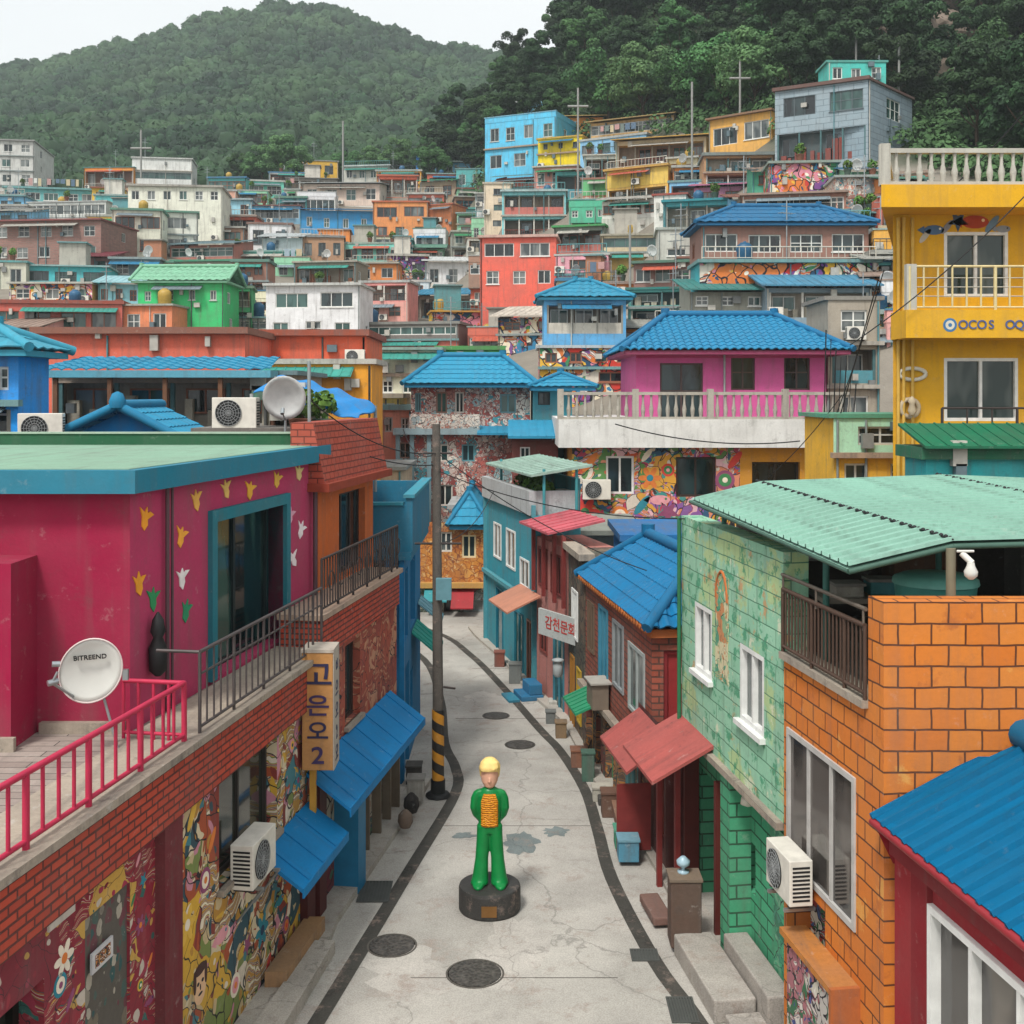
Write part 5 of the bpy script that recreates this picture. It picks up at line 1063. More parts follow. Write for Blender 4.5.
tag(m.build('wall_bracket', STEEL), 'pair of steel arms under the air conditioner on the orange wall', 'bracket')
# ---- red house with blue metal roof, bottom right
R_ = thing('red_house', 'deep red house with ribbed blue metal roof at the lower right corner', 'house', (4, 8.5, 0), group='houses along the street')
sr0, sr1 = s1 + .12, s1 + 5.2; RED = plaster('#931f27', .3); oRr = oR - nR * .04
wr = (SR(925) , SR(1040), 1.72, 2.85)
zl = lambda px, py: PR(px, py)[1]
m = MB(); wallgrid(m, oRr, uR, nR, sr0, sr1, 0, 3.3, [(SR(928), SR(1075), 1.62, 2.86, .08)]); wallgrid(m, oRr + uR * sr0 - nR * 5, nR, -uR, 0, 5, 0, 3.2); m.build('wall', RED, R_, R_)
window(R_, oRr, uR, nR, SR(928), SR(1075), 1.62, 2.86, .07, WHITE, glass('#4a4846', '#6b665f'), 2, .07, proud=.05)
m = MB(); m.obox(oRr, uR, nR, SR(912), SR(928), .0, .05, 1.5, 3.0); m.obox(oRr, uR, nR, sr0, sr1, .0, .05, 3.0, 3.3); m.build('wall_trim', plaster('#7d1a22', .3), R_, R_)
E0 = oRr + uR * (sr0 - .04) + nR * .18 + Z * 3.31; E1 = oRr + uR * (sr1 + .2) + nR * .18 + Z * 3.31; K0 = oRr + uR * (sr0 - .04) - nR * 1.15 + Z * 3.92; K1 = oRr + uR * (sr1 + .2) - nR * 1.15 + Z * 3.92; J0 = oRr + uR * (sr0 - .04) - nR * 4.5 + Z * 2.9; J1 = oRr + uR * (sr1 + .2) - nR * 4.5 + Z * 2.9
m = MB()
for (a_, b_, c_, d_) in ((E0, E1, K1, K0), (J1, J0, K0, K1)):
    nn = (b_ - a_).cross(d_ - a_).normalized(); m.face([a_, b_, c_, d_]); m.face([a_ - nn * .02, d_ - nn * .02, c_ - nn * .02, b_ - nn * .02]); Lr = (b_ - a_).length; ur = (b_ - a_).normalized(); x_ = .02
    while x_ < Lr - .04:
        p0 = a_ + ur * x_ - (d_ - a_) * .012; p1 = d_ + ur * x_; w0, w1 = ur * .026, ur * .013; hN = nn * .04
        for (q_, r_, h0, h1) in ((-w0, -w1, 0, 1), (-w1, w1, 1, 1), (w1, w0, 1, 0)): m.face([p0 + q_ + hN * h0, p0 + r_ + hN * h1, p1 + r_ + hN * h1, p1 + q_ + hN * h0])
        m.face([p0 - w0, p0 + w0, p0 + w1 + hN, p0 - w1 + hN]); x_ += .185; ro = m.build('roof', metal_sheet('#1187ba', 0, .25), R_, R_)
m = MB(); m.tube([K0 + Z * .06 - uR * .03, K1 + Z * .06], .13, 12); m.build('ridge_cap', metal_sheet('#125f82', 0, .2), ro, R_)
m = MB(); m.tube([E0 - Z * .045, E1 - Z * .045], .035, 8); m.obox(oRr, uR, nR, sr0 - .03, sr1 + .2, .05, .15, 3.22, 3.29); m.build('gutter', solid('#8a2a30', .5), R_, R_)
m = MB(); q = E0 - Z * .04; m.face([q, K0 - Z * .02, J0 - Z * .02, oRr + uR * (sr0 - .03) - nR * 4.5 + Z * 2.5, oRr + uR * (sr0 - .03) + Z * 2.9]); m.build('gable', RED, R_, R_)

# ---- red shop awnings and clutter in front of the green house
RAW = metal_sheet('#b35a54', 0, .55)
S = thing('corner_shop', 'small dark red shopfront under two faded red awnings', 'shop', (1.9, 17, 0), group='houses along the street')
o3 = V(Rx(18.2), 18.2, 0); L3 = 2.2
DR = plaster('#5c2a28', .6)
m = MB(); wallgrid(m, o3 + nR * .04, uR, nR, 0, L3, 0, 2.05, [(.15, .75, .0, 1.5, .2), (.95, 1.5, .3, 1.6, .25), (1.6, 2.1, 0, 1.7, .4)]); m.build('shopfront', DR, S, S)
for h in ((.15, .75, .0, 1.5), (.95, 1.5, .3, 1.6), (1.6, 2.1, 0, 1.7)): window(S, o3 + nR * .04, uR, nR, *h, .19, solid('#7a3a30', .6), glass('#1a2220', '#3a4a44'), 1, .05)
shed(S, o3, uR, nR, .1, 1.85, .05, 1.95, .68, 1.52, RAW, 'small_awning', .04, 0, .0)
shed(S, oR, uR, nR, -.15, 1.42, .0, 2.42, .80, 2.0, RAW, 'large_awning', .045, 0, .0)
m = MB()
for x in (2.0, 2.9): m.obox(o3, uR, nR, x, x + .07, .22, .29, 0, 2.1)
m.obox(o3, uR, nR, .97, 1.0, .1, .62, .1, 1.1); m.build('awning_post', solid('#7a2f2c', .6), S, S)
crate('wooden_cabinet', 'weathered wooden cabinet standing beside the green pillar', 'cabinet', *(oR + uR * 1.55 + nR * .42).xy, .38, .34, .82, '#5a4438', .07, '#7c6b5a')
m = MB(); p = oR + uR * 1.5 + nR * .42 + Z * .92; m.lathe(p, [(.07, 0), (.075, .02), (.02, .03), (.02, .06), (.08, .1), (.085, .15), (.03, .2)], 12); tag(m.build('glass_jar', solid('#9ab4c0', .15)), 'pale glass jar on top of the weathered cabinet', 'jar')
crate('blue_crate', 'pale blue crate on the pavement by the red shopfront', 'crate', *(o3 + uR * 1.2 + nR * .5).xy, .3, .3, .3, '#4f8fa8', .07, '#6fa3b5')
crate('green_crate', 'green crate behind the pale blue crate', 'crate', *(o3 + uR * .72 + nR * .45).xy, .28, .3, .26, '#2f8f70', .07, '#49a184')
m = MB(); q = oR + uR * .75 + nR * .55; m.obox(q, uR, nR, -.45, .3, -.13, .13, .05, .16); tag(m.build('plank', plaster('#7a5a50', .6), bevel=.02), 'reddish brown board lying on the pavement', 'board')
def flower(px, py, lab, k): pass
def steps(name, lab, s_0, s_1, b0, b1, z): m = MB(); m.obox(oR, uR, nR, s_0, s_1, b0, b1, 0, z); tag(m.build(name, concrete('#a09a92', 'stp', .9, 2), bevel=.02), lab, 'step')
steps('concrete_step', 'pale low concrete step beside the right drain strip', 1.7, 3.3, .12, .6, .26); steps('concrete_step', 'darker raised concrete step against the green wall', 2.1, 3.6, -.2, .1, .42)
steps('concrete_step', 'low concrete kerb slab at the bottom right of the street', 3.35, 5.6, .1, .5, .14)
for i, (s_, b_, k) in enumerate(()): put(k, ('potted plant', 'second potted plant')[i] + ' beside the dark doorway of the green house', oR + uR * s_ + nR * b_ + Z * .07, i, .8)

# ---- brick house with blue tiled hip roof
T_ = thing('brick_house', 'red brick house with blue tiled hipped roof and orange eaves on the right', 'house', (2.2, 20, 0), group='houses along the street')
oT = V(Rx(22.5), 22.5, 0); LT = (22.5 - 17.55) / -uR.y
RB = brick(('#8f4634', '#a05340'), '#5c3a30', .3, .1, .014, .5, 'rb', patch=[('#b98a70', .64), ('#5d6a5c', .66)])
hT = [(.25, .85, 2.0, 2.95), (1.25, 2.0, 1.6, 3.05), (2.4, 3.2, 1.85, 3.0), (3.55, 4.6, 1.75, 2.85)]
m = MB(); wallgrid(m, oT, uR, nR, 0, LT, 1.3, 3.25, [(*h, .05) for h in hT]); e_ = oT + uR * LT
wallgrid(m, e_, V(1, 0, 0), V(0, -1, 0), 0, 3.5, 1.3, 3.25, [(.18, .95, 1.3, 3.0, .12)]); wallgrid(m, oT - nR * 3.5, nR, -uR, 0, 3.5, 1.3, 3.25); m.build('brick_wall', RB, T_, T_)
for i, h in enumerate(hT): window(T_, oT, uR, nR, *h, .045, solid(('#6d5a4a', '#3f7f95', '#8a8f90', '#9aa3a0')[i], .6), (GL, glass('#2a6a86', '#4f8fa5'), GLC, GLC)[i], 1, .07, bars=4 if i == 0 else 0)
window(T_, e_, V(1, 0, 0), V(0, -1, 0), .18, .95, 1.3, 3.0, .1, solid('#7a2628', .6), solid('#8e2c2c', .6), 0, .08, name='red_door')
m = MB(); m.box(e_.x + .45, e_.x + .62, e_.y - .03, e_.y + .08, 2.5, 2.72); m.build('wall_lamp', solid('#cfc9bd', .4), T_, T_)
m = MB(); wallgrid(m, oT + nR * .05, uR, nR, 0, LT, 0, 1.3, [(.3, .9, 0, 1.1, .2), (1.2, 1.6, 0, 1.05, .2), (2.0, 2.6, 0, 1.1, .2), (3.0, 4.6, .15, 1.15, .2)]); m.build('shopfront', mural('shopR', ['#5a4a3f', '#8a5a3a', '#3f5a50', '#6b3a34', '#7d6a52', '#b0763a'], 3.2, lw=.02), T_, T_)
for i, h in enumerate(((.3, .9, 0, 1.1), (1.2, 1.6, 0, 1.05), (2.0, 2.6, 0, 1.1), (3.0, 4.6, .15, 1.15))): window(T_, oT + nR * .05, uR, nR, *h, .19, solid(('#b58a2f', '#c9662a', '#3a7a52', '#4b6f72')[i], .6), (solid('#b58a2a', .6), solid('#c0602a', .6), solid('#2f7a4a', .6), glass('#25413f', '#4a6a66'))[i], (0, 0, 1, 3)[i], .06)
m = MB(); m.obox(oT, uR, nR, -.05, LT + .1, .04, .16, 1.25, 1.35); m.build('ledge', SLAB, T_, T_)
TB = metal_sheet('#0c6d9c', 0, .25)
T_roof = hip_roof(T_, oT, uR, nR, -.1, LT + .22, -2.1, .12, 3.36, .85, TB, metal_sheet('#14658f', 0, .2), pitch=.2, row=.22, amp=.075, capr=.105, sub=4, soffit=plaster('#b5622c', .4))
m = MB()
k = 0
while k < LT + .3: c_ = oT + uR * (-.1 + k) + nR * .12 + Z * 3.35; m.tube([c_, c_ + nR * .035], .045, 8); k += .17
m.build('eave_tile_end', solid('#c0713a', .7), T_, T_)
shed(T_, oT, uR, nR, .9, 2.1, .06, 1.45, .62, 1.22, metal_sheet('#2f9068', 0, .35), 'green_awning', .04, .2)
m = MB(); m.obox(oT, uR, nR, 1.75, 2.25, .05, .34, 1.35, 1.8); m.build('ac_cage', solid('#75695c', .6), T_, T_)
m = MB(); m.obox(oT, uR, nR, 1.7, 2.3, .0, .38, 1.8, 1.83); m.build('cage_roof', solid('#a39f96', .6), T_, T_)
crate('timber_box', 'long brown timber box along the wall under the brick house', 'box', *(oT + uR * 4.0 + nR * .28).xy, .16, 1.3, .2, '#7d5442', .07, '#8d6a55')

# ---- dark narrow house, pink porch house, turquoise house farther down the street
def street_house(name, lab, pa, pb, z1, wall, holes, d=1.1, z0=0, group='houses along the street', name_w='wall'):
    pa = V(*pa, 0); pb = V(*pb, 0); u = (pb - pa).normalized(); n = V(u.y, -u.x, 0); w = (pb - pa).length
    r = thing(name, lab, 'house', (pa + pb) / 2 - n * .5, group=group); m = MB(); wallgrid(m, pa, u, n, 0, w, z0, z1, [(*h[:4], .05) for h in holes]); boxwalls(m, pa, u, n, w, d, z0, z1); m.face([pa + Z * z1, pb + Z * z1, pb - n * d + Z * z1, pa - n * d + Z * z1]); m.build(name_w, wall, r, r)
    for h in holes: window(r, pa, u, n, *h[:4], .045, h[4] if len(h) > 4 else WHITE, h[5] if len(h) > 5 else GL, h[6] if len(h) > 6 else 1, .06)
    return r, pa, u, n, w
N, pa, u, n, w = street_house('narrow_house', 'narrow dark mottled house with arched white window beside the tiled brick house', (1.2, 24.45), (1.42, 22.55), 3.65, mural('dk', ['#4a4a40', '#5c5a4c', '#6b5a4a', '#3f4a44', '#7a6a58', '#4f3f36'], 3, lw=.02), [(.5, 1.2, 1.9, 2.9, WHITE, GLC, 3), (.3, .8, 0, 1.5, solid('#9a6a2a', .6), GL), (1.1, 1.6, .3, 1.4, solid('#b09030', .6), GLT)])
m = MB(); m.obox(pa, u, n, -.05, w + .05, -.2, .12, 3.65, 3.78); m.build('coping', SLAB, N, N)
sgb = thing('signboard', 'long white shop signboard with red lettering over the narrow house', 'sign', pa + n * .45 + Z * 1.9); m = MB(); us = V(.5, -.86, 0).normalized(); ns = V(us.y, -us.x, 0); ps = V(.72, 24.6, 0); m.obox(ps, us, ns, -.3, 1.45, -.06, 0, 1.75, 2.3); m.build('board', plaster('#b9bdb9', .5), sgb, sgb); text('lettering', '감천문화', .30, solid('#b0403a', .6), ps + us * .58 + ns * .003 + Z * 2.03, basis(us, ns), sgb, sgb, .004, 1.1)
m = MB(); m.obox(ps, us, ns, 1.1, 1.14, -.5, -.06, 2.0, 2.04); m.build('bracket', IRON, sgb, sgb)
m = MB(); m.lathe(pa + u * 1.75 + n * .5 + Z * 1.35, [(.06, 0), (.1, .06), (.1, .22), (.07, .3), (.12, .31), (.12, .34), (.06, .36)], 12); tag(m.build('gas_cylinder', solid('#9aa0a0', .5)), 'grey round vent cylinder over the green awning', 'vent')
K, pa, u, n, w = street_house('porch_house', 'pink house with dark red posts and a faded red roof sheet', (.58, 26.9), (1.2, 24.5), 3.6, plaster('#c07a70', .7), [(.2, .9, 2.5, 3.4, solid('#6b2f2c', .6), GL, 2), (1.2, 2.2, 2.5, 3.4, solid('#6b2f2c', .6), GL, 3), (.3, .9, 1.0, 2.0, solid('#7a3a34', .6), GL), (1.4, 2.2, 0, 1.8, solid('#3f7a8a', .6), GLT)])
shed(K, pa, u, n, -.1, w - .2, -.9, 4.15, .4, 3.9, metal_sheet('#c4606a', 0, .5), 'roof_sheet', .05, .4)
m = MB()
for x in (0, .85, 1.7, w - .08): m.obox(pa, u, n, x, x + .07, .05, .13, 2.35, 3.9)
m.build('post', solid('#7a3330', .6), K, K)
shed(K, pa, u, n, -1.3, .5, .05, 2.25, .85, 1.9, metal_sheet('#c98a70', 0, .45), 'salmon_awning', .04, .0)
m = MB(); m.obox(pa, u, n, .2, .95, .1, .62, 0, .12); m.obox(pa, u, n, .25, .9, .12, .42, .12, .36); tag(m.build('blue_step', plaster('#1f6f98', .4), bevel=.02), 'small blue painted steps at the porch house doorway', 'step')
m = MB(); q = pa + u * .62 + n * .78; m.obox(q, u, n, -.35, .35, -.12, .14, .01, .06); tag(m.build('leaning_board', plaster('#2a86a0', .4)), 'flat teal board on the ground before the blue painted steps', 'board')
Q, pa, u, n, w = street_house('turquoise_house', 'turquoise house with white windows and white roof parapet at the bend', (-.72, 32.4), (.56, 27.05), 4.05, plaster('#2f95a6', .55),
    [(1.0, 1.9, 2.5, 3.45, WHITE, GLC, 1), (2.5, 3.5, 2.45, 3.45, WHITE, GLC, 1), (4.0, 4.9, 2.2, 2.9, WHITE, GLC, 1), (1.3, 2.1, 0, 1.75, solid('#17687a', .5), glass('#0f3038', '#1f5a66'), 0), (3.4, 4.3, .0, 1.5, solid('#1a7082', .5), GLT), (4.7, 5.2, 0, 1.5, solid('#8a5a48', .5), GL)])
m = MB(); m.obox(pa, u, n, -.05, w * .95, -.06, .12, 4.05, 4.62); m.obox(pa, u, n, w * .95, w * .95 + .12, -1.1, .12, 4.05, 4.62); m.build('white_parapet', plaster('#b5b9b9', .6), Q, Q)
m = MB(); p_ = lambda a, b, c: pa + u * a + n * b + Z * c
for a, b in ((1, -.2), (1, -1.0), (w, -.2), (w, -1.0)): m.tube([p_(a, b, 4.05), p_(a, b, 5.15)], .04, 6)
m.build('canopy_post', solid('#3f8a90', .6), Q, Q); shed(Q, pa, u, n, .6, w + .15, -1.35, 5.2, .15, 4.98, metal_sheet('#9ab5a8', 0, .5), 'roof_canopy', .05, .4)
m = MB(); m.obox(pa, u, n, .2, w - .2, -1.15, -1.05, 4.05, 4.9); m.build('terrace_back_wall', plaster('#3c8f98', .6), Q, Q)
m = MB(); m.obox(pa, u, n, 0, .09, .0, .09, 0, 4.3); m.obox(pa, u, n, w - .09, w, .0, .09, 0, 4.3); m.obox(pa, u, n, 0, w, .02, .14, 1.95, 2.05); m.build('trim', plaster('#4a98a3', .5), Q, Q)
for k in range(3): put(('plant', 'plant2')[k % 2], ('leftmost', 'middle', 'rightmost')[k] + ' potted bush on the turquoise house roof terrace', p_(2.2 + 1.1 * k, -.5, 4.05), k, 1.0)
put('ac', 'air conditioner on the turquoise house roof terrace', p_(w - .8, -.8, 4.05), math.atan2(u.y, u.x), .9)
# step blocks and small pavement things down the right side
for px, py, hx, lab in ((555, 706, '#c9c6bc', 'pale stone block at the pavement edge by the porch house'), (515, 668, '#8a8f8c', 'grey stone block at the foot of the turquoise house'), (606, 803, '#3b3a38', 'dark small block at the edge of the right pavement')):
    Y = H * F / (py - HZ); X = (px - 512) * Y / F; m = MB(); m.box(X - .14, X + .14, Y - .15, Y + .2, .0, .14); tag(m.build('stone_block', plaster(hx, .6), bevel=.02), lab, 'block')

# odds and ends along the right pavement
for i, (Y, off, w_, d_, h_, hx, lab, nm, cat) in enumerate(((18.9, .34, .26, .3, .38, '#6a4a3a', 'brown wooden crate under the brick house shopfront', 'wooden_crate', 'crate'), (19.6, .32, .3, .24, .22, '#b9b4a6', 'off white low tub box by the orange shop door', 'storage_box', 'box'), (20.6, .34, .22, .22, .5, '#3f6a5a', 'tall dark green bin under the green awning', 'dust_bin', 'bin'),
        (21.4, .34, .3, .3, .3, '#8a5a42', 'terracotta coloured box beside the green bin', 'storage_box', 'box'), (23.2, .36, .22, .24, .3, '#8a7050', 'brown crate in front of the narrow dark house', 'plastic_crate', 'crate'), (24.2, .4, .2, .2, .24, '#6f7472', 'grey crate between the narrow house and the blue steps', 'plastic_crate', 'crate'),
        (27.6, .34, .3, .3, .45, '#7a7f7c', 'grey box by the turquoise house doorway', 'storage_box', 'box'), (29.3, .34, .26, .3, .35, '#8a4a3a', 'rust red box at the foot of the turquoise wall', 'storage_box', 'box'))):
    crate(nm, lab, cat, Rx(Y) - off, Y, w_, d_, h_, hx, .0, lid=hx)
# ------------------------------------------------------------------ middle distance
def hh(*a, **k): return house(*a, **k)
# pink house: mural storey, white terrace slab, balustrade, blue tiled roof
PK = thing('pink_house', 'bright pink house with blue tiled roof above a white balustraded terrace and mural wall', 'house', at(700, 440, 38) , group='large houses behind the street')
u, n = V(1, 0, 0), V(0, -1, 0); k_ = 38 / F
fx = lambda px, Y=38: (px - 512) * Y / F
fz = lambda py, Y=38: H - (py - HZ) * Y / F
oP = V(0, 38, 0); x0, x1 = fx(572), fx(832)
m = MB(); win = [(fx(606), fx(634), fz(494), fz(456)), (fx(676), fx(716), fz(497), fz(457)), (fx(752), fx(800), fz(500), fz(462))]
wallgrid(m, oP, u, n, x0, fx(740), 1.0, fz(446), [(*win[0], .15), (*win[1], .2)]); m.build('mural_wall', mural('pinkm', ['#c8542f', '#d9a03a', '#3f8f8a', '#d8cfc0', '#5a8a4a', '#b03a5a', '#8a5aa0', '#d98a6a', '#2f5a7a', '#e4b8c0'], 2.3, lw=.018), PK, PK)
m = MB(); wallgrid(m, oP, u, n, fx(740), x1, 1.0, fz(446), [(*win[2], .3)]); boxwalls(m, oP + u * x0, u, n, x1 - x0, 7, 1, fz(446)); m.build('ochre_wall', plaster('#d08f1f', .4), PK, PK)
for i, w_ in enumerate(win): window(PK, oP, u, n, *w_, (.13, .18, .28)[i], (WHITE, solid('#3a2c26', .6), solid('#3a3028', .6))[i], GL, 1, .09)
for (kind, px, py, S) in (('flower', 650, 478, .7), ('ring', 668, 470, .6), ('fish', 660, 500, .8), ('leaf', 647, 455, .7), ('leaf', 590, 462, 1.0), ('ring', 725, 480, .9), ('flower', 728, 505, .8), ('leaf', 642, 505, 1.0), ('star', 668, 512, .8), ('flower', 585, 512, .9), ('leaf', 735, 460, .9), ('ring', 620, 515, .8)):
    painted(kind, oP, u, n, fx(px), fz(py), S, ('#d9b48f', '#2a2a30', '#b5502f') if kind == 'face' else rq.sample(PC, 3), PK, PK)
m = MB(); m.obox(oP, u, n, fx(558), fx(828), -8, .5, fz(447), fz(419)); m.build('terrace_slab', plaster('#dededa', .4), PK, PK)
baluster_rail(PK, oP, u, n, fx(560), fx(846), .38, fz(419), fz(392) - fz(419), .27, plaster('#b5b0a4', .6), 2.45)
oP2 = V(0, 39.6, 0); g = lambda px: fx(px, 39.6); gz = lambda py: fz(py, 39.6)
wp = [(g(660), g(703), fz(421), gz(363)), (g(731), g(755), gz(390), gz(356)), (g(784), g(810), gz(390), gz(356))]
PINK = plaster('#c4558f', .3)
m = MB(); wallgrid(m, oP2, u, n, g(636), g(826), fz(421), gz(348), [(*w_, .15) for w_ in wp]); boxwalls(m, oP2 + u * g(636), u, n, g(826) - g(636), 5.5, fz(421), gz(348)); m.build('wall', PINK, PK, PK)
m = MB(); m.obox(oP2, u, n, g(636), g(826), .0, .06, gz(358), gz(348)); m.build('eave_band', plaster('#b03a6a', .3), PK, PK)
for w_ in wp: window(PK, oP2, u, n, *w_, .13, solid('#4a3a38', .5), GL, 1, .08, tr=.5)
hip_roof(PK, oP2, u, n, g(636) - .55, g(826) + .7, -6.0, .8, gz(351), 1.35, metal_sheet('#247fa8', 0, .3), metal_sheet('#1b6a94', 0, .2), inset=1.9, pitch=.28, row=.34, amp=.085, capr=.13, sub=4, soffit=plaster('#8f3a5c', .3))
put('ac', 'white air conditioner on the mural wall below the pink house', V(fx(596), 37.62, fz(500)), 0, 1.15)
m = MB(); m.tube([(g(724), 39.5, gz(418)), (g(724), 39.5, gz(350))], .04, 5); m.tube([(fx(826), 37.7, 2), (fx(826), 37.7, fz(395))], .06, 6); m.build('drain_pipe', GREY, PK, PK)
m = MB(); m.box(fx(562), fx(690), 36.6, 37.98, 1.4, fz(536)); m.build('lower_brick_wall', brick(('#8a4a3c', '#9a5847'), '#5d4a40', .4, .14, .02, .5, 'lowb'), PK, PK)
# ochre annexe between the pink and yellow house
hh('ochre annexe with green parapet between pink and yellow houses', 834, 926, 418, 492, '#c9912a', 'flat:#4f9a7c', [('w1', '#8fb59c'), 'w2'], Y=30, d=3, extra=1)
hh('teal shed with dark green roof behind the canopy', 926, 1060, 459, 500, '#1f7f82', 'flat:#1a6a4c', ['-'], Y=22.5, d=1.2, raw=True, clut='')
GRf = thing('lean_to_shelter', 'green sheet roof sloping over the teal shed behind the canopy', 'roof', at(975, 455, 22.5)); oG_ = at(926, 459, 22.5); shed(GRf, V(oG_.x, 22.5, 0), u, n, -.15, 2.9, -1.2, oG_.z + .62, .4, oG_.z + .22, metal_sheet('#1a6a4c', 0, .4), 'sheet', .05, .3)
hh('weathered grey house wrapped in cables left of the yellow house', 828, 880, 300, 430, '#8a8276', 'flat:#8d8a82', ['w1', 'b', 'w1'], Y=41, d=3)
# yellow house
YH = thing('yellow_house', 'bright yellow three storey house with white roof balustrade on the right', 'house', at(980, 450, 26), group='large houses behind the street')
YEL = plaster('#dca61c', .28); YO = V(0, 26, 0); yx = lambda px: fx(px, 26); yz = lambda py: fz(py, 26)
a0, a1 = yx(893), yx(1130); hy = [(yx(944), yx(1008), yz(297), yz(232)), (yx(944), yx(1018), yz(421), yz(358))]
m = MB(); wallgrid(m, YO, u, n, a0, a1, 0, 10.97, [(*h, .15) for h in hy] + [(yx(905), yx(930), yz(500), yz(455), .1)]); sdv = V(.345, .938, 0); wallgrid(m, YO + u * a0 + sdv * 7, -sdv, V(-sdv.y, sdv.x, 0), 0, 7, 0, 10.97); m.build('wall', YEL, YH, YH)
for h in hy: window(YH, YO, u, n, *h, .12, WHITE, glass('#22332f', '#4b5450'), 1, .09, proud=.05)
m = MB(); fc = V(a0 - .62, 24.9, 0); m.prism([(fc.x, fc.y), (a1, fc.y), (a1, 33), ((fc + sdv * 8).x, (fc + sdv * 8).y)], 10.97, 11.46); m.build('roof_slab', YEL, YH, YH)
baluster_rail(YH, YO, u, n, a0 - .5, a1, .95, 11.46, .80, .26, plaster('#b9b6ab', .4), 3.2)
baluster_rail(YH, fc + V(.12, .15, 0), sdv, V(sdv.y, -sdv.x, 0), 0, 7, 0, 11.46, .80, .26, plaster('#b9b6ab', .4), 3.2)
m = MB(); m.obox(YO, u, n, a0 - .05, a1, .002, 1.0, yz(340), yz(313)); m.build('balcony_slab', YEL, YH, YH)
rail(YH, YO, u, n, a0 + .05, a1, .93, yz(313), .95, .3, solid('#c9b98a', .5), .024, .03, 'balcony_railing', posts=6)
m = MB(); 
for zz in (.3, .5, .7): m.tube([YO + u * a0 + n * .93 + Z * (yz(313) + zz), YO + u * a1 + n * .93 + Z * (yz(313) + zz)], .012, 4)
m.obox(YO, u, n, a0 - .02, a0 + .2, .8, .96, yz(313), yz(313) + 1.0); m.build('balcony_post', plaster('#b9b6ab', .4), YH, YH)
m = MB(); m.obox(YO, u, n, yx(932), a1, .002, .55, yz(449), yz(441)); m.build('lower_balcony_slab', YEL, YH, YH)
rail(YH, YO, u, n, yx(934), a1, .5, yz(441), .75, .5, IRON, .02, .028, 'lower_railing', posts=3)
for i, ch in enumerate('OCOS OQAR'):
    if ch != ' ': text('balcony_lettering', ch, .27, solid('#4a5a86', .6), V(fx(963 + 9.4 * i, 25), 24.99, fz(325, 25)), FRONT, YH, YH, .01)
painted('ring', V(0, 25, 0), u, n, fx(950, 25), fz(325, 25), .42, ['#3f6f9a', '#c9c4b4', '#3f6f9a'], YH, YH)
for i, (px, py, kd, S_, cs) in enumerate(((925, 236, 'leaf', .5, ['#b9b4a8']), (934, 230, 'fish', .55, ['#4f6a8a', '#d9d4c8']), (947, 227, 'leaf', .5, ['#8a8a90']), (958, 221, 'star', .5, ['#4a5a70']), (975, 222, 'fish', .75, ['#b0472f', '#e8c9a0']), (992, 224, 'leaf', .6, ['#6f8aa0']), (1003, 229, 'fish', .4, ['#8a8f94', '#333333']))): painted(kd, YO, u, n, yx(px), yz(py), S_, cs, YH, YH, .01)
m = MB(); m.tube([(yx(912) + .3 * math.cos(a), 25.97, yz(374) + .13 * math.sin(a)) for a in [2 * math.pi * k / 16 for k in range(17)]], .05, 6); m.build('wall_ornament', solid('#c9c4b4', .5), YH, YH)
m = MB(); m.tube([(yx(909) + .2 * math.cos(a), 25.96, yz(408) + .2 * math.sin(a)) for a in [2 * math.pi * k / 16 for k in range(17)]], .06, 6); m.lathe((yx(909), 25.8, yz(415)), [(.05, 0), (.1, .1), (.06, .25), (.1, .32), (.02, .42)], 10); m.build('wall_figure', solid('#b5a58a', .6), YH, YH)
m = MB()
for x in (.1, .22, .42): m.tube([(a0 + x, 25.94, 0), (a0 + x, 25.94, 10.9)], .04, 6)
m.build('drain_pipe', solid('#c9a24a', .6), YH, YH)
# mosaic house at the end of the street
MO = thing('mosaic_house', 'two storey red and white mosaic house with blue tiled roof at the street end', 'house', at(480, 520, 45), group='large houses behind the street')
q = lambda px: fx(px, 45); qz = lambda py: fz(py, 45); oM = V(0, 45, 0)
DOT = mural('dots2', ['#cfc6ba', '#a04a44', '#c4b2a8', '#3f8f9a', '#b5625a', '#dcd2c6', '#8fb0b4', '#8a3f3c', '#e4dccf', '#b07a70'], 4.6, line='#6b4f4c', lw=.03)
h1 = [(q(415), q(421), qz(412), qz(393)), (q(436), q(447), qz(413), qz(392)), (q(455), q(464), qz(413), qz(392)), (q(500), q(516), qz(413), qz(394))]
h2 = [(q(400), q(412), qz(458), qz(442)), (q(434), q(449), qz(461), qz(444)), (q(462), q(475), qz(461), qz(444)), (q(416), q(431), qz(505), qz(482)), (q(438), q(453), qz(505), qz(484))]
m = MB(); wallgrid(m, oM, u, n, q(411), q(530), qz(430), qz(384), [(*h, .15) for h in h1]); wallgrid(m, oM + n * .35, u, n, q(397), q(545), .2, qz(432), [(*h, .15) for h in h2]); boxwalls(m, oM + u * q(411), u, n, q(530) - q(411), 6, qz(430), qz(384)); boxwalls(m, oM + n * .35 + u * q(397), u, n, q(545) - q(397), 6, .2, qz(432))
m.build('mosaic_wall', DOT, MO, MO)
for i, h in enumerate(h1 + h2): window(MO, oM + (n * .35 if i >= 4 else n * 0), u, n, *h, .13, solid(('#5a8f98', '#8a6a5c', '#c9c6bc')[i % 3], .5), (GL, GLT)[i % 2], 1, .07)
m = MB(); m.obox(oM, u, n, q(395), q(480), -.1, .75, qz(434), qz(428)); m.build('balcony_slab', plaster('#8fa8ae', .6), MO, MO)
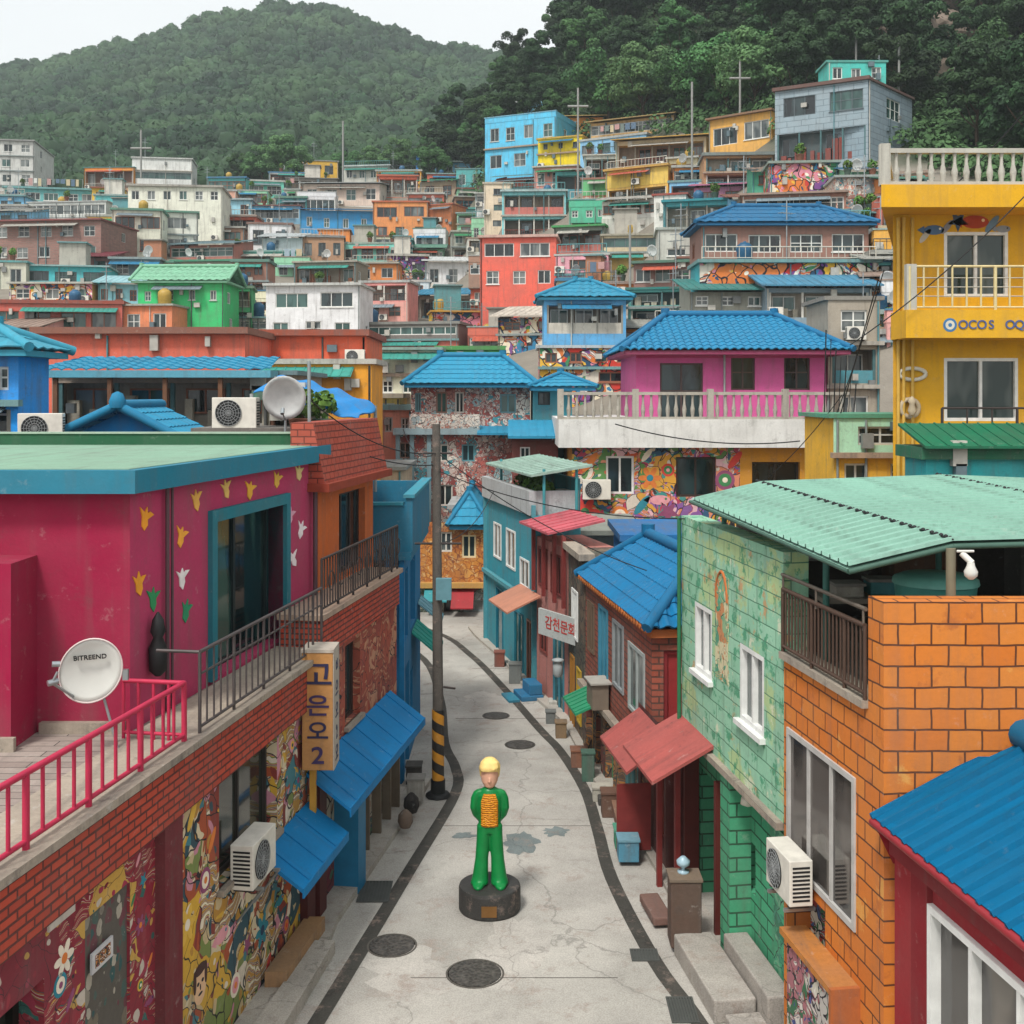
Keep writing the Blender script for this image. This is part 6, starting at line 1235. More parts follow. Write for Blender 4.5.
m = MB(); m.obox(oM, u, n, q(411), q(480), .6, .7, qz(428), qz(414)); m.build('balcony_parapet', mural('parap', ['#c9c2b6', '#b9b2a8', '#8a9a9c', '#d3cdc2', '#a06a5c'], 5, lw=.02), MO, MO)
m = MB()
for px in (397, 411, 428): m.obox(oM, u, n, q(px), q(px) + .16, .4, .56, .2, qz(434))
m.build('column', plaster('#7fa0a8', .5), MO, MO)
BT = metal_sheet('#2f8bad', 0, .25)
hip_roof(MO, oM, u, n, q(404), q(537), -3.0, .7, qz(384), 1.1, BT, metal_sheet('#23799c', 0, .2), inset=1.35, pitch=.3, row=.35, amp=.05, capr=.12, sub=2)
shed(MO, oM, u, n, q(478), q(535), -.2, qz(427), 1.2, qz(434), BT, 'lower_roof', .08, .3)
TW = thing('teal_wing', 'small teal house with blue roof right of the mosaic house', 'house', at(550, 430, 44), group='large houses behind the street')
q2 = lambda px: fx(px, 44); o44 = V(0, 44, 0)
m = MB(); wallgrid(m, o44, u, n, q2(533), q2(572), 1, fz(385, 44), [(q2(538), q2(550), fz(405, 44), fz(392, 44), .12)]); boxwalls(m, o44 + u * q2(533), u, n, q2(572) - q2(533), 5, 1, fz(385, 44)); m.build('wall', plaster('#2c8a98', .4), TW, TW)
window(TW, o44, u, n, q2(538), q2(550), fz(405, 44), fz(392, 44), .1, DARK, GL, 1, .06)
hip_roof(TW, o44, u, n, q2(528), q2(596), -3.0, .6, fz(387, 44), .5, BT, metal_sheet('#23799c', 0, .2), inset=1.2, pitch=.3, row=.35, amp=.05, capr=.1, sub=2)
o41 = V(0, 41, 0); shed(TW, o41, u, n, fx(508, 41), fx(562, 41), -2.6, fz(424, 41), .6, fz(438, 41), BT, 'lower_roof', .09, .3)
m = MB(); wallgrid(m, o41, u, n, fx(512, 41), fx(558, 41), .5, fz(440, 41), [(fx(520, 41), fx(530, 41), fz(458, 41), fz(447, 41), .1)]); boxwalls(m, o41 + u * fx(512, 41), u, n, fx(558, 41) - fx(512, 41), 2.8, .5, fz(440, 41)); m.build('lower_wall', plaster('#7c3f3a', .5), TW, TW)
window(TW, o41, u, n, fx(520, 41), fx(530, 41), fz(458, 41), fz(447, 41), .1, WHITE, GL, 1, .06)
# orange patterned house at the bend with blue hip roof, shops below
OB = thing('bend_house', 'small orange patterned house with blue roof above shops at the bend', 'house', at(460, 580, 36), group='large houses behind the street')
o36 = V(0, 36.5, 0); w36 = lambda px: fx(px, 36.5); z36 = lambda py: fz(py, 36.5)
hs_ = [(w36(462), w36(476), z36(558), z36(535)), (w36(440), w36(452), z36(552), z36(532)), (w36(444), w36(458), .0, z36(596)), (w36(464), w36(484), .0, z36(600))]
m = MB(); wallgrid(m, o36, u, n, w36(395), w36(488), z36(584), z36(522), [(*h, .12) for h in hs_[:2]]); m.build('upper_wall', mural('orp', ['#c9853a', '#d39a50', '#c07a35', '#d8b27a', '#b56a2f'], 4.5, line='#8a4a28', lw=.03), OB, OB)
m = MB(); wallgrid(m, o36, u, n, w36(395), w36(488), 0, z36(584), [(*h, .2) for h in hs_[2:]]); m.build('shop_wall', mural('shp', ['#4a5a4a', '#7a8a8a', '#6a3a3a', '#a8a89a', '#3f6a5a', '#8a8f8c'], 4, lw=.02), OB, OB)
for i, h in enumerate(hs_): window(OB, o36, u, n, *h, .11 if i < 2 else .19, solid(('#d8c9a0', '#c9c6bc', '#3f3a34', '#8f9a9c')[i], .6), (GL, GLC, GL, GLC)[i], 1, .07)
m = MB(); m.obox(o36, u, n, w36(395), w36(490), .0, .25, z36(587), z36(582)); m.build('ledge', plaster('#c99a50', .4), OB, OB)
hip_roof(OB, o36, u, n, w36(448), w36(490), -4, .4, z36(524), .95, BT, metal_sheet('#23799c', 0, .2), inset=.9, pitch=.25, row=.3, amp=.045, capr=.09, sub=2)
shed(OB, o36, u, n, w36(425), w36(448), .02, z36(588), .8, z36(598), metal_sheet('#3f98a0', 0, .4), 'teal_awning', .04, 0); shed(OB, o36, u, n, w36(452), w36(474), .02, z36(590), .9, z36(604), metal_sheet('#b03a40', 0, .4), 'red_awning', .04, 0)
hh('cream and brick house behind the striped pole', 360, 402, 470, 600, '#a89a84', 'flat:#9aa3a0', ['w1', ('w1', '#8f4a3c'), 'w1'], Y=39, d=4)
hh('dark cluttered house under the mosaic house left side', 452, 512, 508, 600, '#7a7468', 'flat:#b5b9b9', ['w2', 'b'], Y=41, d=3)
hh('grey low house with flat slab roof behind brick house', 556, 640, 534, 640, '#8a8a80', 'flat:#8a8f86', ['-', 'w1'], Y=31, d=4)
hh('deep blue flat house behind the tiled brick house', 625, 690, 540, 600, '#15588f', 'flat:#1d6aa5', ['-'], Y=27, d=3)

# ---- middle left, behind the magenta roof
hh('bright blue house with blue tiled roof at the left edge', -140, 18, 356, 450, '#1670b5', 'hip:#3f96ad', [('w4', '#1a6fae'), 's'], Y=24, d=1.6)
put('ac', 'white air conditioner stack beside the blue house at the left edge', V(fx(40, 20.6), 20.6, 6.0), .2, .95)
hh('long shabby house with teal tiled roof and open yard', 52, 292, 375, 432, '#7d6f62', 'flat:#6a8a90', ['s'], Y=29, d=4.5)
LT_ = thing('porch_canopy', 'long teal tiled porch roof in front of the shabby house', 'roof', at(170, 370, 28.6)); o29 = V(0, 28.6, 0); m = MB(); m.obox(o29, u, n, fx(52, 28.6), fx(278, 28.6), 0, .9, fz(378, 28.6), fz(371, 28.6)); m.build('fascia', plaster('#5aa0b4', .4), LT_, LT_)
m = MB(); A_, B_ = V(fx(52, 28.6), 27.7, fz(371, 28.6)), V(fx(278, 28.6), 27.7, fz(371, 28.6)); tile_plane(m, A_, B_, B_ + V(-.2, 2.2, .36), A_ + V(.4, 2.2, .36), pitch=.3, row=.4, amp=.06, sub=3); m.build('tiles', metal_sheet('#2d8cae', 0, .35), LT_, LT_)
m = MB(); 
for px in (56, 110, 165, 220, 274): m.box(fx(px, 28), fx(px, 28) + .1, 27.8, 27.9, 4.5, fz(378, 28.6))
m.build('post', RUST, LT_, LT_)
# blue gable roof in front
BGm = thing('gabled_house', 'blue house with gable end behind the green roof', 'house', at(125, 430, 22.5), group='large houses behind the street')
o22 = V(0, 21.3, 0); gx = lambda px: fx(px, 21.3)
m = MB(); zc = fz(446, 21.3); pz = fz(411, 21.3); m.face([(gx(52), 21.3, 3), (gx(198), 21.3, 3), (gx(198), 21.3, zc), (gx(124), 21.3, pz), (gx(52), 21.3, zc)]); wallgrid(m, o22 + u * gx(198), V(0, 1, 0), V(1, 0, 0), 0, 4, 3, zc); m.build('gable_wall', plaster('#1f7cbc', .25), BGm, BGm)
hip_roof(BGm, o22, u, n, gx(38), gx(208), -4.2, .35, zc - .05, fz(401, 21.3) - zc, metal_sheet('#2a89ad', 0, .3), metal_sheet('#20779c', 0, .2), gable=True, pitch=.24, row=.3, amp=.04, capr=.09) if False else None
rt = MB(); E = [V(gx(30), 20.95, zc - .08), V(gx(30), 23.6, zc - .08), V(gx(208), 20.95, zc - .08), V(gx(208), 23.6, zc - .08)]; P0, P1 = V(gx(124), 20.95, pz + .06), V(gx(124), 23.6, pz + .06)
tile_plane(rt, E[2], E[3], P1, P0, pitch=.24, row=.3, amp=.04, sub=3); tile_plane(rt, E[1], E[0], P0, P1, pitch=.24, row=.3, amp=.04, sub=3); rf_ = rt.build('roof', metal_sheet('#2a89ad', 0, .3), BGm, BGm)
m = MB(); m.tube([P0 + Z * .05, P1 + Z * .05], .1, 8); m.tube([E[0] + Z * .02, P0 + Z * .05], .085, 8); m.tube([E[2] + Z * .02, P0 + Z * .05], .085, 8); m.lathe(P0 + Z * .0, [(.14, 0), (.16, .12), (.1, .26), (.02, .3)], 10); m.build('ridge_cap', metal_sheet('#20779c', 0, .2), rf_, BGm)
# flat roofs carrying the air conditioner, dish and tarpaulin
hh('low dark flat roofed house behind the magenta roof', 205, 330, 441, 470, '#6b5f55', 'flat:#75706a', ['-'], Y=20.4, d=3)
put('ac', 'large white air conditioner beside the blue gable roof', V(fx(234, 20.3), 20.3, fz(441, 20.3) + .18), 0, .98)
put('dish', 'grey satellite dish on the roofs behind the magenta house', V(fx(283, 19.6), 19.75, fz(438, 19.6)), .1, .95)
m = MB(); m.tube([(fx(311, 17.0), 17.0, 3.6), (fx(309, 17.0), 17.0, fz(383, 17.0)), (fx(309, 17), 17.0, 7.4)], .028, 6); tag(m.build('steel_mast', STEEL), 'thin steel mast rising at the corner of the magenta house', 'mast')
hh('cluttered narrow rooftop shack with plants', 262, 312, 400, 440, '#8f8a7c', 'flat:#3f7f6a', ['s'], Y=22, d=2)
tp = thing('blue_canopy', 'crumpled blue tarpaulin roof beside the red tiled parapet', 'canopy', at(320, 400, 21.5)); m = MB()
rgt = random.Random(5); GXn = 14
def tpz(i, j): return fz(376, 21.5) - .55 * (i / 13) ** 1.5 - .3 * (j / 6) + .06 * math.sin(i * 1.7 + j) + .05 * rgt.random()
grid = [[V(fx(264, 21.5) + 1.95 * i / 13 + .1 * math.sin(j), 22.6 - 2.0 * j / 6, tpz(i, j)) for i in range(14)] for j in range(7)]
vs = [p for row in grid for p in row]; m.mesh(vs, [(j * 14 + i, (j + 1) * 14 + i, (j + 1) * 14 + i + 1, j * 14 + i + 1) for j in range(6) for i in range(13)], 0, True); so = m.build('sheet', plaster('#1f7fc0', .3), tp, tp); sm_ = so.modifiers.new('thick', 'SOLIDIFY'); sm_.thickness = .05; sb = so.modifiers.new('sub', 'SUBSURF'); sb.levels = 1; sb.render_levels = 1
m = MB()
for i, j in ((0, 0), (13, 0), (0, 6), (13, 6)): m.tube([grid[j][i] - Z * .02, V(grid[j][i].x, grid[j][i].y, 5.0)], .035, 6)
m.build('post', GREY, tp, tp)

# ------------------------------------------------------------------ the hillside, house by house (pixel box -> real place on the slope)
hh('red ochre wall house with one grey window', 38, 245, 334, 360, '#a34a38', 'flat:#8a5a4a', ['-'], Y=36, d=4)
hh('curved red orange building under the white house', 240, 366, 336, 366, '#b5502f', 'flat:#9a4a34', [('-', '#a8472f')], Y=40, d=5)
hh('orange yellow storefront with white awning edge', 262, 372, 364, 396, '#cf8128', 'flat:#b9b6ac', ['-'], Y=36.5, d=3)
hh('cream strip house with two small green windows', 376, 440, 350, 400, '#c4bda8', 'flat:#8fa89c', ['-', 'w3'], Y=50)
hh('green banded low house behind the mosaic roof', 438, 502, 350, 392, '#a89f8c', 'flat:#4a9a50', [('-', '#3f9a4c'), 'w3'], Y=52)
hh('yellow house with green window left of mosaic house', 372, 400, 398, 470, '#c9a860', 'flat:#a8a08c', ['w1', 'w1', 'w1'], Y=47)
hh('teal roofed pink stall left of the mosaic house', 380, 412, 410, 440, '#b08070', 'flat:#6f9a9c', ['w2'], Y=46.3, d=2)
hh('dark row of rooms with red brown wall', -10, 122, 303, 338, 'brick:#8a4034', 'flat:#9a4a3c', [('W4', '#843a30')], d=5)
hh('brick orange house with small white mural', 120, 172, 306, 338, '#b06a4a', 'flat:#a8aca0', ['w2'])
hh('vivid green house with dark slit windows', 138, 224, 283, 335, '#1f8a4c', 'gab:#7fb596', ['v4', '-'], rz=6)
hh('green lattice annexe beside the vivid green house', 224, 252, 288, 330, '#2a7a4a', 'flat:#5f8a6a', ['b', 'b'])
hh('orange and blue mural house at the left', 10, 92, 284, 304, '#b58a4c', 'flat:#b9b9ae', [('w3', 'mural:ob')])
hh('pale teal house left of the vivid green house', 98, 140, 284, 306, '#7fb0b8', 'shed:#93c0c6', ['w3'])
hh('turquoise banded house with white rim roof', 24, 108, 266, 286, '#3f9aa0', 'flat:#8fb5b5', ['W3'])
hh('pale shack at the far left with teal roof', -20, 26, 262, 290, '#a8a89a', 'flat:#5fa0a0', ['w2'])
hh('maroon roofed dark house', 66, 110, 258, 272, '#6b4a48', 'shed:#7a3640', ['w2'])
hh('charcoal blue shed beside maroon roof', 110, 160, 259, 280, '#3a4a50', 'flat:#8fa0a0', [('w2', '#3c5258')])
hh('storefront with long green roof band', 172, 240, 262, 284, '#7a7a6c', 'flat:#3f8f70', ['s'])
hh('brown windowed house with grey sheet roof', 170, 234, 246, 263, '#8f5a50', 'shed:#7f9aa0', ['g'])
hh('wide mauve brick building with teal windows', -10, 101, 222, 264, 'brick:#8f6a62', 'flat:#8a4a48', ['w5', 'w5'], trim='#8a6a60')
hh('grey glazed upper storey over the mauve building', 28, 106, 203, 221, '#a5a8a4', 'flat:#b5b9b6', ['g'], clut='TP')
hh('teal cluttered rooftop row at the left', 4, 98, 188, 203, '#5a9494', 'flat:#6fa5a5', ['W5'], clut='LP')
hh('tall cream apartment block with small windows', 112, 162, 210, 258, '#c9c0ae', 'flat:#5f8f7c', ['W2', 'W2'], rz=0)
hh('cream side block with green glass roof room', 160, 198, 212, 256, '#cfc6b4', 'flat:#5f8f7c', ['w1', 'w1'], rz=14, clut='')
hh('green glazed penthouse on the cream block', 106, 194, 197, 212, '#4f8a6a', 'flat:#7fa590', ['g'])
hh('wide cream house stepped above the cream block', 128, 222, 186, 240, '#c9c1b1', 'flat:#a8a49a', ['w6', '-', '-'], rz=-4)
hh('white capped house with radio mast', 132, 192, 158, 182, '#b9bab6', 'flat:#c4c6c2', ['-', 'g'], clut='M')
hh('orange and teal shack beside the white capped house', 84, 134, 168, 190, '#c07a35', 'flat:#3f8a8a', ['b'])
hh('pale grey apartment tower at the far left', -20, 34, 140, 200, '#a8a8a4', 'flat:#9a9a98', ['w3', 'w3', 'w3', '-'], Y=176, d=12, rz=8, clut='')
hh('yellow windowed shack under the teal shack', 92, 124, 188, 204, '#c99a3c', 'flat:#a85a3a', ['w2'])
hh('salmon rooftop room right of the teal rooftop', 190, 236, 190, 214, '#b58a78', 'flat:#a8aca8', ['w2'], clut='M')
hh('pale blue shack right of the cream house', 220, 252, 200, 222, '#7fa8b5', 'flat:#a5b5b8', ['w2'])
hh('red railed house under the pale blue shack', 216, 256, 217, 236, '#a85040', 'flat:#9a8a80', ['b'])
hh('white small house with two blue windows', 248, 292, 224, 252, '#c9cac6', 'flat:#8a6a60', ['w2'])
hh('grey blue house with long dark roof and windows', 240, 300, 206, 224, '#6f95a8', 'flat:#7a4a44', ['g'])
hh('aqua box house on the ridge', 247, 284, 181, 198, '#5fae9c', 'flat:#b5b9b0', ['W2'])
hh('grey blue awning house on the ridge', 284, 300, 190, 206, '#9a9a90', 'flat:#a5a8a4', ['w1'])
hh('orange yellow cottage with dark base on the ridge', 287, 338, 160, 178, '#cf9436', 'flat:#a8a8a8', ['w3'], clut='M')
hh('dark undercroft below the orange cottage', 286, 338, 178, 196, '#55504a', 'flat:#6b6a66', ['s'])
hh('long white and brick house below the ridge', 302, 380, 184, 206, '#bdbab2', 'shed:#b5bab8', [('w4', '#b9a89c')], rz=-5)
hh('white roofed row on the ridge', 344, 390, 167, 182, '#a5a49c', 'flat:#bfc2bf', ['w4'])
hh('red orange shack with teal side on the ridge', 378, 418, 176, 198, '#b5523a', 'flat:#c46a4c', ['b'])
hh('cobalt blue house with sloping roof', 300, 373, 210, 235, '#2673a0', 'shed:#2f80b8', ['v4'], rz=8, clut='')
hh('peach orange two storey house', 373, 428, 202, 242, '#cf7d4c', 'flat:#c96a48', ['W2', 'w3'], rz=5)
hh('peach side wing of the orange house', 428, 452, 206, 242, '#b5704a', 'flat:#b5634a', ['-', '-'], rz=-20)
hh('light teal house with striped awning', 433, 486, 210, 234, '#7fb0aa', 'flat:#4f9a90', ['W2'])
hh('small cobalt shack at the tree line', 416, 446, 155, 168, '#1f62a0', 'shed:#2a6fae', ['w2'])
hh('green roofed shack right of the red shack', 420, 456, 182, 202, '#8a7a68', 'shed:#3f9a78', ['w2'])
hh('brown porch house with slanting grey roof', 444, 486, 150, 172, '#7a6258', 'shed:#6f8a96', ['b'], rz=10)
hh('long teal house with mixed windows', 344, 404, 244, 264, '#6fb0a4', 'flat:#9ab5a8', ['W4'])
hh('teal corner shop with round window', 404, 412, 240, 262, '#3f8f98', 'flat:#5fa0a0', ['-'])
hh('dark open porch under a pale domed roof', 294, 356, 263, 290, '#6b6458', 'flat:#b0aa9c', ['s'], rz=0)
hh('timber stacked shack under the cobalt house', 300, 344, 237, 262, '#8a6a52', 'flat:#8a8f8f', ['w3'])
hh('grey shed left of the timber shack', 262, 302, 238, 262, '#a8b0b2', 'shed:#b5bcbc', ['-'])
hh('white house with dark windows and flat parapet', 425, 480, 262, 290, '#c4c6c2', 'shed:#c9cccb', ['w3'], rz=0)
hh('blue canvas fronted shop', 418, 480, 296, 322, '#8a8478', 'shed:#2a7fa0', ['s'])
hh('large white house with four barred windows', 266, 360, 286, 345, '#d0d2ce', 'flat:#c9cbc6', ['W2', 'w3'], clut='P')
hh('pink banded house with dark balcony', 360, 408, 283, 322, '#c07f7a', 'flat:#b5b8b4', ['b', ('w2', '#c98a82')])
hh('white wing beside the pink banded house', 404, 430, 282, 312, '#b9c4c6', 'flat:#c9c4bc', ['w1', 'w1'])
hh('long dark glazed porch with red brick base', 344, 458, 325, 356, '#5a4a44', 'flat:#8a8a84', [('g', '#4a4440'), ('-', '#9a4f44')], d=4)
hh('yellow arched mural shop', 432, 496, 312, 350, '#cf9a30', 'flat:#c99a3c', [('-', 'mural:ya'), ('w3', 'mural:yb')])
hh('brown shack behind the large white house', 232, 268, 262, 300, '#7a5548', 'flat:#5f8a7c', ['w2', 'b'])
hh('teal strip shacks above the domed roof', 230, 296, 252, 270, '#4a8a80', 'flat:#7fa8a0', ['b'])
hh('orange box shack right of the domed porch', 352, 398, 264, 284, '#b5703c', 'flat:#a8a496', ['w2'])
hh('mural cylinder house under the teal row', 388, 428, 256, 284, 'mural:cy', 'flat:#b5b2a8', ['w2'])
hh('stone grey house left of the red salmon house', 452, 484, 232, 262, '#8f8f86', 'flat:#b0aea2', ['w2', 'b'])
# right half of the slope
hh('light blue house with rooftop room', 485, 556, 124, 176, '#4f9fbf', 'para:#7fb5c9', ['w4', 'w3'], rz=10, clut='')
hh('small pale blue penthouse on the light blue house', 494, 548, 113, 126, '#6faac4', 'flat:#8fc0cf', ['w3'], rz=10, Y=None)
hh('orange roofed shed beside the light blue house', 557, 604, 118, 136, '#b9793c', 'shed:#b59a60', ['w2'], rz=-8)
hh('canary yellow house with two small windows', 538, 582, 140, 170, '#dba81c', 'flat:#d0a83a', ['v3', '-'], rz=8)
hh('tan curved roof house at the top', 590, 674, 124, 142, '#a88a60', 'shed:#b59a68', ['g'], rz=8)
hh('shack with blue laundry and long roof', 580, 646, 142, 160, '#6f9ab5', 'flat:#a8aeac', ['W4'], rz=6, clut='L')
hh('curved tan and white balcony house', 616, 706, 142, 172, '#b08f58', 'shed:#c9a050', [('b', '#a89a80')], rz=8)
hh('white and teal balcony house above the pink row', 584, 620, 156, 180, '#a8aca4', 'flat:#b9b9ae', ['b'])
hh('dusty pink house under the yellow house', 534, 578, 168, 192, '#b07a70', 'flat:#c4beb2', ['w3'])
hh('tan banded balcony house', 606, 668, 172, 206, '#b5924c', 'flat:#c49a4c', [('-', '#c9a050'), 'b'], rz=6)
hh('narrow house with green roller shutter', 582, 608, 180, 212, '#8a5a4a', 'flat:#9a6a58', [('-', '#4f8a5c'), 'd'])
hh('light teal house with long white balconies', 502, 566, 192, 240, '#6faaae', 'flat:#a8c0c0', ['b', 'b'], d=5)
hh('cream stair tower beside the teal balconies', 484, 512, 184, 232, '#bfae98', 'flat:#c4b8a4', ['v1', 'v1', 'v1'], rz=0)
hh('white grey house with long window row', 602, 656, 202, 236, '#b9b8b2', 'shed:#b0aea6', ['W4', ('-', '#a8a8a0')], rz=6)
hh('white gabled side house with one window', 654, 686, 196, 232, '#bdbcb6', 'flat:#a04a40', ['w1', '-'], rz=-6)
hh('teal roofed open house', 664, 730, 203, 232, '#3f8f98', 'flat:#1f8a96', ['b'], rz=5)
hh('grey block house with air conditioner', 658, 732, 230, 260, '#a5a69e', 'flat:#a8b0a8', ['-', 'w2'], clut='A')
hh('beige balcony house over the dark brown house', 602, 660, 236, 270, '#a89a80', 'flat:#a8a290', ['g', ('-', '#bda668')])
hh('porch house with bright green band', 554, 604, 228, 256, '#5f6a60', 'flat:#3f9a58', ['b'])
hh('rose pink banded house', 556, 608, 256, 294, '#cf8f98', 'flat:#b5b8b2', [('w1', '#d08a94'), 'g'])
hh('salmon red two storey house with white rimmed roof', 480, 556, 238, 318, '#bd5244', 'flat:#d0ada0', ['W2', 'w3', '-'], rz=0, clut='')
hh('small blue roofed veranda house', 544, 626, 300, 336, '#4f8ab0', 'hip:#2f89a8', ['b'], Y=60, d=3.5)
hh('dark brown timber house with pale panels', 634, 692, 264, 290, '#5a3f38', 'flat:#4f7a6a', [('W3', '#5c403a')])
hh('teal fronted shacks with hanging cloth', 628, 696, 290, 326, '#3f7f7a', 'flat:#2a7f78', ['s', 's'])
hh('salmon ruin wall below the veranda house', 558, 640, 328, 352, 'brick:#a8685a', 'flat:#b08070', ['-'])
hh('mural covered shacks left of the pink house', 540, 636, 348, 388, 'mural:mh', 'flat:#b9c4c9', ['w4', 'w2'], Y=56)
hh('pale mural shed under the salmon red house', 498, 562, 318, 352, 'mural:mp', 'shed:#c9bfb0', ['w2', '-'])
hh('orange gold house with wide windows', 709, 772, 121, 156, '#d0904c', 'flat:#8a6a50', ['W2'], rz=-38, raw=True, d=6, clut='')
hh('shadowed balcony house under the orange gold house', 704, 774, 156, 190, '#8a6a4c', 'flat:#7f8a86', ['s', 'b'])
hh('pink sheet roofed house', 694, 746, 188, 206, '#b07a94', 'shed:#b5708f', ['w2'])
GB = hh('large grey blue block house with open ground floor', 775, 868, 92, 168, brick(('#8fa0a8', '#98a8b0'), '#74848c', 1.0, .4, .02, .35, 'gb', bumpd=.015), 'flat:#6b4f48', ['W2', 's'], rz=-30, raw=True, d=6, clut='')
gc = GB[1] + GB[2] * GB[4]; gpx = 512 + gc.x / gc.y * F; gpy = HZ - (GB[5] - H) * F / gc.y
hh('grey blue wing of the block house', gpx + .3, 912, gpy, 165, brick(('#8598a2', '#8fa2ac'), '#6d7d86', 1.0, .4, .02, .35, 'gb2', bumpd=.015), 'flat:#6b4f48', ['w1', '-'], rz=48, raw=True, Y=gc.y + .05, d=3, clut='M')
hh('small teal rooftop hut with pink end', 828, 886, gpy - 17, gpy + 6, '#3f9a90', 'flat:#4fa59a', ['w3'], Y=gc.y + 2.6, d=2.5, clut='')
hh('garden wall house with murals under the block house', 770, 838, 164, 192, 'mural:gw', 'flat:#8a9a90', ['-'], d=3, clut='P')
hh('mosaic retaining wall under the grey blue wing', 836, 892, 178, 202, 'dots:rw', 'flat:#9aa3a0', ['-'], d=3)
hh('brown flat house with overhanging roof', 742, 846, 196, 222, '#7a5548', 'flat:#a0887a', ['g'], rz=-6)
hh('dark brown house with deep blue tiled roof', 702, 868, 226, 262, '#5c3f36', 'hip:#22668f', [('W4', '#64453b')], Y=58, d=4)
hh('teal banded house with orange mural strip', 700, 878, 263, 318, '#2c7f86', 'flat:#6a9a9a', [('-', 'mural:strip'), 's'], Y=56.5, d=3)
hh('blue sheet roofed lean-to', 766, 872, 288, 320, '#6f7f88', 'shed:#4a8aa8', ['s'], Y=54, d=2.5)
hh('grey shed below the mural strip', 690, 766, 292, 330, '#7a7a70', 'shed:#3a7f7a', ['w3', '-'], Y=55)

# fillers where the slope would still show
NICK = [(o['label'], o) for o in list(COL.objects) if o.type == 'EMPTY' and o.get('category') == 'house' and o.name.startswith('house')]
FC = [('pale grey', '#a8a8a0'), ('cream', '#c4b9a0'), ('teal', '#4a9090'), ('brick red', '#a05040'), ('ochre', '#c08f40'), ('sky blue', '#6a9fc0'), ('mint green', '#7fae90'), ('dusty pink', '#b98a85'), ('off white', '#c6c6be'), ('brown', '#7a5c4c'), ('sea green', '#3f8a70'), ('orange', '#c4733c')]
rf = random.Random(11); made = 0; used_lab = {}
gy = 352
while gy > 166:
    gx_ = -8 + rf.uniform(0, 14)
    while gx_ < 905:
        w_ = rf.uniform(26, 52); h_ = rf.uniform(13, 24) * (1.25 if gx_ > 500 else 1)
        cx, cy = gx_ + w_ / 2, gy - h_ / 2; Y = find_Y(cx, gy); lim = {0: 172}.get(0)
        top_ok = gy - h_ > float(np.interp(cx, [0, 120, 300, 430, 520, 640, 720, 800, 900], [196, 180, 172, 166, 128, 126, 118, 120, 170]))
        cov = sum(any(r[0] <= px <= r[1] and r[2] - 3 <= py <= r[3] and r[4] < Y + 6 for r in RECTS) for px in (gx_ + 3, cx, gx_ + w_ - 3) for py in (gy - h_ + 2, cy, gy - 2))
        if top_ok and cov <= 6 and 38 < Y < 168:
            near = min(NICK, key=lambda t_: (t_[1].location - at(cx, gy, Y)).length); dx = at(cx, gy, Y).x - near[1].location.x; dy = Y - near[1].location.y
            side = ('above' if dy > abs(dx) else 'below' if -dy > abs(dx) else 'right of' if dx > 0 else 'left of'); nm, hx = rf.choice(FC)
            kind = rf.choice(('flat', 'flat', 'flat', 'shed', 'para')); desc = {'flat': 'flat roofed', 'shed': 'sheet roofed', 'para': 'parapet roofed'}[kind]
            tail = ' '.join(near[0].split()[:5]); tail = tail[:-4] if tail.endswith(' and') else tail[:-5] if tail.endswith(' with') else tail; lab = f'{nm} {desc} house {side} the {tail}'
            if lab in used_lab: gx_ += w_ * .6; continue
            used_lab[lab] = 1
            fl = rf.choice((['w2'], ['w3'], ['b'], ['W2'], ['g'], ['s'], ['w2', 'b'], ['b', 'w2'], ['w3', 's']))
            if h_ < 17: fl = fl[:1]
            hh(lab, gx_, gx_ + w_, gy - h_, gy, hx, kind + ':' + rf.choice(('#8fa5a0', '#a8a8a0', '#6f9a9c', '#9a8578', '#5f8f7c', '#b5b8b2', '#3f7fa5', '#8a5a4c')), fl, rz=rf.uniform(-6, 8), Y=Y + 1); made += 1
        gx_ += w_ * .7
    gy -= 9
print('fillers', made)
# tall masts and poles on the slope
for px, y0, y1, lab, cross in ((578, 200, 88, 'tall pole with cross arm beside the canary yellow house', 1), (692, 190, 82, 'tall bare pole right of the tan balcony house', 0), (740, 140, 60, 'pole with cross arm behind the orange gold house', 1), (856, 75, 30, 'short chimney pipe on the teal rooftop hut', 0), (899, 130, 38, 'thin pole in front of the grey blue wing', 0), (343, 200, 121, 'tall pole beside the orange yellow cottage', 0), (141, 170, 130, 'mast with cross arm on the white capped house', 1), (955, 88, 56, 'thin pole on the rocky slope at the right', 0), (702, 300, 232, 'grey pole in front of the dark brown house', 0), (630, 330, 225, 'slim pole beside the beige balcony house', 0)):
    Y = min(find_Y(px, y0), 165) - 1.5; b = at(px, y0 + 8, Y); t_ = at(px, y1, Y); r = thing('utility_pole', lab, 'pole', b, group='poles on the hillside'); m = MB(); m.tube([b, t_], .07 * Y / 100 + .03, 6); m.build('shaft', solid('#8a8a86', .6), r, r)
    if cross: m = MB(); m.tube([t_ + V(-.9, 0, -1.6) * (Y / 100), t_ + V(.9, 0, -1.6) * (Y / 100)], .09 * Y / 100 + .02, 5); m.build('cross_arm', solid('#8a8a86', .6), r, r)
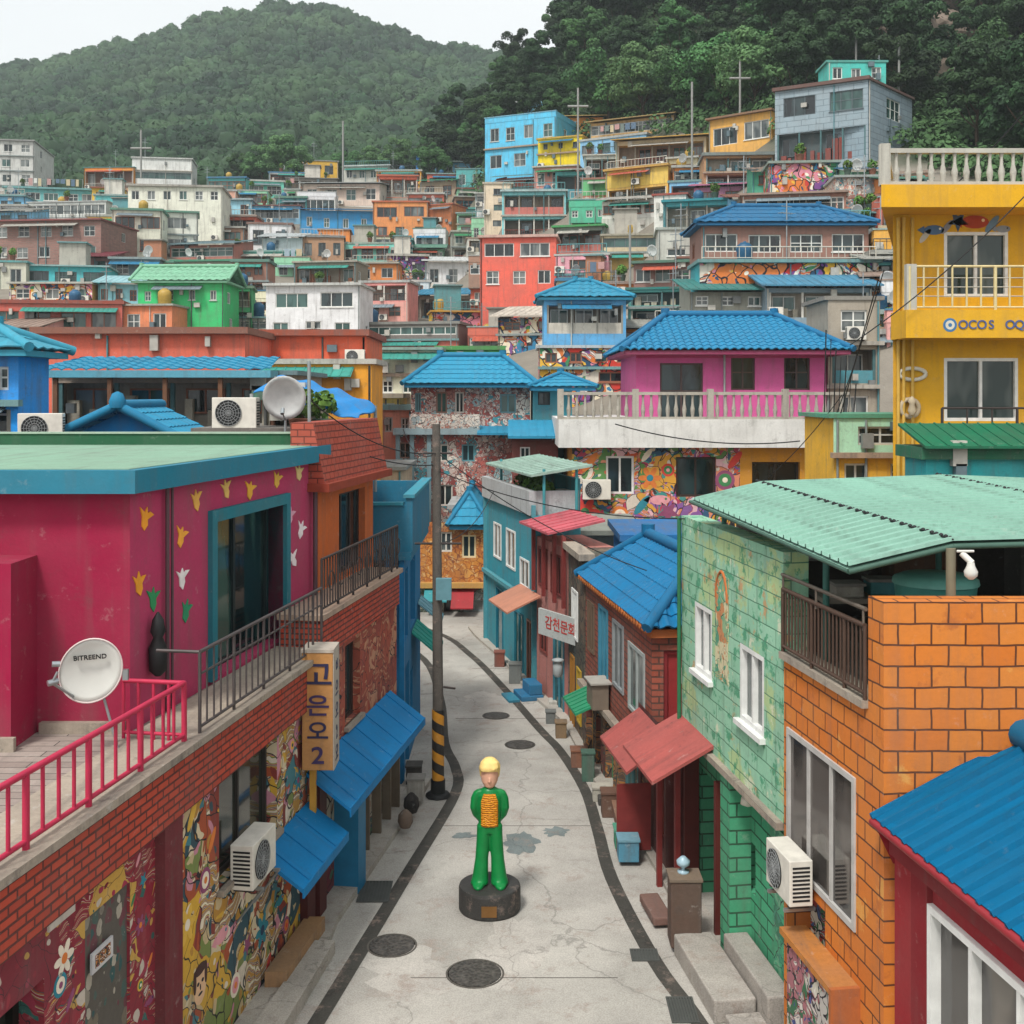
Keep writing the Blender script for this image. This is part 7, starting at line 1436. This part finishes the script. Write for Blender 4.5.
# cables
def cable(lab, P, Q, sag, r=.012):
    pts = [Vector(P).lerp(Vector(Q), k / 20) - Z * sag * 4 * (k / 20) * (1 - k / 20) for k in range(21)]; m = MB(); m.tube(pts, r, 5); tag(m.build('power_cable', DARK), lab, 'cable', 'overhead cables')
cable('cable sloping up to the right edge above the yellow house', at(905, 225, 60), at(1045, 88, 40), .4, .03)
cable('cable from the pink terrace down to the ochre wall', at(615, 424, 37), at(800, 441, 37), .3, .02)
cable('cable running from the yellow house roof to its lower left', at(850, 345, 24.8), at(1040, 180, 24.8), .2, .014)
cable('left cable of the bundle by the yellow house', at(842, 395, 30), at(735, 500, 33), .3, .012)
cable('right cable of the bundle by the yellow house', at(884, 270, 30), at(826, 440, 33), .2, .015)
cable('steel strut cable leaning beside the bundle', at(878, 280, 30), at(836, 430, 31), .0, .018)
for k in range(7): cable(('first', 'second', 'third', 'fourth', 'fifth', 'sixth', 'seventh')[k] + ' hanging cable from the left in the bundle by the pink terrace', at(826 + 5 * k, 330 + 9 * k, 36.5), at(822 + 4 * k, 520, 36.5), .0, .014 if k % 2 else .022)
cable('cable from the magenta roof corner to the striped pole', at(310, 400, 17), (pX, 19.75, 5.9), .25, .010)
cable('cable crossing the street to the brick house roof', (pX, 19.75, 5.9), (Rx(19) + .3, 19.0, 4.0), .2, .009); cable('cable from the striped pole to the green block house', (pX, 19.75, 5.6), (Rx(15.8), 15.8, 5.2), .2, .009); cable('cable along the left facades from the pole to the brick parapet', (pX, 19.75, 5.7), (-3.3, 18.6, 6.4), .2, .010)
cable('cable from the striped pole to the turquoise house', (pX, 19.75, 4.35), (-.5, 31, 4.3), .3, .010)
cable('cable from the striped pole to the mosaic house', (pX, 19.75, 5.9), (-4.2, 44.4, 5.6), .4, .014)
# clutter along the terrace back rows
for i, (kd, px, py, Y) in enumerate((('plant', 300, 437, 20.2), ('plant2', 322, 437, 20.6))):
    put(kd, ('bushy pot at the corner behind the magenta roof', 'pot beside the tarpaulin roof', 'pot behind the orange block parapet')[i], at(px, py, Y), i, 1)

# ------------------------------------------------------------------ statue on its drum (plain figure)
def statue():
    c = V(-.30, 15.45, 0); r = thing('statue', 'glossy green painted standing figure statue with orange chest on a dark round plinth', 'statue', c)
    m = MB(); m.lathe(c, [(.40, .005), (.415, .03), (.415, .30), (.405, .33), (.39, .335)], 48, smooth=False); pl = m.build('plinth', concrete('#3a3937', 'plinth', .6, 2), r, r)
    m = MB(); m.box(c.x - .10, c.x + .10, c.y - .425, c.y - .41, .07, .21); m.build('plaque', solid('#7d5a32', .45, .4), pl, r)
    z = .335
    def loft(mb, secs, mi=0, seg=24):
        vs = [V(x + rx * math.cos(a), y + ry * math.sin(a), zz) for (x, y, zz, rx, ry) in secs for a in [2 * math.pi * k / seg for k in range(seg)]]
        mb.mesh(vs, [(i * seg + k, i * seg + (k + 1) % seg, (i + 1) * seg + (k + 1) % seg, (i + 1) * seg + k) for i in range(len(secs) - 1) for k in range(seg)], mi, True); mb.face(vs[:seg][::-1], mi, True); mb.face(vs[-seg:], mi, True)
    m = MB(); X, Y = c.x, c.y
    for s in (-1, 1):
        loft(m, [(X + s * .15, Y - .10, z, .075, .13), (X + s * .15, Y - .10, z + .035, .075, .13), (X + s * .12, Y - .06, z + .07, .06, .09)])
        loft(m, [(X + s * .135, Y - .02, z + .02, .122, .13), (X + s * .124, Y - .01, z + .12, .106, .11), (X + s * .106, Y, z + .35, .088, .09), (X + s * .083, Y, z + .60, .094, .095), (X + s * .072, Y, z + .80, .098, .10)])
        loft(m, [(X + s * .10, Y + .10, z + .78, .03, .03), (X + s * .185, Y + .06, z + .90, .045, .05), (X + s * .215, Y + .01, z + 1.02, .05, .055), (X + s * .20, Y - .0, z + 1.16, .052, .058), (X + s * .165, Y, z + 1.24, .05, .06), (X + s * .12, Y, z + 1.27, .04, .05)])
    loft(m, [(X, Y, z + .70, .145, .10), (X, Y, z + .80, .15, .11), (X, Y, z + .92, .145, .105), (X, Y, z + 1.08, .165, .115), (X, Y, z + 1.20, .175, .11), (X, Y, z + 1.27, .12, .09), (X, Y, z + 1.31, .06, .06)])
    body = m.build('body', [solid('#0f7a3c', .35, 0, .15), solid('#d98a1e', .5, 0, .15)], r, r)
    rm = body.modifiers.new('remesh', 'REMESH'); rm.mode = 'VOXEL'; rm.voxel_size = .012; rm.use_smooth_shade = True; sm = body.modifiers.new('smooth', 'SMOOTH'); sm.factor = .5; sm.iterations = 6
    # knitted chest panel, a shell just proud of the torso
    m = MB(); rows = 26; cols = 14; vs = []
    for j in range(rows + 1):
        zz = z + .80 + (.44) * j / rows; half = .115 if j < 20 else .115 - .006 * (j - 20)
        for i in range(cols + 1):
            x = -half + 2 * half * i / cols; t_ = (zz - z); rx = float(np.interp(t_, [.80, .92, 1.08, 1.20, 1.27], [.15, .145, .165, .175, .13])); ry = float(np.interp(t_, [.80, .92, 1.08, 1.20, 1.27], [.11, .105, .115, .11, .09]))
            y = -ry * math.sqrt(max(0, 1 - (x / rx) ** 2)) - .006 - .014 * abs(math.sin(j * math.pi / 2.6 + 1.1 * math.sin(i * 1.3 + j * .5))); vs.append(V(X + x, Y + y, zz))
    m.mesh(vs, [(j * (cols + 1) + i, j * (cols + 1) + i + 1, (j + 1) * (cols + 1) + i + 1, (j + 1) * (cols + 1) + i) for j in range(rows) for i in range(cols)], 0, True)
    t = NT('knitted_orange'); v = t.uv(False, True); wv = t.n('TexWave', _bands_direction='Z', Scale=11.0, Distortion=5.0, Detail=2.0); wv.inputs['Detail Scale'].default_value = 2.0; t.link(v, wv.inputs['Vector']); t.base(t.mix(t.ramp(wv.outputs['Fac'], [(.3, 0), (.7, 1)]), lin('#c4700f'), lin('#e09a20'))); t.bump(wv.outputs['Fac'], .8, .012); t.b.inputs['Roughness'].default_value = .5
    ch = m.build('chest_panel', t.m, r, r); so = ch.modifiers.new('t', 'SOLIDIFY'); so.thickness = .02; so.offset = -1
    m = MB(); m.tube([(X, Y, z + 1.24), (X, Y, z + 1.34)], .055, 16)
    hz0 = z + 1.30
    def hs2(q): return [(X + a * 1.2, Y + b * 1.15, hz0 + c_ * 1.08, d * 1.22, e * 1.18) for a, b, c_, d, e in q]
    loft(m, hs2([(0, -.02, .0, .03, .035), (0, -.02, .025, .062, .07), (0, -.01, .08, .088, .094), (0, 0, .15, .10, .108), (0, 0, .22, .10, .11), (0, 0, .28, .08, .09), (0, 0, .32, .03, .035)]))
    loft(m, hs2([(0, -.105, .085, .014, .014), (0, -.114, .10, .016, .018), (0, -.105, .15, .009, .014)]), seg=10)
    hd = m.build('head', solid('#d3a187', .4, 0, .05), r, r); rm = hd.modifiers.new('remesh', 'REMESH'); rm.mode = 'VOXEL'; rm.voxel_size = .008; rm.use_smooth_shade = True; sm = hd.modifiers.new('smooth', 'SMOOTH'); sm.iterations = 4
    m = MB(); loft(m, hs2([(0, .03, .12, .106, .098), (0, .03, .19, .116, .114), (0, .0, .25, .118, .126), (0, 0, .31, .10, .11), (0, 0, .355, .06, .07), (0, 0, .37, .02, .02)]))
    loft(m, hs2([(-.01, -.10, .225, .088, .03), (0, -.085, .27, .10, .05), (.01, -.05, .33, .08, .06)]))
    for q_ in range(26): a_ = q_ * 2.4; rr_ = .118 * math.sqrt((q_ + .5) / 26); m.tube([(X + rr_ * math.cos(a_), Y + rr_ * math.sin(a_) * 1.05 - .01, hz0 + .40 - 2.6 * rr_ ** 1.5), (X + 1.12 * rr_ * math.cos(a_ + .25) + .01, Y + 1.15 * rr_ * math.sin(a_ + .25) - .02, hz0 + .385 - 3.2 * rr_ ** 1.5)], .03, 6)
    hr = m.build('hair', solid('#e3c47a', .5, 0, .2), r, r); rm = hr.modifiers.new('remesh', 'REMESH'); rm.mode = 'VOXEL'; rm.voxel_size = .01; rm.use_smooth_shade = True; sm = hr.modifiers.new('smooth', 'SMOOTH'); sm.iterations = 5
statue()
# ------------------------------------------------------------------ trees
def crown_mesh(name, seed, R, Hc, n_cl, per, leaf, mat):
    rg = random.Random(seed); vs = []; fs = []
    for k in range(n_cl):
        d = V(rg.gauss(0, 1), rg.gauss(0, 1), rg.gauss(0, 1)).normalized(); q = rg.random() ** .4
        c = V(d.x * R * q, d.y * R * q, d.z * Hc * .5 * q + Hc * .5); rr = rg.uniform(.20, .34) * R
        for i in range(per):
            e = V(rg.gauss(0, 1), rg.gauss(0, 1), rg.gauss(0, .9)).normalized(); e.z = e.z if e.z > -.5 else -e.z
            p = c + V(e.x, e.y, e.z * .75) * rr * (.75 + .3 * rg.random())
            a = (e + V(rg.gauss(0, .45), rg.gauss(0, .45), rg.gauss(0, .45) + .2)).normalized(); b = a.cross(V(rg.random() - .5, rg.random() - .5, rg.random() - .5)).normalized(); f = a.cross(b); s = leaf * rg.uniform(.6, 1.25)
            j = len(vs); vs += [p - b * s - f * s * .35, p + b * s * .2 - f * s * .6, p + b * s + f * s * .3, p - b * s * .1 + f * s * .6]; fs.append((j, j + 1, j + 2, j + 3))
    me = bpy.data.meshes.new(name); me.from_pydata([tuple(v_) for v_ in vs], [], fs); me.materials.append(mat); return me
def trunk_mesh(seed, h, R):
    m = MB(); rg = random.Random(seed); m.tube([(0, 0, -1.2), (.1, .05, h * .5), (.0, .1, h)], .2, 8, r1=.09)
    for k in range(6): a = k * 1.1 + rg.random(); z = h * rg.uniform(.5, .9); m.tube([(0, .05, z), (R * .35 * math.cos(a), R * .35 * math.sin(a), z + R * .35), (R * .6 * math.cos(a), R * .6 * math.sin(a), z + R * .75)], .08, 5, r1=.02)
    o = m.build('trunk', BARK); me = o.data; bpy.data.objects.remove(o); return me
DKF = foliage('#122216', '#314b2a', .45, 'dk'); LTF = foliage('#35512f', '#587648', .6, 'lt'); MDF = foliage('#1f3822', '#486c3c', .5, 'md')
CR = [crown_mesh('crown', 1, 3.3, 6.2, 38, 330, .155, DKF), crown_mesh('crown', 2, 3.8, 5.2, 40, 330, .155, MDF), crown_mesh('crown', 3, 2.9, 7.0, 38, 330, .155, DKF), crown_mesh('crown', 4, 3.4, 5.4, 40, 330, .15, LTF), crown_mesh('crown', 5, 2.6, 5.8, 32, 330, .15, MDF)]
TK = [trunk_mesh(i, h, 3) for i, h in enumerate((3.6, 3.2, 3.8, 3.0, 3.4))]
TH = (2.2, 2.0, 2.4, 1.8, 2.0)
def tree(x, y, k, s, lab, group, rz):
    r = thing('hillside_tree', lab, 'tree', (x, y, Tz(x, y) - .3), rz, group); r.scale = (s, s, s)
    t_ = bpy.data.objects.new('trunk', TK[k]); COL.objects.link(t_); t_.parent = r
    c_ = bpy.data.objects.new('crown', CR[k]); COL.objects.link(c_); c_.parent = r; c_.location = (0, 0, TH[k])
rt_ = random.Random(21); pts = []; tries = 0
while len(pts) < 235 and tries < 30000:
    tries += 1; px = rt_.uniform(425, 1160); Y = rt_.uniform(60, 182); e = vil_edge(px) + 1
    if Y < e or Y > e + (95 if px > 560 else 50): continue
    x = (px - 512) * Y / F
    if 912 < px < 965 and Y < 116: continue      # the bare rocky gap
    if all((x - a) ** 2 + (Y - b) ** 2 > (3.4 + .012 * Y) ** 2 for a, b in pts): pts.append((x, Y))
for i, (x, y) in enumerate(pts):
    px = 512 + x / y * F; front = y < vil_edge(px) + 10
    k = rt_.choice((3, 3, 1, 4)) if front and 560 < px < 760 else rt_.choice((0, 0, 2, 2, 1, 4))
    labs = {3: 'light green leafy tree on the right wooded slope', 0: 'dark dense tree on the right wooded slope', 2: 'tall dark tree on the right wooded slope', 1: 'broad mid green tree on the right wooded slope', 4: 'narrow mid green tree on the right wooded slope'}
    tree(x, y, k, rt_.uniform(.72, 1.15) * (1 if px > 560 else .9), labs[k], 'trees on the right wooded slope', rt_.uniform(0, 6.28))
for px, Y, k, s, lab in ((285, 168, 3, 1.0, 'pale green tree rising behind the ridge left of the orange cottage'), (262, 170, 3, .8, 'smaller pale green tree left of the tall pale one'), (240, 172, 4, .7, 'low mid green tree at the left end of the ridge trees'), (462, 172, 2, 1.45, 'tall pointed dark tree standing above the ridge'), (438, 170, 0, 1.0, 'dark round tree left of the tall pointed tree'), (490, 168, 1, .9, 'mid green tree right of the tall pointed tree'), (400, 172, 3, .8, 'light bushy tree behind the white roofed row'), (372, 173, 3, .7, 'low light bush behind the ridge houses'), (345, 174, 1, .7, 'low mid green tree behind the tall pole'), (510, 160, 4, 1.0, 'narrow tree behind the light blue house')):
    x = (px - 512) * Y / F; tree(x, Y, k, s, lab, 'trees along the village ridge', px)
# near slope undergrowth and bushes right of the block house
def undergrowth():
    rg = random.Random(4); vs = []; fs = []
    for i in range(2600):
        px = rg.uniform(420, 1150); e = vil_edge(px); Y = rg.uniform(e - 3, e + (60 if rg.random() < .7 else 12)); x = (px - 512) * Y / F
        if px < 540 and Y < 120: continue
        c = V(x, Y, Tz(x, Y) + .2); R = rg.uniform(.5, 1.3)
        for j in range(34):
            d = V(rg.gauss(0, 1), rg.gauss(0, 1), abs(rg.gauss(0, 1))).normalized(); p = c + d * R; b = d.cross(V(rg.random() - .5, rg.random() - .5, .3)).normalized(); f = d.cross(b); s = rg.uniform(.12, .26); k = len(vs)
            vs += [p - b * s, p - f * s * .6, p + b * s, p + f * s * .6]; fs.append((k, k + 1, k + 2, k + 3))
    me = bpy.data.meshes.new('undergrowth'); me.from_pydata([tuple(v_) for v_ in vs], [], fs); me.materials.append(foliage('#223a20', '#47643a', .3, 'ug')); o = bpy.data.objects.new('undergrowth', me); COL.objects.link(o); tag(o, 'low bushes covering the right slope under the trees', 'undergrowth', kind='stuff')
undergrowth()
# rock outcrop in the gap
m = MB(); rg = random.Random(9)
bm = bmesh.new()
for i in range(26):
    px = rg.uniform(912, 962); Y = rg.uniform(98, 124); x = (px - 512) * Y / F; M_ = Matrix.Translation((x, Y, Tz(x, Y) + .4)) @ Matrix.Diagonal((rg.uniform(1.5, 4), rg.uniform(1, 2.5), rg.uniform(1.2, 2.8), 1)); g = bmesh.ops.create_icosphere(bm, subdivisions=3, radius=1, matrix=M_)
    for v_ in g['verts']: v_.co += V(*noise.noise_vector(v_.co * .8)) * .6
me = bpy.data.meshes.new('rocks'); bm.to_mesh(me); bm.free(); me.materials.append(concrete('#7d7064', 'rock', .95, .6)); o = bpy.data.objects.new('rocks', me); COL.objects.link(o); tag(o, 'bare pinkish rock outcrop between the trees on the right slope', 'rocks', kind='stuff')
# far wooded hill: one mass of crowns
def forest():
    rg = np.random.default_rng(3); n = 0; V_ = []; F_ = []; base = 0
    ico = bmesh.new(); bmesh.ops.create_icosphere(ico, subdivisions=2, radius=1); iv = np.array([v_.co[:] for v_ in ico.verts]); ifc = np.array([[v_.index for v_ in f.verts] for f in ico.faces]); ico.free()
    r2 = random.Random(8); C = []
    while len(C) < 9000:
        t_ = r2.random() ** 1.15; Y = 186 + 350 * t_; px = r2.uniform(-60, 640); x = (px - 512) * Y / F; C.append((x, Y))
    for k in range(60): C.append(((240 + k * 5.2 - 512) * 176 / F, 176 + r2.uniform(-4, 6)))
    tv = []; tf = []; off = 0; col = []
    for (x, Y) in C:
        s = r2.uniform(1.0, 2.0) + 1.4 * r2.random() ** 3 * (1 + .25 * (Y > 350)); z = Tz(x, Y) + s * .55; k = np.array([s, s, s * r2.uniform(.8, 1.25)])
        ph = r2.random() * 6; w = iv * (1 + .28 * np.sin(iv[:, [0]] * 5 + ph) * np.cos(iv[:, [1]] * 4 + ph * 2) + .12 * rg.standard_normal((len(iv), 1)))
        v = w * k + np.array([x, Y, z]); tv.append(v); tf.append(ifc + off); off += len(iv); sh = r2.random(); col += [sh * .35] * len(iv)  # crown cores toned darker than the leaf clumps: shade of the gaps painted in
        # loose leaf clumps over the crown
        m_ = 95; d = rg.standard_normal((m_, 3)); d /= np.linalg.norm(d, axis=1)[:, None]; d[:, 2] = np.abs(d[:, 2]) * .9 - .1; p = d * k * (1.0 + .25 * rg.random((m_, 1))) + np.array([x, Y, z]); b = rg.standard_normal((m_, 3)) * s * .13; e = rg.standard_normal((m_, 3)) * s * .13
        tv.append(np.concatenate([p - b, p + e, p + b])); idx = np.arange(m_); tf.append(np.stack([idx, idx + m_, idx + 2 * m_], 1) + off); off += 3 * m_; col += np.tile(np.clip(sh * .7 + .1 + .35 * rg.random(m_), 0, 1), 3).tolist()
    vv = np.concatenate(tv); ff = np.concatenate(tf); me = bpy.data.meshes.new('far_forest'); me.vertices.add(len(vv)); me.vertices.foreach_set('co', vv.astype('f').ravel()); me.loops.add(ff.size); me.loops.foreach_set('vertex_index', ff.ravel().astype('i')); me.polygons.add(len(ff)); me.polygons.foreach_set('loop_start', np.arange(0, ff.size, 3, dtype='i')); me.update(calc_edges=True)
    a = me.attributes.new('tone', 'FLOAT', 'POINT'); a.data.foreach_set('value', np.array(col, dtype='f'))
    t = NT('far_foliage'); v = t.uv(False, True); at_ = t.n('Attribute', _attribute_name='tone')
    c = t.mix(at_.outputs['Fac'], lin('#0f2118'), lin('#416a44')); c = t.mix(t.math('MULTIPLY', t.ramp(t.noise(v, .028, 4), [(.4, 0), (.65, 1)]), .55), c, lin('#56744a')); c = t.mix(t.math('MULTIPLY', t.noise(v, 1.2, 3), .5), c, lin('#16281a'))
    t.base(c); me.materials.append(t.m); o = bpy.data.objects.new('far_forest', me); COL.objects.link(o); tag(o, 'dense green forest covering the far rounded hill', 'forest', kind='stuff')
forest()
# ------------------------------------------------------------------ haze
m = MB(); m.box(-470, 500, -45, 770, -75, 330); hz = m.build('haze', []) if False else None
me = bpy.data.meshes.new('haze'); mb_ = MB(); mb_.box(-470, 500, -45, 770, -95, 330); me.from_pydata(mb_.v, [], mb_.f); hm = bpy.data.materials.new('haze_air'); hm.use_nodes = True; ht = hm.node_tree; ht.nodes.clear(); vol = ht.nodes.new('ShaderNodeVolumePrincipled'); vol.inputs['Color'].default_value = (.80, .90, .92, 1); vol.inputs['Density'].default_value = .00042; out = ht.nodes.new('ShaderNodeOutputMaterial'); ht.links.new(vol.outputs[0], out.inputs['Volume']); me.materials.append(hm)
ho = bpy.data.objects.new('haze', me); COL.objects.link(ho); tag(ho, 'thin pale haze in the air', 'haze', kind='stuff')
for k, o in PROTO.items():
    if k not in USED:
        for c in list(o.children_recursive): bpy.data.objects.remove(c)
        bpy.data.objects.remove(o)
